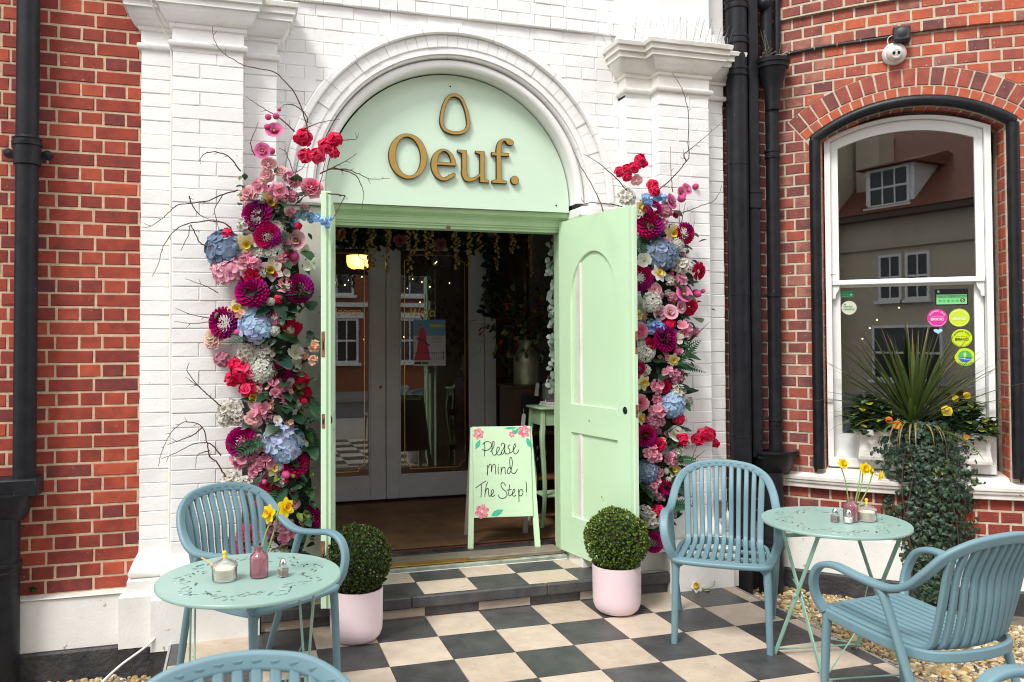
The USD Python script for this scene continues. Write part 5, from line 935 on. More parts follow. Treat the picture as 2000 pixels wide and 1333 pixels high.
    for pts in TWIGS[side]:
        q = spline(pts, 5); n = len(q); rr = np.linspace(.0042 if len(pts) > 3 else .003, .0013, n); q = q+rng.normal(0, .0012, q.shape)
        ms = [tube(q, rr, 6)]
        for k in range(2, n-2, 4):
            if rng.random() < .55:
                d = np.gradient(q, axis=0)[k]; d /= np.linalg.norm(d); e = np.cross(d, [0, 1, 0])*rng.choice([-1, 1])+d*.8; ms.append(tube([q[k], q[k]+e*rng.uniform(.008, .03)], [.0017, .0009], 4))
            elif rng.random() < .3: ms.append(ball(.0042, q[k]+[0, -.002, 0], 0))
        obj('twig', ms, 'twig_bark', g, smooth=True)
    return g
garland('L', 'tall garland of artificial flowers and bare twigs left of the open doors', (-.48, .05, .2))
garland('R', 'tall garland of artificial flowers and bare twigs between the right door leaf and pipes', (1.88, .08, .2))
# ---------------------------------------------------------------- slatted plastic armchairs
pm('chair_blue', (0.135, 0.235, 0.27), 0.5, (0.125, 0.22, 0.255), ns=4, bump=0.10, bs=300, dist=0.001)
def make_chair(label):
    ch = thing('armchair', label, 'chair', (0, 0, 0), 0, 'blue slatted plastic armchairs', local=True)
    K = [((.235, .268, .442), (0, 1, .3)), ((.262, .288, .50), (.1, 1, .15)), ((.283, .280, .575), (.1, .95, .3)), ((.289, .238, .640), (0, .6, .8)), ((.289, .16, .662), (0, .12, 1)), ((.287, .05, .648), (0, -.06, 1)), ((.285, -.08, .640), (0, .05, 1)),
         ((.280, -.17, .668), (-.15, .40, .9)), ((.266, -.24, .732), (-.35, .72, .6)), ((.232, -.292, .798), (-.35, .88, .35)), ((.16, -.335, .842), (-.22, .95, .27)), ((.075, -.353, .858), (-.1, .96, .25)), ((0, -.358, .862), (0, .97, .25))]
    pts = [np.array(p) for p, _ in K]; nr = [np.array(n) for _, n in K]
    mir = lambda p: p*[-1, 1, 1]
    P = pts+[mir(p) for p in pts[-2::-1]]; N_ = nr+[mir(n) for n in nr[-2::-1]]
    Ps = spline(P, 6); Ns = spline(N_, 6); Ns /= np.linalg.norm(Ns, axis=1, keepdims=True)
    obj('arm_rail', sweep(Ps, rsec(.046, .026, .42), up=Ns), 'chair_blue', ch, smooth=50)
    fr = spline([(.236, .262, .438), (.20, .287, .437), (.1, .297, .436), (0, .30, .436), (-.1, .297, .436), (-.20, .287, .437), (-.236, .262, .438)], 5)
    obj('seat_front_rail', sweep(fr, rsec(.046, .026, .4), up=(0, 0.25, 1)), 'chair_blue', ch, smooth=50)
    sd_ = spline([(.232, .262, .428), (.236, .1, .415), (.236, -.10, .408), (.215, -.205, .412), (.14, -.262, .418), (0, -.285, .420), (-.14, -.262, .418), (-.215, -.205, .412), (-.236, -.10, .408), (-.236, .1, .415), (-.232, .262, .428)], 6)
    obj('seat_frame', sweep(sd_, rsec(.022, .042, .35), up=(0, 0, 1)), 'chair_blue', ch, smooth=50)
    rail = np.array([p for p in Ps if p[1] < -.2]); rail = rail[np.argsort(rail[:, 0])]
    for i in range(11):
        t = -1+2*i/10; xt = t*.212; yr = np.interp(xt, rail[:, 0], rail[:, 1]); zr = np.interp(xt, rail[:, 0], rail[:, 2])
        dp = .045*(1-t*t)
        S_ = spline([(t*.205, .292-.022*t*t, .4505), (t*.205, .24, .4475), (t*.203, .08, .436), (t*.20, -.08, .430), (t*.197, -.155-dp*.6, .430), (t*.197, -.195-dp, .447), (t*.198, -.215-dp, .49), (t*.202, -.245-dp*.8, .60), (t*.207, -.272-dp*.5, .72), (xt, yr+.0125, zr-.020), (xt, yr+.0098, zr+.006)], 6)
        w = .034 if abs(t) > .95 else .0265
        T_ = np.gradient(S_, axis=0); T_ /= np.linalg.norm(T_, axis=1, keepdims=True); U_ = np.stack([0*T_[:, 0], T_[:, 2], -T_[:, 1]], 1)
        sc = np.ones(len(S_)); 
        obj('slat', sweep(S_, rsec(w, .020, .30, 2)+[0, -.005], up=U_*np.sign(U_[:, 2:3]+U_[:, 1:2]+1e-9)), 'chair_blue', ch, smooth=50)
    for y, z in ((.09, .421), (-.09, .416)): obj('cross_bar', bx(-.228, .228, y-.011, y+.011, z-.014, z+.006, .004), 'chair_blue', ch)
    for s in (-1, 1):
        P_ = spline([(s*.226, .262, .43), (s*.230, .270, .28), (s*.236, .279, .0)], 5); obj('leg', sweep(P_, rsec(.042, .036, .45), up=(0, 1, 0), scale=np.linspace(1, .78, len(P_))), 'chair_blue', ch, smooth=50)
        obj('leg_gusset', sweep(spline([(s*.20, .268, .420), (s*.216, .266, .407), (s*.226, .266, .37)], 4), rsec(.03, .02, .4), up=(0, 1, 0)), 'chair_blue', ch, smooth=50)
        P_ = spline([(s*.286, -.045, .640), (s*.287, -.075, .60), (s*.284, -.12, .48), (s*.275, -.19, .27), (s*.257, -.279, .0)], 6); obj('leg', sweep(P_, rsec(.040, .034, .45), up=(0, 1, .3), scale=np.linspace(1, .80, len(P_))), 'chair_blue', ch, smooth=50)
    return ch
def move(p, loc, rot): p.GetAttribute('xformOp:translate').Set(Gf.Vec3d(*map(float, loc))); p.GetAttribute('xformOp:rotateZ').Set(float(rot))
chA = make_chair('blue armchair facing out from the white pilaster, beside the black drainpipes'); move(chA, (1.845, -.69, .002), 144.3)
copy_of(chA, 'blue armchair tucked behind the left table, in front of the left garland', (-.616, -.623, .002), 214.5)
copy_of(chA, 'blue armchair seen from behind, nearest the gravel and the right table', (1.955, -1.91, .002), 6)
copy_of(chA, 'blue armchair of which only the back rail shows before the left table', (-.712, -2.985, .002), 181)
copy_of(chA, 'blue armchair of which only a bit of arm shows in the bottom right corner', (1.515, -3.09, .002), 88)
# ---------------------------------------------------------------- folding tables with leaf cut-outs
pm('table_mint', (0.265, 0.40, 0.355), 0.32, (0.25, 0.38, 0.335), ns=3, bump=0.05, bs=200)
pm('table_leg_mint', (0.24, 0.43, 0.335), 0.42, (0.21, 0.385, 0.30), ns=9, spots=((0.16, 0.08, 0.04), 30, 0.74))
def make_table(label):
    t = thing('folding_table', label, 'table', (0, 0, 0), 0, 'round mint metal tables', local=True)
    R_, H_ = .335, .705; holes = []; r2 = np.random.default_rng(11)
    for k in range(9):
        a0 = k*2*math.pi/9
        for j in range(15):
            u = (j+.5)/15; a = a0+u*2*math.pi/9*.96; rr = .238+.028*math.sin(u*2*math.pi)+r2.choice([-.016, .016])+r2.normal(0, .003)
            th = a+math.pi/2+r2.choice([-.7, .7])+r2.normal(0, .15); L = r2.uniform(.011, .0165); wv = r2.uniform(.0038, .0060)
            holes.append(affinity.translate(affinity.rotate(Polygon([(-L, 0), (-L*.4, wv), (L*.4, wv*.9), (L, 0), (L*.4, -wv*.9), (-L*.4, -wv)]), math.degrees(th), origin=(0, 0)), rr*math.cos(a), rr*math.sin(a)))
    top = Point(0, 0).buffer(R_, quad_segs=32).difference(unary_union(holes).buffer(.0002))
    m = trimesh.creation.extrude_polygon(top, .003, engine='earcut'); obj('tabletop', (np.array(m.vertices)+[0, 0, H_-.003], np.array(m.faces)), 'table_mint', t)
    obj('rim', lathe([(R_-.0005, H_-.0035), (R_-.0005, H_-.0005), (R_+.003, H_+.0005), (R_+.006, H_-.003), (R_+.006, H_-.011), (R_+.003, H_-.014), (R_-.002, H_-.013), (R_-.0005, H_-.0035)], 96), 'table_mint', t, smooth=50)
    def flat(a, b, w=.024, th=.007): return sweep(np.linspace(a, b, 4), rsec(w, th, .3, 1), up=(0, 1, 0) if abs(b[0]-a[0]) > .1 else (1, 0, 0))
    for s in (-1, 1):
        obj('leg', flat(np.array([s*.222, .18, .004]), np.array([s*.212, -.205, H_-.016])), 'table_leg_mint', t)
        obj('leg', flat(np.array([s*.203, -.225, .004]), np.array([s*.196, .165, H_-.016])), 'table_leg_mint', t)
        obj('pivot', xf(lathe([(0, .006), (.007, .006), (.009, 0)], 12), ry(s*math.pi/2), (s*.222, -.015, .355)), 'table_leg_mint', t)
        obj('foot', bx(s*.222-.014, s*.222+.014, .172, .20, .0, .008, .002), 'rust', t); obj('foot', bx(s*.203-.014, s*.203+.014, -.245, -.217, 0, .008, .002), 'table_leg_mint', t)
        obj('bracket', bx(s*.19-.03, s*.19+.03, s*.0-.21, -.185, H_-.028, H_-.004, .002), 'table_leg_mint', t)
    obj('crossbar', tube([[-.22, .168, .028], [.22, .168, .028]], .0045, 6), 'table_leg_mint', t); obj('crossbar', tube([[-.2, -.21, .03], [.2, -.21, .03]], .0045, 6), 'table_leg_mint', t)
    obj('crossbar', sweep([[-.195, .125, .61], [0, .125, .61], [.195, .125, .61]], rsec(.02, .005, .3, 1), up=(0, 1, 0)), 'table_leg_mint', t)
    obj('stay', tube([[-.205, .03, .42], [.0, .10, .10], [.19, .15, .04]], .003, 6), 'table_leg_mint', t); obj('stay', tube([[.205, .03, .42], [.06, -.08, .20], [-.18, -.2, .04]], .003, 6), 'table_leg_mint', t)
    return t
TR, TL, TH = np.array([2.098, -1.262]), np.array([-.672, -1.385]), .7055
tb = make_table('round mint metal table beside the gravel, nearest the bay window'); move(tb, (*TR, .002), -8)
copy_of(tb, 'round mint metal table in front of the left flower garland', (*TL, .002), 3)
# ---------------------------------------------------------------- on the tables
def mixglass(name, tint, dif, k=.25, rough=.02, ior=1.4): M[name] = usdkit.material(stage, '/World/Looks/'+name, {"f": ("fresnel", {"IOR": ior}), "t": ("transparent_bsdf", {"color": tint}), "d": ("diffuse_bsdf", {"color": dif}), "gl": ("glossy_bsdf", {"color": (1, 1, 1), "roughness": rough}), "m1": ("mix_closure", {"fac": k}), "m2": ("mix_closure", {})}, [("t.BSDF", "m1.closure1"), ("d.BSDF", "m1.closure2"), ("m1.closure", "m2.closure1"), ("gl.BSDF", "m2.closure2"), ("f.fac", "m2.fac")], surface="m2.closure")
mixglass('pink_glass', (.86, .60, .64), (.52, .24, .29), .20); mixglass('clear_glass', (.96, .96, .95), (.75, .74, .70), .10, ior=1.22)
pm('cream_sugar', (0.78, 0.68, 0.54), 0.9, (0.70, 0.60, 0.46), ns=120); pm('chrome', (0.72, 0.72, 0.72), 0.16, metal=1.0); pm('pepper', (0.12, 0.07, 0.045), 0.9, (0.24, 0.15, 0.10), ns=200); pm('salt', (0.82, 0.82, 0.82), 0.9); pm('knob_yellow', (0.75, 0.52, 0.03), 0.25); pm('spoon_wood', (0.62, 0.40, 0.15), 0.5)
pm('stem_green', (0.20, 0.33, 0.07), 0.5); cm('daffodil_petals', rough=.55, trans=.3, nv=.1)
def ribbed(prof, n, amp, ribs):
    v, f = lathe(prof, n); a = np.arctan2(v[:, 1], v[:, 0]); v = v.copy(); v[:, :2] *= (1+amp*np.cos(a*ribs))[:, None]; return v, f
def vase(x, y, label):
    t = thing('bud_vase', label, 'vase', (x, y, TH+.002)); o = np.array([x, y, TH+.003])
    obj('glass_body', xf(ribbed([(0, 0), (.030, 0), (.034, .004), (.0345, .07), (.031, .083), (.018, .094), (.0145, .100), (.0145, .108), (.018, .113), (.0155, .1135), (.0125, .107), (.0125, .10), (.016, .092), (.028, .081), (.031, .07), (.0305, .006), (0, .005)], 72, .012, 24), None, o), 'pink_glass', t, smooth=60)
    return t
def daff(x, y, tip, d, label, r=.036, grp=None):
    t = thing('daffodil', label, 'flower', (x, y, TH+.012), group=grp); b = np.array([x, y, TH+.014]); tip = np.array(tip, float); d = np.array(d, float); d /= np.linalg.norm(d)
    md = (b*.45+tip*.55)+np.array([0, 0, .02]); q = spline([b, md, tip-d*.030+[0, 0, .006], tip-d*.012], 6)
    obj('stem', tube(q, .0030, 6), 'stem_green', t, smooth=True)
    obj('sheath', xf(ball(.007, (0, 0, 0), 1, (.7, .7, 1.7)), look(d), tip-d*.016), 'spoon_wood', t, smooth=True)
    ps = daffodil(A3(.86, .66, .012), A3(.86, .55, .006)); m, c = join([(p[0]*r, p[1], p[2]) for p in ps[:6]]); R_ = look(d, rng.uniform(0, 1)); obj('petals', (m[0] @ R_.T+tip, m[1]), 'daffodil_petals', t, cd=c, smooth=True)
    p = ps[6]; obj('trumpet', (p[0]*r*1.15 @ R_.T+tip, p[1]), 'daffodil_petals', t, cd=p[2], smooth=True)
def sugar(x, y, label, sp=1):
    t = thing('sugar_bowl', label, 'sugar bowl', (x, y, TH+.002)); o = np.array([x, y, TH+.003])
    obj('bowl', xf(ribbed([(0, 0), (.040, 0), (.044, .004), (.0455, .045), (.048, .053), (.0470, .0535), (.0445, .045), (.043, .006), (0, .005)], 96, .012, 32), None, o), 'clear_glass', t, smooth=60)
    obj('sugar', xf(lathe([(0, .0055), (.0405, .006), (.0425, .044), (0, .047)], 32), None, o), 'cream_sugar', t, smooth=40)
    obj('lid', xf(ribbed([(.0475, .055), (.044, .062), (.028, .074), (.010, .080), (.004, .083), (.004, .080), (.026, .071), (.042, .060), (.046, .055)], 96, .014, 24), None, o), 'clear_glass', t, smooth=60)
    obj('lid_knob', xf(lathe([(0, .080), (.006, .081), (.0075, .088), (.005, .093), (.007, .097), (.0085, .103), (.005, .108), (0, .109)], 16), None, o), 'knob_yellow', t, smooth=50)
    d = np.array([-.75*sp, .25, .45]); obj('spoon', tube([o+[-.028*sp, .01, .048], o+[-.028*sp, .01, .048]+d*.075], [.0022, .0034], 8), 'spoon_wood', t, smooth=50)
def shaker(x, y, label, fill):
    t = thing('shaker', label, 'shaker', (x, y, TH+.002)); o = np.array([x, y, TH+.003])
    obj('glass_body', xf(bx(-.0165, .0165, -.0165, .0165, 0, .036, .003), rz(.4), o), 'clear_glass', t)
    obj('fill', xf(bx(-.0135, .0135, -.0135, .0135, .004, .028, .002), rz(.4), o), fill, t)
    obj('cap', xf(lathe([(.0, .037), (.012, .0365), (.0135, .040), (.0135, .050), (.011, .060), (.006, .066), (0, .068)], 20), None, o), 'chrome', t, smooth=40)
vase(-.640, -1.405, 'ribbed pink glass bud vase on the left table'); vase(2.160, -1.300, 'ribbed pink glass bud vase on the right table')
sugar(-.765, -1.410, 'lidded glass sugar bowl on the left table', 1); sugar(2.243, -1.312, 'lidded glass sugar bowl on the right table', .5)
shaker(-.553, -1.430, 'pepper shaker with chrome cap on the left table', 'pepper'); shaker(2.078, -1.290, 'pepper shaker with chrome cap on the right table', 'pepper'); shaker(2.116, -1.335, 'salt shaker with chrome cap on the right table', 'salt')
daff(-.640, -1.405, (-.600, -1.415, .945), (-.75, -.55, .12), 'left of the two yellow daffodils in the vase on the left table', .040); daff(-.636, -1.402, (-.545, -1.40, .962), (.55, -.75, .15), 'right of the two yellow daffodils in the vase on the left table', .042)
RD = 'yellow daffodils on the right table'
daff(2.158, -1.300, (2.117, -1.30, .990), (-.25, -.75, .45), 'single upright daffodil leaning left over the vase on the right table', .030); daff(2.160, -1.302, (2.236, -1.31, .962), (-.2, -.9, .25), 'middle daffodil in the bunch leaning right on the right table', .033); daff(2.162, -1.298, (2.283, -1.29, .950), (.35, -.8, .3), 'daffodil behind the middle one in the bunch leaning right on the right table', .031); daff(2.163, -1.301, (2.326, -1.31, .925), (.9, -.4, -.25), 'rightmost daffodil, drooping, in the bunch on the right table', .030)
# ---------------------------------------------------------------- pink pots with clipped box balls
pm('pot_pink', (0.74, 0.60, 0.625), 0.5, (0.71, 0.565, 0.59), ns=3, bump=0.08, bs=60, spots=((0.55, 0.33, 0.33), 24, 0.74))
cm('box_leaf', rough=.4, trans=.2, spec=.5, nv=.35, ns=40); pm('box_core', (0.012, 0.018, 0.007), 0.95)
def potted(x, y, lab, lab2, seed, yel):
    t = thing('flower_pot', lab, 'pot', (x, y, .002)); o = np.array([x, y, .003])
    obj('pot_body', xf(lathe([(0, 0), (.085, .0), (.108, .008), (.127, .028), (.137, .055), (.140, .09), (.142, .272), (.141, .277), (.137, .2775), (.132, .272), (.128, .20), (0, .20)], 64), None, o), 'pot_pink', t, smooth=50)
    obj('soil', xf(lathe([(.128, .228), (.06, .236), (0, .238)], 24), None, o), 'ground_soil', t, smooth=True)
    b = thing('box_ball', lab2, 'shrub', (x, y, .24)); r2 = np.random.default_rng(seed); R_, cz = .176, .424
    for k in range(7):
        a = k*.9; obj('stem', tube([[x+.02*math.cos(a), y+.02*math.sin(a), .235], [x+.07*math.cos(a), y+.07*math.sin(a), .38]], [.006, .004], 5), 'twig_bark', b)
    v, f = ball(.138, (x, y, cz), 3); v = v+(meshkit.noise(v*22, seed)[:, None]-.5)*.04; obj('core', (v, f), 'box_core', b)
    ps = []
    for d in dome_dirs(1500, -.92):
        bump = 1+.055*(meshkit.noise((d*4+5)[None], seed)[0]-.5)*2+r2.normal(0, .022)
        dep = 0 if r2.random() < .72 else r2.uniform(.01, .03); q = np.array([x, y, cz])+d*[1, 1, .98]*(R_*bump-dep)
        nd = d+r2.normal(0, .45, 3); nd /= np.linalg.norm(nd); R3 = look(nd, r2.uniform(0, 6.28))
        g_ = r2.random(); c = A3(.055, .10, .014) if g_ < .5 else (A3(.085, .135, .018) if g_ < .82 else A3(.13, .15, .022)); c = c*(1.75 if yel else .72)
        for k in range(4):
            L = r2.uniform(.011, .017); p = petal(L, L*.42, .25, 0, .2, nu=3, nv=3, tip=.6, c0=c*.75, c1=c*r2.uniform(.8, 1.3), base=.3)
            vv = p[0] @ ry(-.75+.2*r2.normal()).T @ rz(k*1.571+.3).T @ R3.T+q; ps.append((vv, p[1], p[2]))
    m, c = join(ps); obj('foliage', m, 'box_leaf', b, cd=c, kind='stuff')
potted(-.105, -.235, 'pale pink round pot with the darker green box ball, by the left chair', 'dark green clipped box ball in the pink pot left of the step', 5, False)
potted(1.425, -.245, 'pale pink round pot in front of the right door leaf', 'yellowish green clipped box ball in front of the right door leaf', 6, True)
# ---------------------------------------------------------------- A board
pm('board_green', (0.60, 0.80, 0.555), 0.5, (0.575, 0.77, 0.53), ns=3, stretch=(1, 1, 12)); pm('board_back', (0.50, 0.40, 0.40), 0.6); pm('ink', (0.012, 0.014, 0.010), 0.5); pm('paint_pink', (0.66, 0.12, 0.20), 0.6, (0.78, 0.36, 0.40), ns=60, lo=.42, hi=.58); pm('paint_teal', (0.03, 0.40, 0.24), 0.6, (0.08, 0.52, 0.34), ns=50); pm('paint_white', (0.78, 0.60, 0.58), 0.6)
ab = thing('a_board', 'pale green A board with handwritten warning and painted pink flowers', 'sign', (1.03, .66, .19), math.degrees(math.atan2(-.061, .385)), local=True)
lean = math.atan2(.085, .61)
BL = lambda m, dy=0.0: (np.asarray(m[0]) @ rx(-lean).T+[0, dy, .2], m[1])    # board coordinates: x, z up the board from its lower edge, y into it
def leg_(x0, x1, m='board_green', back=False): 
    pts = np.array([[x0, -.0, .0], [x1, 0, .80]]); return pts
obj('board', BL(bx(-.204, .204, -.006, .006, .0, .615, .002)), 'board_green', ab)
for s in (-1, 1):
    obj('front_leg', BL(prism(Polygon([(s*.232-.019, -.205), (s*.232+.019, -.205), (s*.196+.019, .612), (s*.196-.019, .612)]), .0065, .024)), 'board_green', ab)
    v, f = prism(Polygon([(s*.215-.018, .0), (s*.215+.018, .0), (s*.19+.018, .80), (s*.19-.018, .80)]), -.01, .01); v = v @ rx(lean*1.7).T+[0, .36-.02, .0]; obj('back_leg', (v, f), 'board_back', ab)
v, f = bx(-.19, .19, -.004, .004, .22, .78, .002); obj('back_board', (np.asarray(v) @ rx(lean*1.7).T+[0, .355, 0], f), 'board_back', ab)
for x in (-.12, .12): obj('hinge', BL(bx(x-.02, x+.02, .006, .03, .600, .618, .002)), 'rust', ab)
# handwriting: strokes in picture units of the lettering, 565 wide, 890 high
HX0, HX1, HZ0, HZ1 = 66, 640, 960, 62
def hw(pts): p = np.array(pts, float); return np.c_[(p[:, 0]-92-(p[:, 1]-62)*.062)/560*.408-.204+.006, (960-p[:, 1]+(p[:, 0]-92)*-.02)/895*.615]
STROKES = [
 [(188, 288), (212, 300), (250, 290), (272, 262), (272, 232), (250, 214), (222, 212), (205, 222), (192, 240)], [(208, 222), (212, 290), (212, 354)],
 [(268, 312), (290, 280), (300, 240), (298, 214), (286, 214), (282, 250), (282, 310), (294, 342), (312, 346), (326, 330)],
 [(326, 330), (346, 300), (352, 276), (340, 266), (328, 284), (326, 318), (338, 342), (360, 342), (376, 320)],
 [(398, 236), (382, 226), (368, 240), (370, 250)], [(402, 240), (392, 280), (374, 312), (376, 336), (392, 330), (402, 296), (404, 240), (404, 300), (412, 334), (424, 330)],
 [(452, 244), (438, 254), (436, 274), (452, 292), (452, 318), (438, 336), (418, 330)], [(452, 326), (476, 312), (496, 280), (510, 246), (500, 234), (488, 262), (486, 306), (500, 332), (520, 330), (540, 300), (538, 294)],
 [(242, 446), (248, 490), (246, 544), (248, 480), (262, 440), (274, 436), (282, 460), (284, 510), (290, 456), (304, 438), (318, 448), (324, 500), (326, 532)], [(348, 462), (348, 500), (352, 530)], [(347, 440), (348, 444)],
 [(374, 464), (378, 500), (376, 536), (382, 490), (396, 466), (412, 474), (416, 510), (420, 532)], [(474, 480), (456, 466), (440, 488), (438, 520), (452, 530), (470, 500), (482, 430), (472, 374), (458, 376), (456, 420), (470, 500), (486, 524), (510, 526), (532, 486)],
 [(142, 668), (176, 640), (234, 600)], [(192, 628), (196, 700), (194, 756)], [(250, 612), (238, 660), (230, 752), (236, 700), (252, 672), (264, 686), (266, 730), (276, 752)], [(276, 752), (304, 722), (312, 694), (300, 686), (290, 710), (292, 744), (308, 752), (326, 736)],
 [(424, 648), (408, 622), (388, 620), (380, 644), (398, 676), (430, 706), (440, 740), (420, 766), (384, 770), (362, 752), (356, 734)], [(462, 640), (458, 690), (456, 730), (464, 748), (478, 740)], [(440, 692), (480, 684)], [(478, 740), (504, 718), (516, 694), (506, 682), (494, 706), (494, 738), (510, 752), (526, 740)],
 [(548, 684), (554, 740), (558, 806), (556, 720), (568, 688), (588, 692), (592, 726), (576, 748), (556, 742)], [(620, 612), (626, 660), (626, 712)], [(630, 738), (631, 741)]]
for st in STROKES:
    q = hw(st); q = spline(q, 4) if len(q) > 2 else q
    obj('lettering', BL(prism(LineString(q).buffer(.0024, cap_style=1), -.0072, -.0062)), 'ink', ab)
def pflower(cx, cz, r):
    for k in range(6):
        a = k*1.047+.3; obj('painted_petal', BL(prism(E(cx+r*.55*math.cos(a), cz+r*.55*math.sin(a), r*.46, r*.34, 16, math.degrees(a)), -.0070-.00005*k, -.0062)), 'paint_pink', ab)
    obj('painted_centre', BL(prism(Point(cx, cz).buffer(r*.2), -.0076, -.0074)), 'paint_white', ab)
def pleaf(cx, cz, l, w, a): obj('painted_leaf', BL(prism(affinity.rotate(Polygon([(cx-l, cz), (cx-l*.3, cz+w), (cx+l*.4, cz+w*.8), (cx+l, cz), (cx+l*.4, cz-w*.8), (cx-l*.3, cz-w)]), a, origin=(cx, cz)), -.0071, -.0062)), 'paint_teal', ab)
pflower(-.163, .568, .040); pleaf(-.168, .495, .036, .015, 62); pflower(.158, .577, .045); pflower(.072, .560, .022); pleaf(.065, .603, .045, .008, 2); pleaf(.108, .582, .026, .011, 60); pleaf(.088, .578, .022, .01, 130); pleaf(.190, .500, .038, .017, 112); pflower(-.150, .042, .050); pleaf(-.045, .030, .048, .020, 25)
# ---------------------------------------------------------------- planter on the sill and what grows in it
PA = np.array([3.25, -.30])-.03*np.array([-.607, -.795]); PD = np.array([.795, -.607]); PN = np.array([-.607, -.795])
def pw(m):
    v = np.asarray(m[0], float); p = PA+v[:, :1]*PD-v[:, 1:2]*PN; return (np.c_[p, v[:, 2]], m[1]) + tuple(m[2:])
pm('stone_white', (0.72, 0.70, 0.66), 0.75, (0.50, 0.47, 0.43), ns=9, lo=.35, hi=.75, bump=0.6, bs=50, dist=0.006, spots=((0.24, 0.21, 0.17), 30, 0.70))
pc = PA+.275*PD-.075*PN
pn = thing('stone_planter', 'weathered white stone trough with scroll reliefs on the window sill', 'planter', (*pc, .715))
prof = [(.085, .806), (.098, .812), (.100, .83), (.094, .86), (.090, .90), (.094, .945), (.104, .965), (.112, .972), (.113, .998), (.106, 1.006), (.085, 1.006), (.080, .985)]
def trough():
    v = []; n = len(prof); L = .375
    for o, z in prof:
        w = o-.098
        for (sx, sy) in ((-1, -1), (1, -1), (1, 1), (-1, 1)): v.append([.275+sx*(L+w), .075+sy*(.078+w), z])
    f = []
    for i in range(n-1):
        for k in range(4): k2 = (k+1) % 4; f.append([i*4+k, i*4+k2, (i+1)*4+k2, (i+1)*4+k])
    f = np.array(f); f = np.vstack([f[:, [0, 1, 2]], f[:, [0, 2, 3]], [[0, 2, 1], [0, 3, 2]]]); return np.array(v), f
m = trough(); m = sdiv(m, .03); m = (m[0]+.004*(meshkit.noise(m[0]*30, 8)[:, None]-.5), m[1])
obj('trough', pw(m), 'stone_white', pn, smooth=35); obj('soil', pw(bx(-.07, .62, .01, .14, .93, .975)), 'ground_soil', pn)
for x in (.075, .455): obj('foot', pw(bx(x, x+.085, .005, .12, .742, .806, .010)), 'stone_white', pn)
for cx in (.075, .475):
    for (dx, R0, tn, dr) in ((0, .042, 2.2, 1), (.075, .024, 1.6, -1)):
        a = np.linspace(0, tn*2*math.pi, 40); r_ = R0*(1-a/a[-1]*.8); q = np.c_[cx+dx+r_*np.cos(a*dr), np.full(40, -.0035), .90+r_*np.sin(a*dr)]; obj('scroll_relief', pw(tube(q, .005, 6)), 'stone_white', pn, smooth=True)
def strap(base, d, L, w, droop, c0, c1, n=9, tipc=A3(.42, .30, .14)):
    d = np.asarray(d, float)/np.linalg.norm(d); P_ = [np.array(base, float)]; dd = d.copy()
    for i in range(n-1):
        P_.append(P_[-1]+dd*L/(n-1)); dd = dd+[0, 0, -droop*(i/(n-1))**1.3*.5]; dd /= np.linalg.norm(dd)
    P_ = np.array(P_); T_ = np.gradient(P_, axis=0); T_ /= np.linalg.norm(T_, axis=1, keepdims=True); S_ = np.cross(T_, [0, 0, 1.0]); S_ /= np.maximum(np.linalg.norm(S_, axis=1, keepdims=True), 1e-6); N_ = np.cross(S_, T_)
    t = np.linspace(0, 1, n); wd = w*np.minimum(1, .55+t*1.2)*np.clip((1-t)*2.6, .05, 1)
    v = np.stack([P_-S_*wd[:, None]+N_*wd[:, None]*.35, P_, P_+S_*wd[:, None]+N_*wd[:, None]*.35], 1).reshape(-1, 3); f = np.array([[i*3+j, (i+1)*3+j, (i+1)*3+j+1, i*3+j+1] for i in range(n-1) for j in (0, 1)])
    c = (np.asarray(c0)*(1-t)[:, None]+np.asarray(c1)*t[:, None]); k = np.clip((t-.86)/.1, 0, 1)[:, None]; c = c*(1-k)+tipc*k
    return v, np.vstack([f[:, [0, 1, 2]], f[:, [0, 2, 3]]]), np.repeat(c, 3, 0)
CB = np.r_[PA+.235*PD-.06*PN, 1.03]
co = thing('spiky_plant', 'spiky strap leaved plant standing tall in the stone trough', 'plant', CB)
obj('stem', tube([CB-[0, 0, .06], CB+[0, 0, .06]], [.022, .02], 8), 'twig_bark', co)
for i in range(84):
    t = i/84; az = i*2.39996; el = 1.50-1.45*t+rng.normal(0, .08); L = rng.uniform(.46, .66)*(1.0 if t < .3 else 1.08); 
    d2 = np.array([math.cos(az), math.sin(az)]); h = PD*d2[0]-PN*d2[1]*(.62 if d2[1] > 0 else -.0+.62)
    if d2[1] > 0: h = PD*d2[0]+PN*abs(d2[1])*-.25
    dd = np.array([h[0]*math.cos(el), h[1]*math.cos(el), math.sin(el)])
    g_ = rng.random(); c0 = A3(.045, .075, .014); c1 = A3(.075, .125, .022) if g_ < .75 else A3(.16, .17, .05)
    m = strap(CB+[rng.normal(0, .008), rng.normal(0, .008), .04-.05*t], dd, L, rng.uniform(.009, .0145), rng.uniform(.05, .28)+.75*t**3, c0, c1); obj('leaf', m[:2], 'leaf_mat', co, cd=m[2], smooth=True)
for i in range(9):
    a = rng.uniform(0, 6.28); m = strap(CB+[0, 0, -.02], np.r_[PD*math.cos(a)+PN*abs(math.sin(a)), .45], rng.uniform(.3, .42), .006, 3.2, A3(.20, .18, .05), A3(.36, .26, .12)); obj('withered_leaf', m[:2], 'leaf_mat', co, cd=m[2], smooth=True)
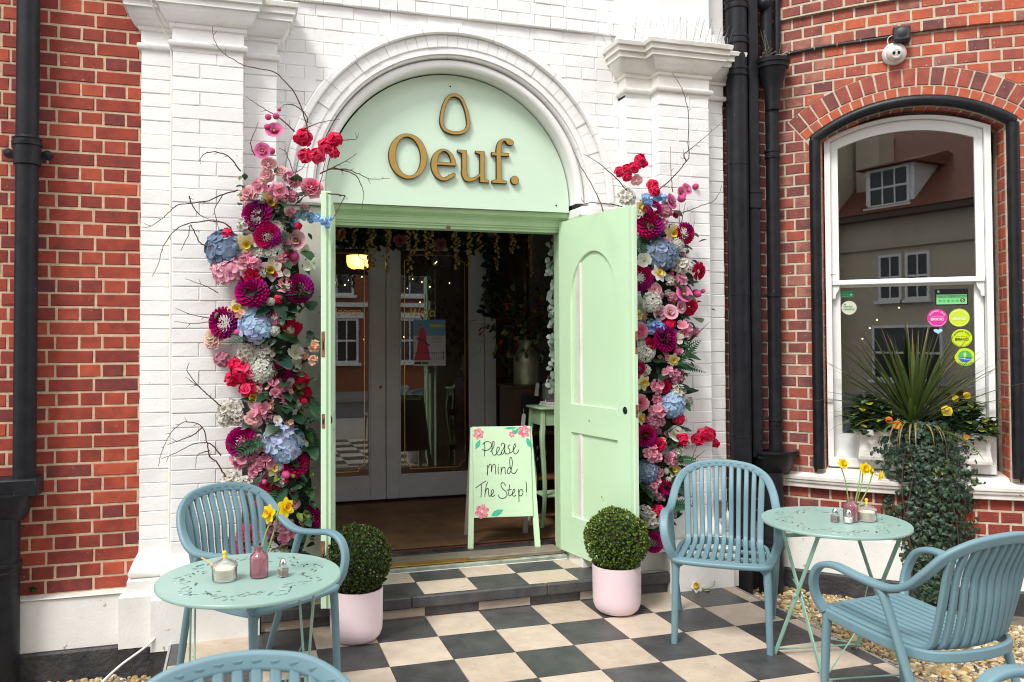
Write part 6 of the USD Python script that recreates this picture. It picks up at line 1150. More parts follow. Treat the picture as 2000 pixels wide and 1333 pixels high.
def ivyleaf(s, c):
    o = np.array([(0, 0), (.28, -.10), (.62, -.30), (.50, .10), (.95, .25), (.45, .42), (.35, .85), (.0, 1.25), (-.35, .85), (-.45, .42), (-.95, .25), (-.50, .10), (-.62, -.30), (-.28, -.10)])*.55
    v = np.vstack([[0, .25, .05], np.c_[o, -.14*np.hypot(o[:, 0], o[:, 1]-.2)]])*s; n = len(o); f = np.array([[0, 1+i, 1+(i+1) % n] for i in range(n)]); cc = np.vstack([np.asarray(c)*1.35, np.broadcast_to(c, (n, 3))]); return v, f, cc
iv = thing('ivy', 'dark ivy tumbling from the stone trough down to the gravel', 'ivy', np.r_[PA+.29*PD+.06*PN, -.09])
ps = []; zz = [1.06, .98, .85, .70, .5, .3, .12, -.04]; lo_x = [.09, .05, .05, .08, .11, .13, .17, .20]; hi_x = [.42, .48, .53, .53, .51, .47, .43, .40]; out_ = [.06, .10, .12, .13, .12, .10, .07, .05]
for k in range(9):
    a = rng.uniform(.15, .42); q = [pw((np.array([[a+.03*math.sin(k+z*6), -(np.interp(z, zz[::-1], out_[::-1])-.02), z]]), None))[0][0] for z in np.linspace(1.04, rng.uniform(-.05, .3), 9)]; obj('vine', tube(spline(q, 4), .0035, 5), 'twig_bark', iv, smooth=True)
for i in range(2700):
    z = rng.uniform(-.06, 1.07); a, b, o_ = np.interp(z, zz[::-1], lo_x[::-1]), np.interp(z, zz[::-1], hi_x[::-1]), np.interp(z, zz[::-1], out_[::-1]); m_ = (a+b)/2; h_ = (b-a)/2
    u = np.clip(rng.normal(0, .52), -1.25, 1.25); x = m_+h_*u+.025*math.sin(z*19+i % 3); y = -(o_*math.sqrt(max(0, 1-min(abs(u), 1)**2))*rng.uniform(.25, 1.1))
    if z < .68: y = min(y, .03)
    base = pw((np.array([[x, y, z]]), None))[0][0]; nrm = np.r_[PN+PD*u*.8+rng.normal(0, .3, 2), rng.normal(.25, .3)]; nrm /= np.linalg.norm(nrm)
    dn = np.array([0, 0, -1.0])+rng.normal(0, .45, 3); dn -= nrm*(dn @ nrm); dn /= np.linalg.norm(dn); R3 = np.stack([np.cross(dn, nrm), dn, nrm], 1)
    c = A3(.022, .052, .027) if rng.random() < .72 else (A3(.036, .075, .034) if rng.random() < .8 else A3(.08, .12, .02)); p = ivyleaf(rng.uniform(.030, .054), jit(c, .2)); ps.append((p[0] @ R3.T+base, p[1], p[2]))
m, c = join(ps); obj('foliage', m, 'leaf_mat', iv, cd=c, kind='stuff')
def bedding(nm, label, cat, x0, x1, z0, z1, n, cols, sz):
    b = thing(nm, label, cat, np.r_[PA+(x0+x1)/2*PD-.05*PN, .97]); ps = []
    for i in range(n):
        x = rng.uniform(x0, x1); z = z0+(z1-z0)*rng.random()*math.sin(math.pi*np.clip((x-x0)/(x1-x0), .12, .9)); y = rng.uniform(-.06, .13) if z < 1.05 else rng.uniform(-.01, .11)
        q = pw((np.array([[x, y, z]]), None))[0][0]; d = np.r_[PN*rng.uniform(.2, 1)+PD*rng.normal(0, .7), rng.uniform(-.2, .9)]; d /= np.linalg.norm(d); Y_ = np.cross([0, 0, 1.0], d); Y_ /= np.linalg.norm(Y_); R3 = np.stack([d, Y_, np.cross(d, Y_)], 1)
        l = sz*rng.uniform(.7, 1.3); p = petal(l, l*.42, -.25, 0, .2, nu=4, tip=.5, c0=cols[0], c1=jit(cols[int(rng.integers(len(cols)))], .15), base=.2); ps.append((p[0] @ R3.T+q, p[1], p[2]))
    m, c = join(ps); obj('foliage', m, 'leaf_mat', b, cd=c, kind='stuff'); return b
bedding('spotted_shrub', 'yellow spotted evergreen shrub at the left end of the stone trough', 'shrub', -.15, .14, 1.0, 1.24, 190, [A3(.03, .075, .022), A3(.035, .085, .025), A3(.04, .09, .025), A3(.44, .45, .04)], .055)
bedding('spotted_shrub', 'yellow spotted evergreen shrub at the right end of the stone trough', 'shrub', .44, .68, .99, 1.22, 170, [A3(.03, .075, .022), A3(.035, .09, .025), A3(.03, .08, .025), A3(.40, .42, .04)], .05)
bedding('pansy_plant', 'low green pansy leaves spilling over the right half of the trough', 'plant', .30, .62, .95, 1.14, 260, [A3(.02, .06, .02), A3(.03, .085, .025), A3(.04, .10, .03)], .034)
bedding('pansy_plant', 'low green pansy leaves over the left half of the trough', 'plant', -.08, .17, .97, 1.07, 120, [A3(.02, .06, .02), A3(.03, .08, .025)], .032)
def pansy(x, y, z, r, c, dark, label):
    q = pw((np.array([[x, y, z]]), None))[0][0]; t = thing('pansy_flower', label, 'flower', q); d = np.r_[PN+PD*rng.normal(0, .2), .25]; R3 = look(d, 0); ps = []
    for a, el, L, w in ((1.1, .1, 1.0, .62), (2.04, .12, 1.0, .62), (.05, .2, .95, .6), (3.1, .2, .95, .6), (-1.571, .25, 1.05, .75)):
        p = petal(L, w, .1, .25, 0, nu=5, nv=5, tip=.8, c0=dark if a < 1 or a > 3 else np.asarray(c)*.9, c1=jit(c), base=.3); ps.append(tilt(p, a, el))
    m, cc = join([(p[0]*r, p[1], p[2]) for p in ps]); X2 = np.r_[PD, 0]; n2 = d/np.linalg.norm(d); Y2 = np.cross(n2, X2)*1.0; R3 = np.stack([X2, Y2 if Y2[2] > 0 else -Y2, n2 if np.cross(X2, Y2 if Y2[2] > 0 else -Y2) @ n2 > 0 else -n2], 1)
    if R3[:, 2] @ n2 < 0: R3[:, 2] *= -1
    obj('petals', (m[0] @ R3.T+q, m[1]), 'daffodil_petals', t, cd=cc, smooth=True)
    obj('stalk', tube([q-R3[:, 2]*.002, q-R3[:, 2]*.02+[0, 0, -.03]], .0016, 5), 'stem_green', t)
pansy(.395, -.07, 1.146, .033, A3(.86, .62, .01), A3(.03, .01, .015), 'large yellow pansy with a dark face above the trough')
pansy(.075, -.06, 1.078, .022, A3(.80, .20, .01), A3(.55, .10, .01), 'orange pansy, upper of the two left of the ivy'); pansy(.117, -.075, 1.05, .027, A3(.82, .24, .01), A3(.80, .45, .02), 'orange pansy, lower of the two left of the ivy')
pansy(.503, -.055, .985, .017, A3(.82, .34, .01), A3(.5, .08, .01), 'small orange pansy hanging over the front right of the trough'); pansy(.47, .08, 1.215, .020, A3(.70, .50, .01), A3(.6, .4, .01), 'yellow flower standing high behind the right shrub'); pansy(.535, .085, 1.235, .022, A3(.70, .46, .01), A3(.6, .4, .01), 'highest yellow flower, right of the spiky leaves')
# ---------------------------------------------------------------- gravel, rock, small things on the ground
cm('pebble', rough=.75, trans=0, nv=.25, ns=40)
def gravel(nm, label_, x0, x1, y0, y1, zf, n, sz, test, seed):
    r2 = np.random.default_rng(seed); bv, bf = ball(1.0, (0, 0, 0), 1); ps = []
    cols = [A3(.42, .31, .15), A3(.52, .40, .20), A3(.30, .21, .11), A3(.58, .50, .36), A3(.62, .58, .50), A3(.18, .13, .09), A3(.46, .30, .10)]
    k = 0
    while k < n:
        x, y = r2.uniform(x0, x1), r2.uniform(y0, y1)
        if not test(x, y): continue
        k += 1; s = sz*r2.lognormal(0, .32)*np.array([1, r2.uniform(.6, .95), r2.uniform(.45, .75)]); R3 = rz(r2.uniform(0, 6.28)) @ rx(r2.normal(0, .35)); v = bv*(1+.28*(meshkit.noise(bv*1.3+k*7.1, 1)[:, None]-.5)*2)*s
        ps.append((v @ R3.T+[x, y, zf(x, y)+r2.uniform(-.2, .55)*sz], bf, cols[int(r2.choice(7, p=[.24, .22, .15, .14, .07, .1, .08]))]*r2.uniform(.75, 1.2)))
    m, c = join(ps); return obj(nm, m, 'pebble', cd=c, kind='stuff', label=label_, cat='gravel')
inb = lambda x, y: math.hypot(x-BC[0], y-BC[1]) > BR+.03
obj('gravel_bed', bx(2.372, 9, -5.7, .18, -.235, -.108), 'ground_soil', kind='structure'); obj('gravel_bed', bx(-6, -1.065, -5.7, .12, -.2352, -.190), 'ground_soil', kind='structure')
gravel('gravel', 'yellow brown gravel between the terrace and the bay window', 2.375, 4.15, -2.3, .17, lambda x, y: -.104, 9500, .0125, lambda x, y: inb(x, y) and x < 3.0-.75*y and x < 3.9, 21)
gravel('gravel', 'gravel at the foot of the black tarred plinth, bottom left', -1.9, -1.07, -.75, .11, lambda x, y: -.188, 1500, .0130, lambda x, y: True, 22)
bv, bf = ball(1, (0, 0, 0), 4); v = bv*(1+.30*(meshkit.fbm(bv*1.6+3, 4, 2)[:, None]-.5)*2); v = np.sign(v)*np.abs(v)**.85*[.20, .085, .062]; v = v @ rz(-.75).T+[2.90, -.62, -.075]
pm('rock', (0.34, 0.29, 0.20), 0.85, (0.17, 0.15, 0.07), ns=12, bump=0.8, bs=60, dist=0.008); obj('rock', (v, bf), 'rock', label='mossy tan rock lying on the gravel by the terrace edge', cat='rock', smooth=True)
fd = thing('fallen_daffodil', 'white and yellow daffodil fallen on the dark tile by the pilaster', 'flower', (2.08, -.05, .003)); ps = daffodil(A3(.80, .78, .66), A3(.82, .56, .03)); m, c = join([(p[0]*.045, p[1], p[2]) for p in ps[:6]]); R3 = look((-.75, -.5, .35), .4); obj('petals', (m[0] @ R3.T+[2.08, -.06, .038], m[1]), 'daffodil_petals', fd, cd=c, smooth=True)
p = ps[6]; obj('trumpet', (p[0]*.050 @ R3.T+[2.08, -.06, .038], p[1]), 'daffodil_petals', fd, cd=p[2], smooth=True); obj('stem', tube(spline([(2.085, -.055, .03), (2.14, -.05, .012), (2.20, -.045, .02), (2.215, -.04, .055)], 5), .0028, 6), 'stem_green', fd); obj('petal', (lambda q: q[:2])(xf(petal(.04, .014, -.2, c0=A3(.8, .6, .03), c1=A3(.8, .6, .03)), rz(.3), (2.12, -.08, .012))), 'knob_yellow', fd)
# ---------------------------------------------------------------- drainpipes
def rpipe(x, y, r, z0, z1, par, nm='pipe', collars=(), n=20):
    obj(nm, tube([[x, y, z0], [x, y, (z0+z1)/2], [x, y, z1]], r, n), 'black_iron', par, smooth=50)
    for z in collars: obj('collar', xf(lathe([(r-.001, -.028), (r+.007, -.026), (r+.008, -.012), (r+.004, -.008), (r+.004, .012), (r+.009, .016), (r+.009, .030), (r-.001, .033)], n), None, (x, y, z)), 'black_iron', par, smooth=40)
lp = thing('drainpipe', 'black iron drainpipe on the red brick wall at the left edge', 'drainpipe', (-1.79, .13, -.2))
rpipe(-1.790, .125, .056, .86, 4.4, lp); obj('socket', xf(lathe([(.055, -.07), (.066, -.066), (.068, .03), (.074, .034), (.075, .052), (.068, .056), (.068, .066), (.072, .07), (.056, .085)], 24), None, (-1.790, .125, 2.60)), 'black_iron', lp, smooth=40)
for s in (-1, 1): obj('fixing_lug', cat_([xf(lathe([(0, -.02), (.024, -.016), (.026, .016), (0, .02)], 12), rx(math.pi/2), (-1.790+s*.092, .155, 2.595)), bx(-1.79+s*.06-.02, -1.79+s*.06+.02, .14, .17, 2.58, 2.61, .003)]), 'black_iron', lp, smooth=40)
obj('hopper', cat_([bx(-2.0, -1.712, .03, .195, .80, .895, .008), xf(lathe([(.0, -.14), (.085, -.135), (.10, -.10), (.125, -.02), (.128, .0), (0, .0)], 20), None, (-1.86, .10, .82))]), 'black_iron', lp, smooth=40)
rpipe(-1.895, .08, .098, -.24, .70, lp, 'lower_pipe', (.44,), 24)
p1 = thing('drainpipe', 'widest of the three black drainpipes, nearest the white pilaster', 'drainpipe', (2.52, .11, -.2)); rpipe(2.522, .105, .070, -.24, 4.4, p1, 'pipe', (3.86, 3.62, 3.40), 24)
for z in (2.78, 1.9, .95, .42): obj('joint_ring', xf(lathe([(.0695, -.006), (.0725, -.005), (.0725, .005), (.0695, .006)], 24), None, (2.522, .105, z)), 'black_iron', p1, smooth=40)
p2 = thing('drainpipe', 'flat sided black downpipe between the two round ones', 'drainpipe', (2.65, .13, .8)); obj('pipe', bx(2.612, 2.690, .085, .17, .80, 4.4, .012), 'black_iron', p2); obj('socket', bx(2.604, 2.698, .077, .178, 2.48, 2.60, .010), 'black_iron', p2); obj('socket_lip', bx(2.600, 2.702, .073, .182, 2.585, 2.612, .006), 'black_iron', p2)
p3 = thing('drainpipe', 'slim black downpipe with funnel head, nearest the bay window', 'drainpipe', (2.79, .10, .8)); rpipe(2.790, .095, .044, .82, 3.20, p3, 'pipe', (2.86,)); rpipe(2.775, .12, .040, 3.5, 4.4, p3, 'upper_pipe'); rpipe(2.845, .10, .022, 3.48, 3.95, p3, 'side_pipe')
obj('funnel_head', xf(lathe([(.044, -.34), (.05, -.30), (.052, -.20), (.075, -.14), (.095, -.075), (.098, -.06), (.108, -.056), (.110, -.03), (.118, -.026), (.120, .0), (.105, .004), (.09, -.02)], 28), None, (2.785, .08, 3.50)), 'black_iron', p3, smooth=40)
obj('elbow', ball(.046, (2.74, .10, 3.90), 2), 'black_iron', p3, smooth=True); obj('elbow', ball(.03, (2.845, .09, 3.96), 2), 'black_iron', p3, smooth=True)
for z in (1.90, 1.06): obj('bracket', cat_([xf(lathe([(.0435, -.014), (.050, -.012), (.050, .012), (.0435, .014)], 20), None, (2.79, .095, z)), bx(2.69, 2.75, .09, .11, z-.01, z+.01, .002)]), 'black_iron', p3, smooth=40)
obj('nest_twigs', [tube([[2.785+.08*math.cos(a), .08+.06*math.sin(a), 3.505], [2.785+.10*math.cos(a+1.2), .06+.08*math.sin(a+1.2), 3.53+.03*math.sin(3*a)]], .004, 4) for a in np.linspace(0, 6, 26)]+[tube([[2.79+.06*math.cos(a), .06, 3.51], [2.79+.14*math.cos(a*1.3), .02, 3.68]], .0014, 4) for a in (0.3, 1.0, 1.9, 2.5, 2.9)], 'worn_wood', p3, kind='stuff')
hp = thing('rain_hopper', 'black cast iron trough collecting the two downpipes above the soil pipe', 'hopper', (2.79, .08, -.2))
tr = [(o, z) for o, z in ((.0, .665), (.035, .672), (.075, .700), (.105, .80), (.112, .826), (.122, .830), (.122, .846), (.108, .846))]
v = []; 
for o, z in tr:
    for a in np.linspace(0, math.pi, 17): v.append([2.795+(.065+o)*-math.cos(a)*1.0, .17-(.02+o*1.45)*math.sin(a), z])
k = 17; f = np.array([[i*k+j, i*k+j+1, (i+1)*k+j+1, (i+1)*k+j] for i in range(len(tr)-1) for j in range(k-1)]); obj('trough', (np.array(v), np.vstack([f[:, [0, 1, 2]], f[:, [0, 2, 3]]])), 'black_iron', hp, smooth=50)
obj('trough_back', bx(2.62, 2.97, .165, .18, .68, .846, .003), 'black_iron', hp); obj('trough_water', bx(2.64, 2.95, .06, .166, .80, .812), 'gap_black', hp); rpipe(2.735, .085, .082, -.24, .70, hp, 'soil_pipe', (.22,), 24)
# ---------------------------------------------------------------- camera, cables, lights on the walls
pm('plastic_white', (0.74, 0.72, 0.67), 0.4, (0.66, 0.63, 0.57), ns=8); pm('plastic_black', (0.018, 0.019, 0.021), 0.5); pm('lens_glass', (0.01, 0.01, 0.012), 0.08); pm('cable_white', (0.72, 0.70, 0.64), 0.5); pm('lamp_brown', (0.13, 0.105, 0.09), 0.45, (0.19, 0.155, 0.13), ns=12)
def onbay(s, d, z): return bend((np.array([[s, -d, z]]), None))[0][0]
c0 = onbay(-.085, .03, 3.452); nb_ = np.r_[onbay(-.085, .1, 3.4)[:2]-onbay(-.085, 0, 3.4)[:2], -.02]; Rb = look(nb_, 0)
cc = thing('security_camera', 'white dome security camera under the black junction box on the bay', 'camera', c0)
obj('base', xf(lathe([(0, -.03), (.070, -.03), (.073, -.022), (.070, -.004), (.058, .008), (.05, .012), (0, .014)], 36), Rb, c0), 'plastic_white', cc, smooth=40); obj('eyeball', xf(ball(.050, (0, 0, .012), 3), Rb, c0), 'plastic_white', cc, smooth=True)
ld = np.array([-.45, -.75, -.28]); ld /= np.linalg.norm(ld); Rl = look(ld, 0); cb = c0+Rb @ [0, 0, .012]; obj('faceplate', xf(lathe([(0, .047), (.028, .0475), (.034, .041), (.034, .036)], 28), Rl, cb), 'plastic_white', cc, smooth=40)
for a in (-.013, .013): obj('lens', xf(lathe([(0, .0512), (.007, .0505), (.0105, .0495), (.0105, .044)], 16), Rl, cb+Rl @ np.array([1, 0, 0])*a+[0, 0, .003]), 'lens_glass', cc, smooth=40)
jb = thing('junction_box', 'black square junction box above the security camera', 'box', onbay(-.045, .05, 3.56)); bobj('box_body', bx(-.095, .005, -.080, -.0, 3.515, 3.615, .010), 'plastic_black', jb); bobj('box_lid', bx(-.090, .0, -.090, -.0805, 3.520, 3.610, .006), 'plastic_black', jb); bobj('lid_dome', xf(lathe([(0, .006), (.02, .005), (.033, 0)], 24), rx(math.pi/2), (-.045, -.090, 3.565)), 'plastic_black', jb, smooth=40)
obj('camera_cable', tube(spline([onbay(-.09, .03, 3.575), onbay(-.118, .03, 3.56), onbay(-.122, .03, 3.53), onbay(-.108, .03, 3.505)], 5), .003, 6), 'cable_white', label='thin grey cable looping from the junction box to the security camera', cat='cable', smooth=True)
ct = thing('wall_cable', 'black cable clipped along the bay wall from the pipes to the junction box', 'cable', onbay(-.45, .012, 3.574)); q = [onbay(s, .012, 3.573+.004*math.sin(s*9)) for s in np.linspace(-.80, -.10, 24)]; obj('cable', tube(q, .011, 8), 'plastic_black', ct, smooth=True)
for s in (-.72, -.56, -.42, -.28): bobj('clip', bx(s-.004, s+.004, -.026, 0, 3.563, 3.585, .001), 'worn_wood', ct)
wc = thing('white_cable', 'white cable running down the left pilaster and curling onto the gravel', 'cable', (-1.08, .13, 1.8)); X1 = XC-1.671-.012
pts = [(X1-.12, -.02, 4.1), (X1-.13, .02, 3.60), (X1-.10, .03, 3.45), (X1-.03, .10, 3.30), (X1, .138, 3.20), (X1-.002, .138, 2.4), (X1+.001, .138, 1.5), (X1-.001, .136, .75), (X1-.004, .125, .50), (X1-.006, .08, .36), (X1-.008, .052, .24), (X1-.01, .046, .16), (X1-.06, -.03, .04), (X1-.22, -.13, -.05), (X1-.31, -.22, -.12), (X1-.30, -.34, -.17), (X1-.24, -.44, -.178)]
obj('cable', tube(spline(pts, 8), .006, 8), 'cable_white', wc, smooth=True)
for x, y, z, l in ((2.315, .045, .487, 'small brown wedge lamp on the right pilaster behind the armchair'), (-.735, .045, .467, 'small brown wedge lamp on the left pilaster behind the armchair')):
    w = thing('wall_lamp', l, 'lamp', (x, y+.01, z)); 
    pg = np.array([[-.030, -.055], [.030, -.055], [.036, .055], [-.036, .055]]); v = np.array([[x+a, y-(.055 if b > 0 else .028)*0+yy, z+b] for a, b in pg for yy in (-.045 if b > 0 else -.02, .014)]); h = trimesh.convex.convex_hull(v); obj('body', (np.array(h.vertices), np.array(h.faces)), 'lamp_brown', w); obj('rim', bx(x-.037, x+.037, y-.047, y+.013, z+.0555, z+.059, .001), 'knob_black', w)
wd = thing('weed', 'small green weed in the corner by the left drainpipe', 'plant', (-1.76, .12, .26)); ps = []
for i in range(26):
    d = rng.normal(0, 1, 3); d[1] = -abs(d[1]); d /= np.linalg.norm(d); Y_ = np.cross([0, 0, 1.0], d); Y_ /= np.linalg.norm(Y_); p = petal(.022, .008, -.1, c0=A3(.03, .09, .02), c1=A3(.05, .14, .03)); ps.append((p[0] @ np.stack([d, Y_, np.cross(d, Y_)], 1).T+[-1.755, .17, .30], p[1], p[2]))
m, c = join(ps); obj('foliage', m, 'leaf_mat', wd, cd=c, kind='stuff')
# ---------------------------------------------------------------- things in the lobby
pm('table_sage', (0.40, 0.58, 0.33), 0.45, (0.35, 0.52, 0.29), ns=5)
stb = thing('side_table', 'tall green side table with curved legs just inside the right door', 'table', (1.60, 1.18, .19)); tx0, tx1, ty0, ty1 = 1.46, 1.74, 1.04, 1.32
obj('top', bx(tx0-.02, tx1+.02, ty0-.02, ty1+.02, 1.075, 1.095, .008), 'table_sage', stb); obj('apron', bx(tx0+.01, tx1-.01, ty0+.01, ty1-.01, .955, 1.0745, .004), 'table_sage', stb); obj('shelf', bx(tx0+.03, tx1-.03, ty0+.03, ty1-.03, .415, .430, .003), 'table_sage', stb)
for sx in (0, 1):
    for sy in (0, 1):
        cx, cy = (tx0+.018, tx1-.018)[sx], (ty0+.018, ty1-.018)[sy]; o = np.array([sx*2-1, sy*2-1])*1.0
        q = spline([np.r_[np.array([cx, cy])+o*d, z] for d, z in ((.0, 1.07), (.004, .95), (.012, .86), (-.004, .68), (-.018, .50), (-.006, .33), (.020, .20))], 6); obj('leg', sweep(q, rsec(.034, .034, .2, 1), up=(0, 1, .2), scale=np.interp(np.linspace(0, 1, len(q)), [0, .25, .7, 1], [1, 1.15, .85, .8])), 'table_sage', stb, smooth=40)
tj = thing('terrarium', 'glass terrarium with small plants on the green side table', 'terrarium', (1.62, 1.20, 1.096)); obj('glass_body', xf(lathe([(0, 0), (.085, 0), (.095, .02), (.095, .13), (.06, .165), (.058, .18)], 32), None, (1.63, 1.20, 1.1275)), 'clear_glass', tj, smooth=50); obj('lid', xf(lathe([(0, .20), (.06, .198), (.062, .181), (0, .181)], 24), None, (1.63, 1.20, 1.1275)), 'warm_wood', tj, smooth=40)
ps = []
for i in range(60):
    d = rng.normal(0, 1, 3); d[2] = abs(d[2]); d /= np.linalg.norm(d); Y_ = np.cross([0, .1, 1.0], d); Y_ /= np.linalg.norm(Y_); p = petal(.06, .012, -.2, c0=A3(.03, .07, .03), c1=A3(.07, .13, .06)); ps.append((p[0] @ np.stack([d, Y_, np.cross(d, Y_)], 1).T+[1.63, 1.20, 1.15], p[1], p[2]))
m, c = join(ps); obj('plants', m, 'leaf_mat', tj, cd=c, kind='stuff')
for k, z in enumerate((1.0965, 1.1125)): obj('book', bx(1.52+.01*k, 1.74, 1.05+.01*k, 1.25, z, z+.0145, .001), 'stone_white', label=('lower', 'upper')[k]+' of the two pale books on the green side table', cat='book')
cb_ = thing('cabinet', 'dark wooden cabinet under the milk churn in the lobby', 'cabinet', (1.60, 1.72, .19)); obj('body', bx(1.42, 1.84, 1.52, 1.92, .19, 1.215, .004), 'dark_wood', cb_); obj('top', bx(1.40, 1.86, 1.50, 1.93, 1.2155, 1.232, .004), 'dark_wood', cb_); obj('door_panel', bx(1.46, 1.62, 1.510, 1.5195, .30, 1.16, .004), 'black_edge', cb_)
for z in (.50, .86): 
    sh_ = thing('display_shelf', ('upper' if z > .6 else 'lower')+' brown wooden shelf behind the green side table', 'shelf', (1.62, 1.42, z)); obj('board', bx(1.36, 1.90, 1.34, 1.50, z, z+.025, .003), 'warm_wood', sh_); obj('batten', bx(1.37, 1.89, 1.485, 1.5, z-.03, z-.0005, .002), 'warm_wood', sh_)
pm('churn_metal', (0.40, 0.39, 0.27), 0.45, (0.22, 0.21, 0.15), ns=10, metal=.7, bump=.3, bs=20)
chn = thing('milk_churn', 'old metal milk churn holding branches in the lobby', 'churn', (1.57, 1.66, 1.233)); obj('body', xf(lathe([(0, 0), (.10, 0), (.105, .01), (.105, .22), (.095, .25), (.062, .29), (.058, .33), (.075, .36), (.078, .365), (.07, .365), (.055, .33)], 36), None, (1.57, 1.66, 1.233)), 'churn_metal', chn, smooth=40); obj('handle', tube(spline([(1.668, 1.64, 1.47), (1.70, 1.63, 1.47), (1.70, 1.63, 1.42), (1.672, 1.64, 1.41)], 5), .007, 6), 'churn_metal', chn, smooth=True)
br = thing('branch_bouquet', 'curly bare branches and dark leaves standing in the milk churn', 'bouquet', (1.57, 1.66, 1.55)); ps = []
for i in range(17):
    a = rng.uniform(-1.2, 1.2); L = rng.uniform(.5, 1.0); q = [np.array([1.57, 1.66, 1.56])]; d = np.array([math.sin(a)*.6, rng.normal(-.1, .25), 1.0])
    for k in range(8): d = d+np.array([rng.normal(0, .35), rng.normal(0, .2), rng.normal(0, .15)]); d /= np.linalg.norm(d); q.append(q[-1]+d*L/8)
    q = np.array(q); q[:, 1] = np.clip(q[:, 1], 1.3, 2.2); obj('branch', tube(spline(q, 4), np.linspace(.005, .0015, 33), 5), 'twig_bark', br, smooth=True)
for i in range(420):
    a = rng.normal(0, 1, 3)*[.17, .13, .14]; q = np.array([1.545, 1.62, 1.74])+a; d = a/np.linalg.norm(a)+rng.normal(0, .5, 3); d /= np.linalg.norm(d); Y_ = np.cross([0, .1, 1.0], d); Y_ /= np.linalg.norm(Y_)
    c = A3(.02, .05, .02) if rng.random() < .8 else (A3(.30, .02, .03) if rng.random() < .5 else A3(.2, .2, .03)); p = petal(rng.uniform(.04, .07), .017, -.2, c0=c*.8, c1=jit(c, .2)); ps.append((p[0] @ np.stack([d, Y_, np.cross(d, Y_)], 1).T+q, p[1], p[2]))
m, c = join(ps); obj('foliage', m, 'leaf_mat', br, cd=c, kind='stuff')
def hang(nm, label, cat, x0, x1, y, z0, z1, n, cols, l, wv=.3, spread=(.02, .02)):
    t = thing(nm, label, cat, ((x0+x1)/2, y, z0)); ps = []
    for i in range(n):
        q = np.array([rng.uniform(x0, x1), y+rng.normal(0, spread[1]), rng.uniform(z0, z1)])+[rng.normal(0, spread[0]), 0, 0]; d = np.array([rng.normal(0, .8), -abs(rng.normal(0, .6)), rng.normal(-.5, .5)]); d /= np.linalg.norm(d); Y_ = np.cross([0, -1, .2], d); Y_ /= np.linalg.norm(Y_)
        p = petal(l*rng.uniform(.7, 1.3), l*wv, -.25, c0=cols[0]*.8, c1=jit(cols[int(rng.integers(len(cols)))], .2), nu=4, tip=.5); ps.append((p[0] @ np.stack([d, Y_, np.cross(d, Y_)], 1).T+q, p[1], p[2]))
    m, c = join(ps); obj('foliage', m, 'leaf_mat', t, cd=c, kind='stuff'); return t
tg = hang('lobby_garland', 'dark leafy garland hung across the top of the inner doors', 'garland', -.25, 1.42, 2.30, 2.42, 2.66, 620, [A3(.02, .045, .02), A3(.03, .06, .025)], .07)
for x in np.linspace(-.12, 1.58, 22):
    x += rng.normal(0, .03); zt = 2.50; zl = rng.uniform(.14, .42); ps = []
    for k in range(int(zl/.012)):
        b = ball(rng.uniform(.008, .014), (x+rng.normal(0, .012), 1.5+rng.normal(0, .01), zt-.02-k*.012), 0); ps.append((b[0], b[1], A3(.62, .42, .15)*rng.uniform(.5, 1.1)))
    m, c = join(ps); obj('hanging_blossom', m, 'petals', tg, cd=c, smooth=True)
for x, z in ((.62, 2.46), (.98, 2.44), (.10, 2.5)):
    m, c = join([(p[0]*.055, p[1], p[2]) for p in rose(A3(.35, .10, .12), A3(.5, .2, .2), 18)]); obj('rose', (m[0] @ look((0, -1, -.2)).T+[x, 2.2, z], m[1]), 'petals', tg, cd=c, smooth=True)
hang('hanging_vine', 'dark vine hanging down the white post right of the inner doors', 'garland', 1.43, 1.55, 2.30, 1.82, 2.52, 190, [A3(.02, .045, .02), A3(.03, .06, .03)], .065)
hang('eucalyptus_garland', 'pale eucalyptus garland hanging inside the right door jamb', 'garland', 1.375, 1.40, .64, 1.25, 2.30, 90, [A3(.28, .38, .30), A3(.36, .46, .38)], .045, .4, (.006, .006))
pm('paper_tag', (0.62, 0.62, 0.62), 0.7)
for x, y, z, l in ((1.585, 1.46, 1.205, 'white price tag hanging below the milk churn'), (1.42, 1.33, .975, 'white price tag hanging behind the A board')):
    t = thing('price_tag', l, 'tag', (x, y, z)); obj('tag_paper', xf(prism(Polygon([(-.016, -.055), (.016, -.055), (.016, .04), (.008, .05), (-.008, .05), (-.016, .04)]), -.001, .001), ry(.12), (x, y, z)), 'paper_tag', t); obj('string', tube([[x, y, z+.045], [x+.004, y+.01, z+.09]], .0012, 4), 'cable_white', t)
jr = thing('lavender_bunch', 'bunch of purple lavender stems on the lower wooden shelf', 'flowers', (1.50, 1.40, .53)); ps = []
for i in range(60):
    a = rng.normal(0, .05, 2); q0 = np.array([1.50+a[0]*.3, 1.41+a[1]*.3, .53]); q1 = np.array([1.50+a[0], 1.41+a[1], .53+rng.uniform(.14, .24)]); tb_ = tube([q0, q1], .0016, 4); ps.append((*tb_, A3(.06, .09, .04))); b = ball(.007, q1, 0, (1, 1, 2.6)); ps.append((*b, A3(.22, .12, .36) if rng.random() < .7 else A3(.5, .34, .05)))
m, c = join(ps); obj('stems', m, 'petals', jr, cd=c, kind='stuff')
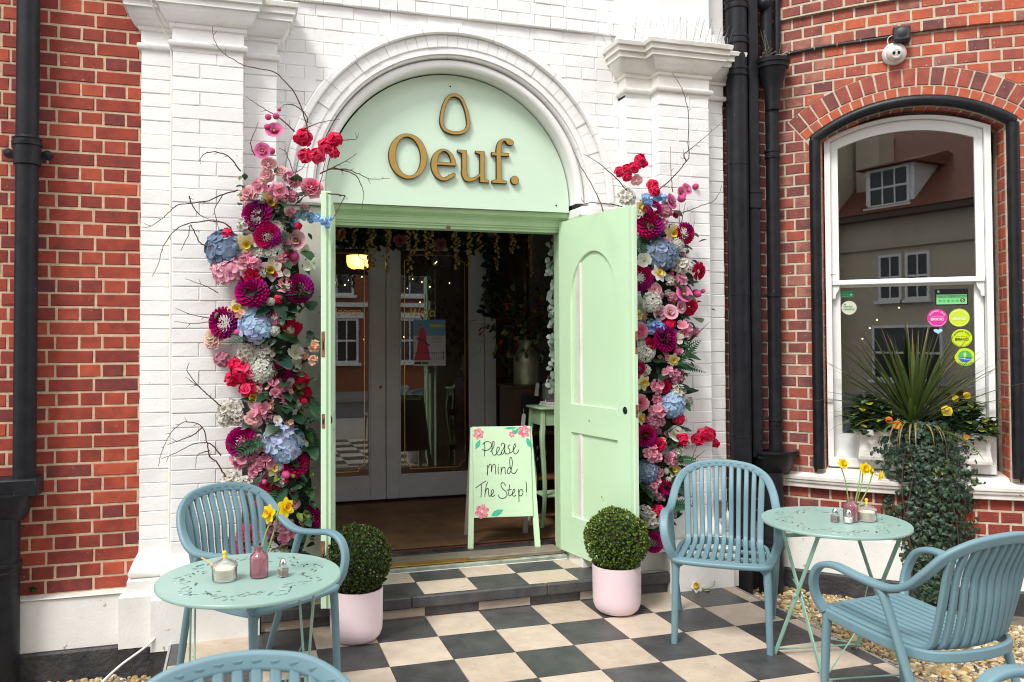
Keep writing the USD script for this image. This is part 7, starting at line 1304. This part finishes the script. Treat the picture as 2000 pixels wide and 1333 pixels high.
# ---------------------------------------------------------------- houses across the road (seen in the glass)
pm('render_cream', (0.52, 0.45, 0.34), 0.9, (0.47, 0.41, 0.31), ns=1); pm('roof_tile', (0.22, 0.075, 0.045), 0.85, (0.16, 0.055, 0.035), ns=6); pm('far_brick', (0.30, 0.10, 0.045), 0.9, (0.22, 0.07, 0.035), ns=20); pm('far_white', (0.72, 0.72, 0.70), 0.6); pm('far_glass', (0.02, 0.022, 0.025), 0.08); pm('far_trim', (0.42, 0.37, 0.29), 0.8)
def fwin(h, x, z, w, hh, y, bars=(1, 1)):
    f = obj('window', cat_([bx(x-w/2-.07, x+w/2+.07, y-.02, y+.05, z-.07, z, .0), bx(x-w/2-.07, x+w/2+.07, y-.02, y+.04, z+hh, z+hh+.07), bx(x-w/2-.07, x-w/2, y-.02, y+.04, z, z+hh), bx(x+w/2, x+w/2+.07, y-.02, y+.04, z, z+hh), bx(x-w/2, x+w/2, y-.02, y+.03, z+hh*.5-.03, z+hh*.5+.03)]+[bx(x-w/2+w*(k+1)/(bars[0]+1)-.02, x-w/2+w*(k+1)/(bars[0]+1)+.02, y-.02, y+.028, z, z+hh) for k in range(bars[0])]), 'far_white', h)
    obj('pane', bx(x-w/2, x+w/2, y-.012, y+.01, z, z+hh), 'far_glass', f); obj('sill', bx(x-w/2-.15, x+w/2+.15, y-.02, y+.14, z-.16, z-.075), 'far_white', f)
def gable(x0, x1, y0, y1, z0, z1): 
    ym = (y0+y1)/2; v = np.array([[x0, y0, z0], [x0, y1, z0], [x0, ym, z1], [x1, y0, z0], [x1, y1, z0], [x1, ym, z1]]); return v, np.array([[0, 1, 2], [3, 5, 4], [0, 2, 5], [0, 5, 3], [1, 4, 5], [1, 5, 2], [0, 3, 4], [0, 4, 1]])
ch1 = thing('cream_house', 'cream rendered house with red roof and dormer, mirrored in the sash window', 'house', (-14, -20, 0)); yh = -16.4
obj('wall', bx(-24, -4.7, -24, yh, -.2, 5.0), 'render_cream', ch1); obj('string_course', bx(-24, -4.7, yh+.001, yh+.10, 4.15, 4.3), 'far_trim', ch1); obj('eaves', bx(-24.3, -4.5, yh-.2, yh+.35, 5.001, 5.16), 'dark_wood', ch1)
rf = obj('roof', gable(-24.3, -4.5, -24.4, yh+.4, 5.17, 9.0), 'roof_tile', ch1); obj('chimney', bx(-8.75, -8.0, -17.6, -16.9, 4.6, 9.6), 'render_cream', rf)
for x, z, w, hh in ((-7.35, 2.75, .55, 1.15), (-6.55, 2.75, .55, 1.15), (-6.9, .5, 1.9, 1.4), (-11.2, .9, 1.8, 1.5), (-14.2, 3.6, 1.1, 1.3), (-14.2, .9, 1.2, 1.5), (-19.5, 3.6, 1.1, 1.3), (-19.5, .9, 1.2, 1.5)): fwin(ch1, x, z, w, hh, yh+.02)
do = obj('dormer', bx(-8.0, -6.55, -18.6, yh+.12, 5.165, 6.45), 'far_white', ch1); obj('dormer_roof', gable(-8.2, -6.35, -19.0, yh+.4, 6.451, 6.85), 'roof_tile', do); fwin(ch1, -7.28, 5.4, 1.1, .95, yh+.14, (2, 1))
gb = obj('gable_wing', bx(-11.0, -8.9, -22, yh+.5, -.2, 8.0), 'render_cream', ch1); fwin(ch1, -9.5, 4.2, .7, 1.2, yh+.52)
bh = thing('brick_house', 'brick terrace with white windows, mirrored in the inner door glass', 'house', (3, -20, 0)); yb_ = -16.6
obj('wall', bx(-3.6, 16, -24, yb_, -.2, 7.6), 'far_brick', bh); obj('string_course', bx(-3.6, 16, yb_+.001, yb_+.12, 2.70, 2.84), 'far_white', bh); obj('roof', gable(-3.9, 16.3, -24.4, yb_+.3, 7.601, 10.8), 'roof_tile', bh)
for x in (-2.45, -.05, 2.35, 4.75, 7.15, 9.55, 12): fwin(bh, x, 3.15, .95, 1.5, yb_+.02, (1, 1)); fwin(bh, x, .95, 1.25, 1.3, yb_+.02, (3, 1)); obj('lintel', bx(x-.85, x+.85, yb_+.001, yb_+.10, 2.33, 2.52), 'far_white', bh)
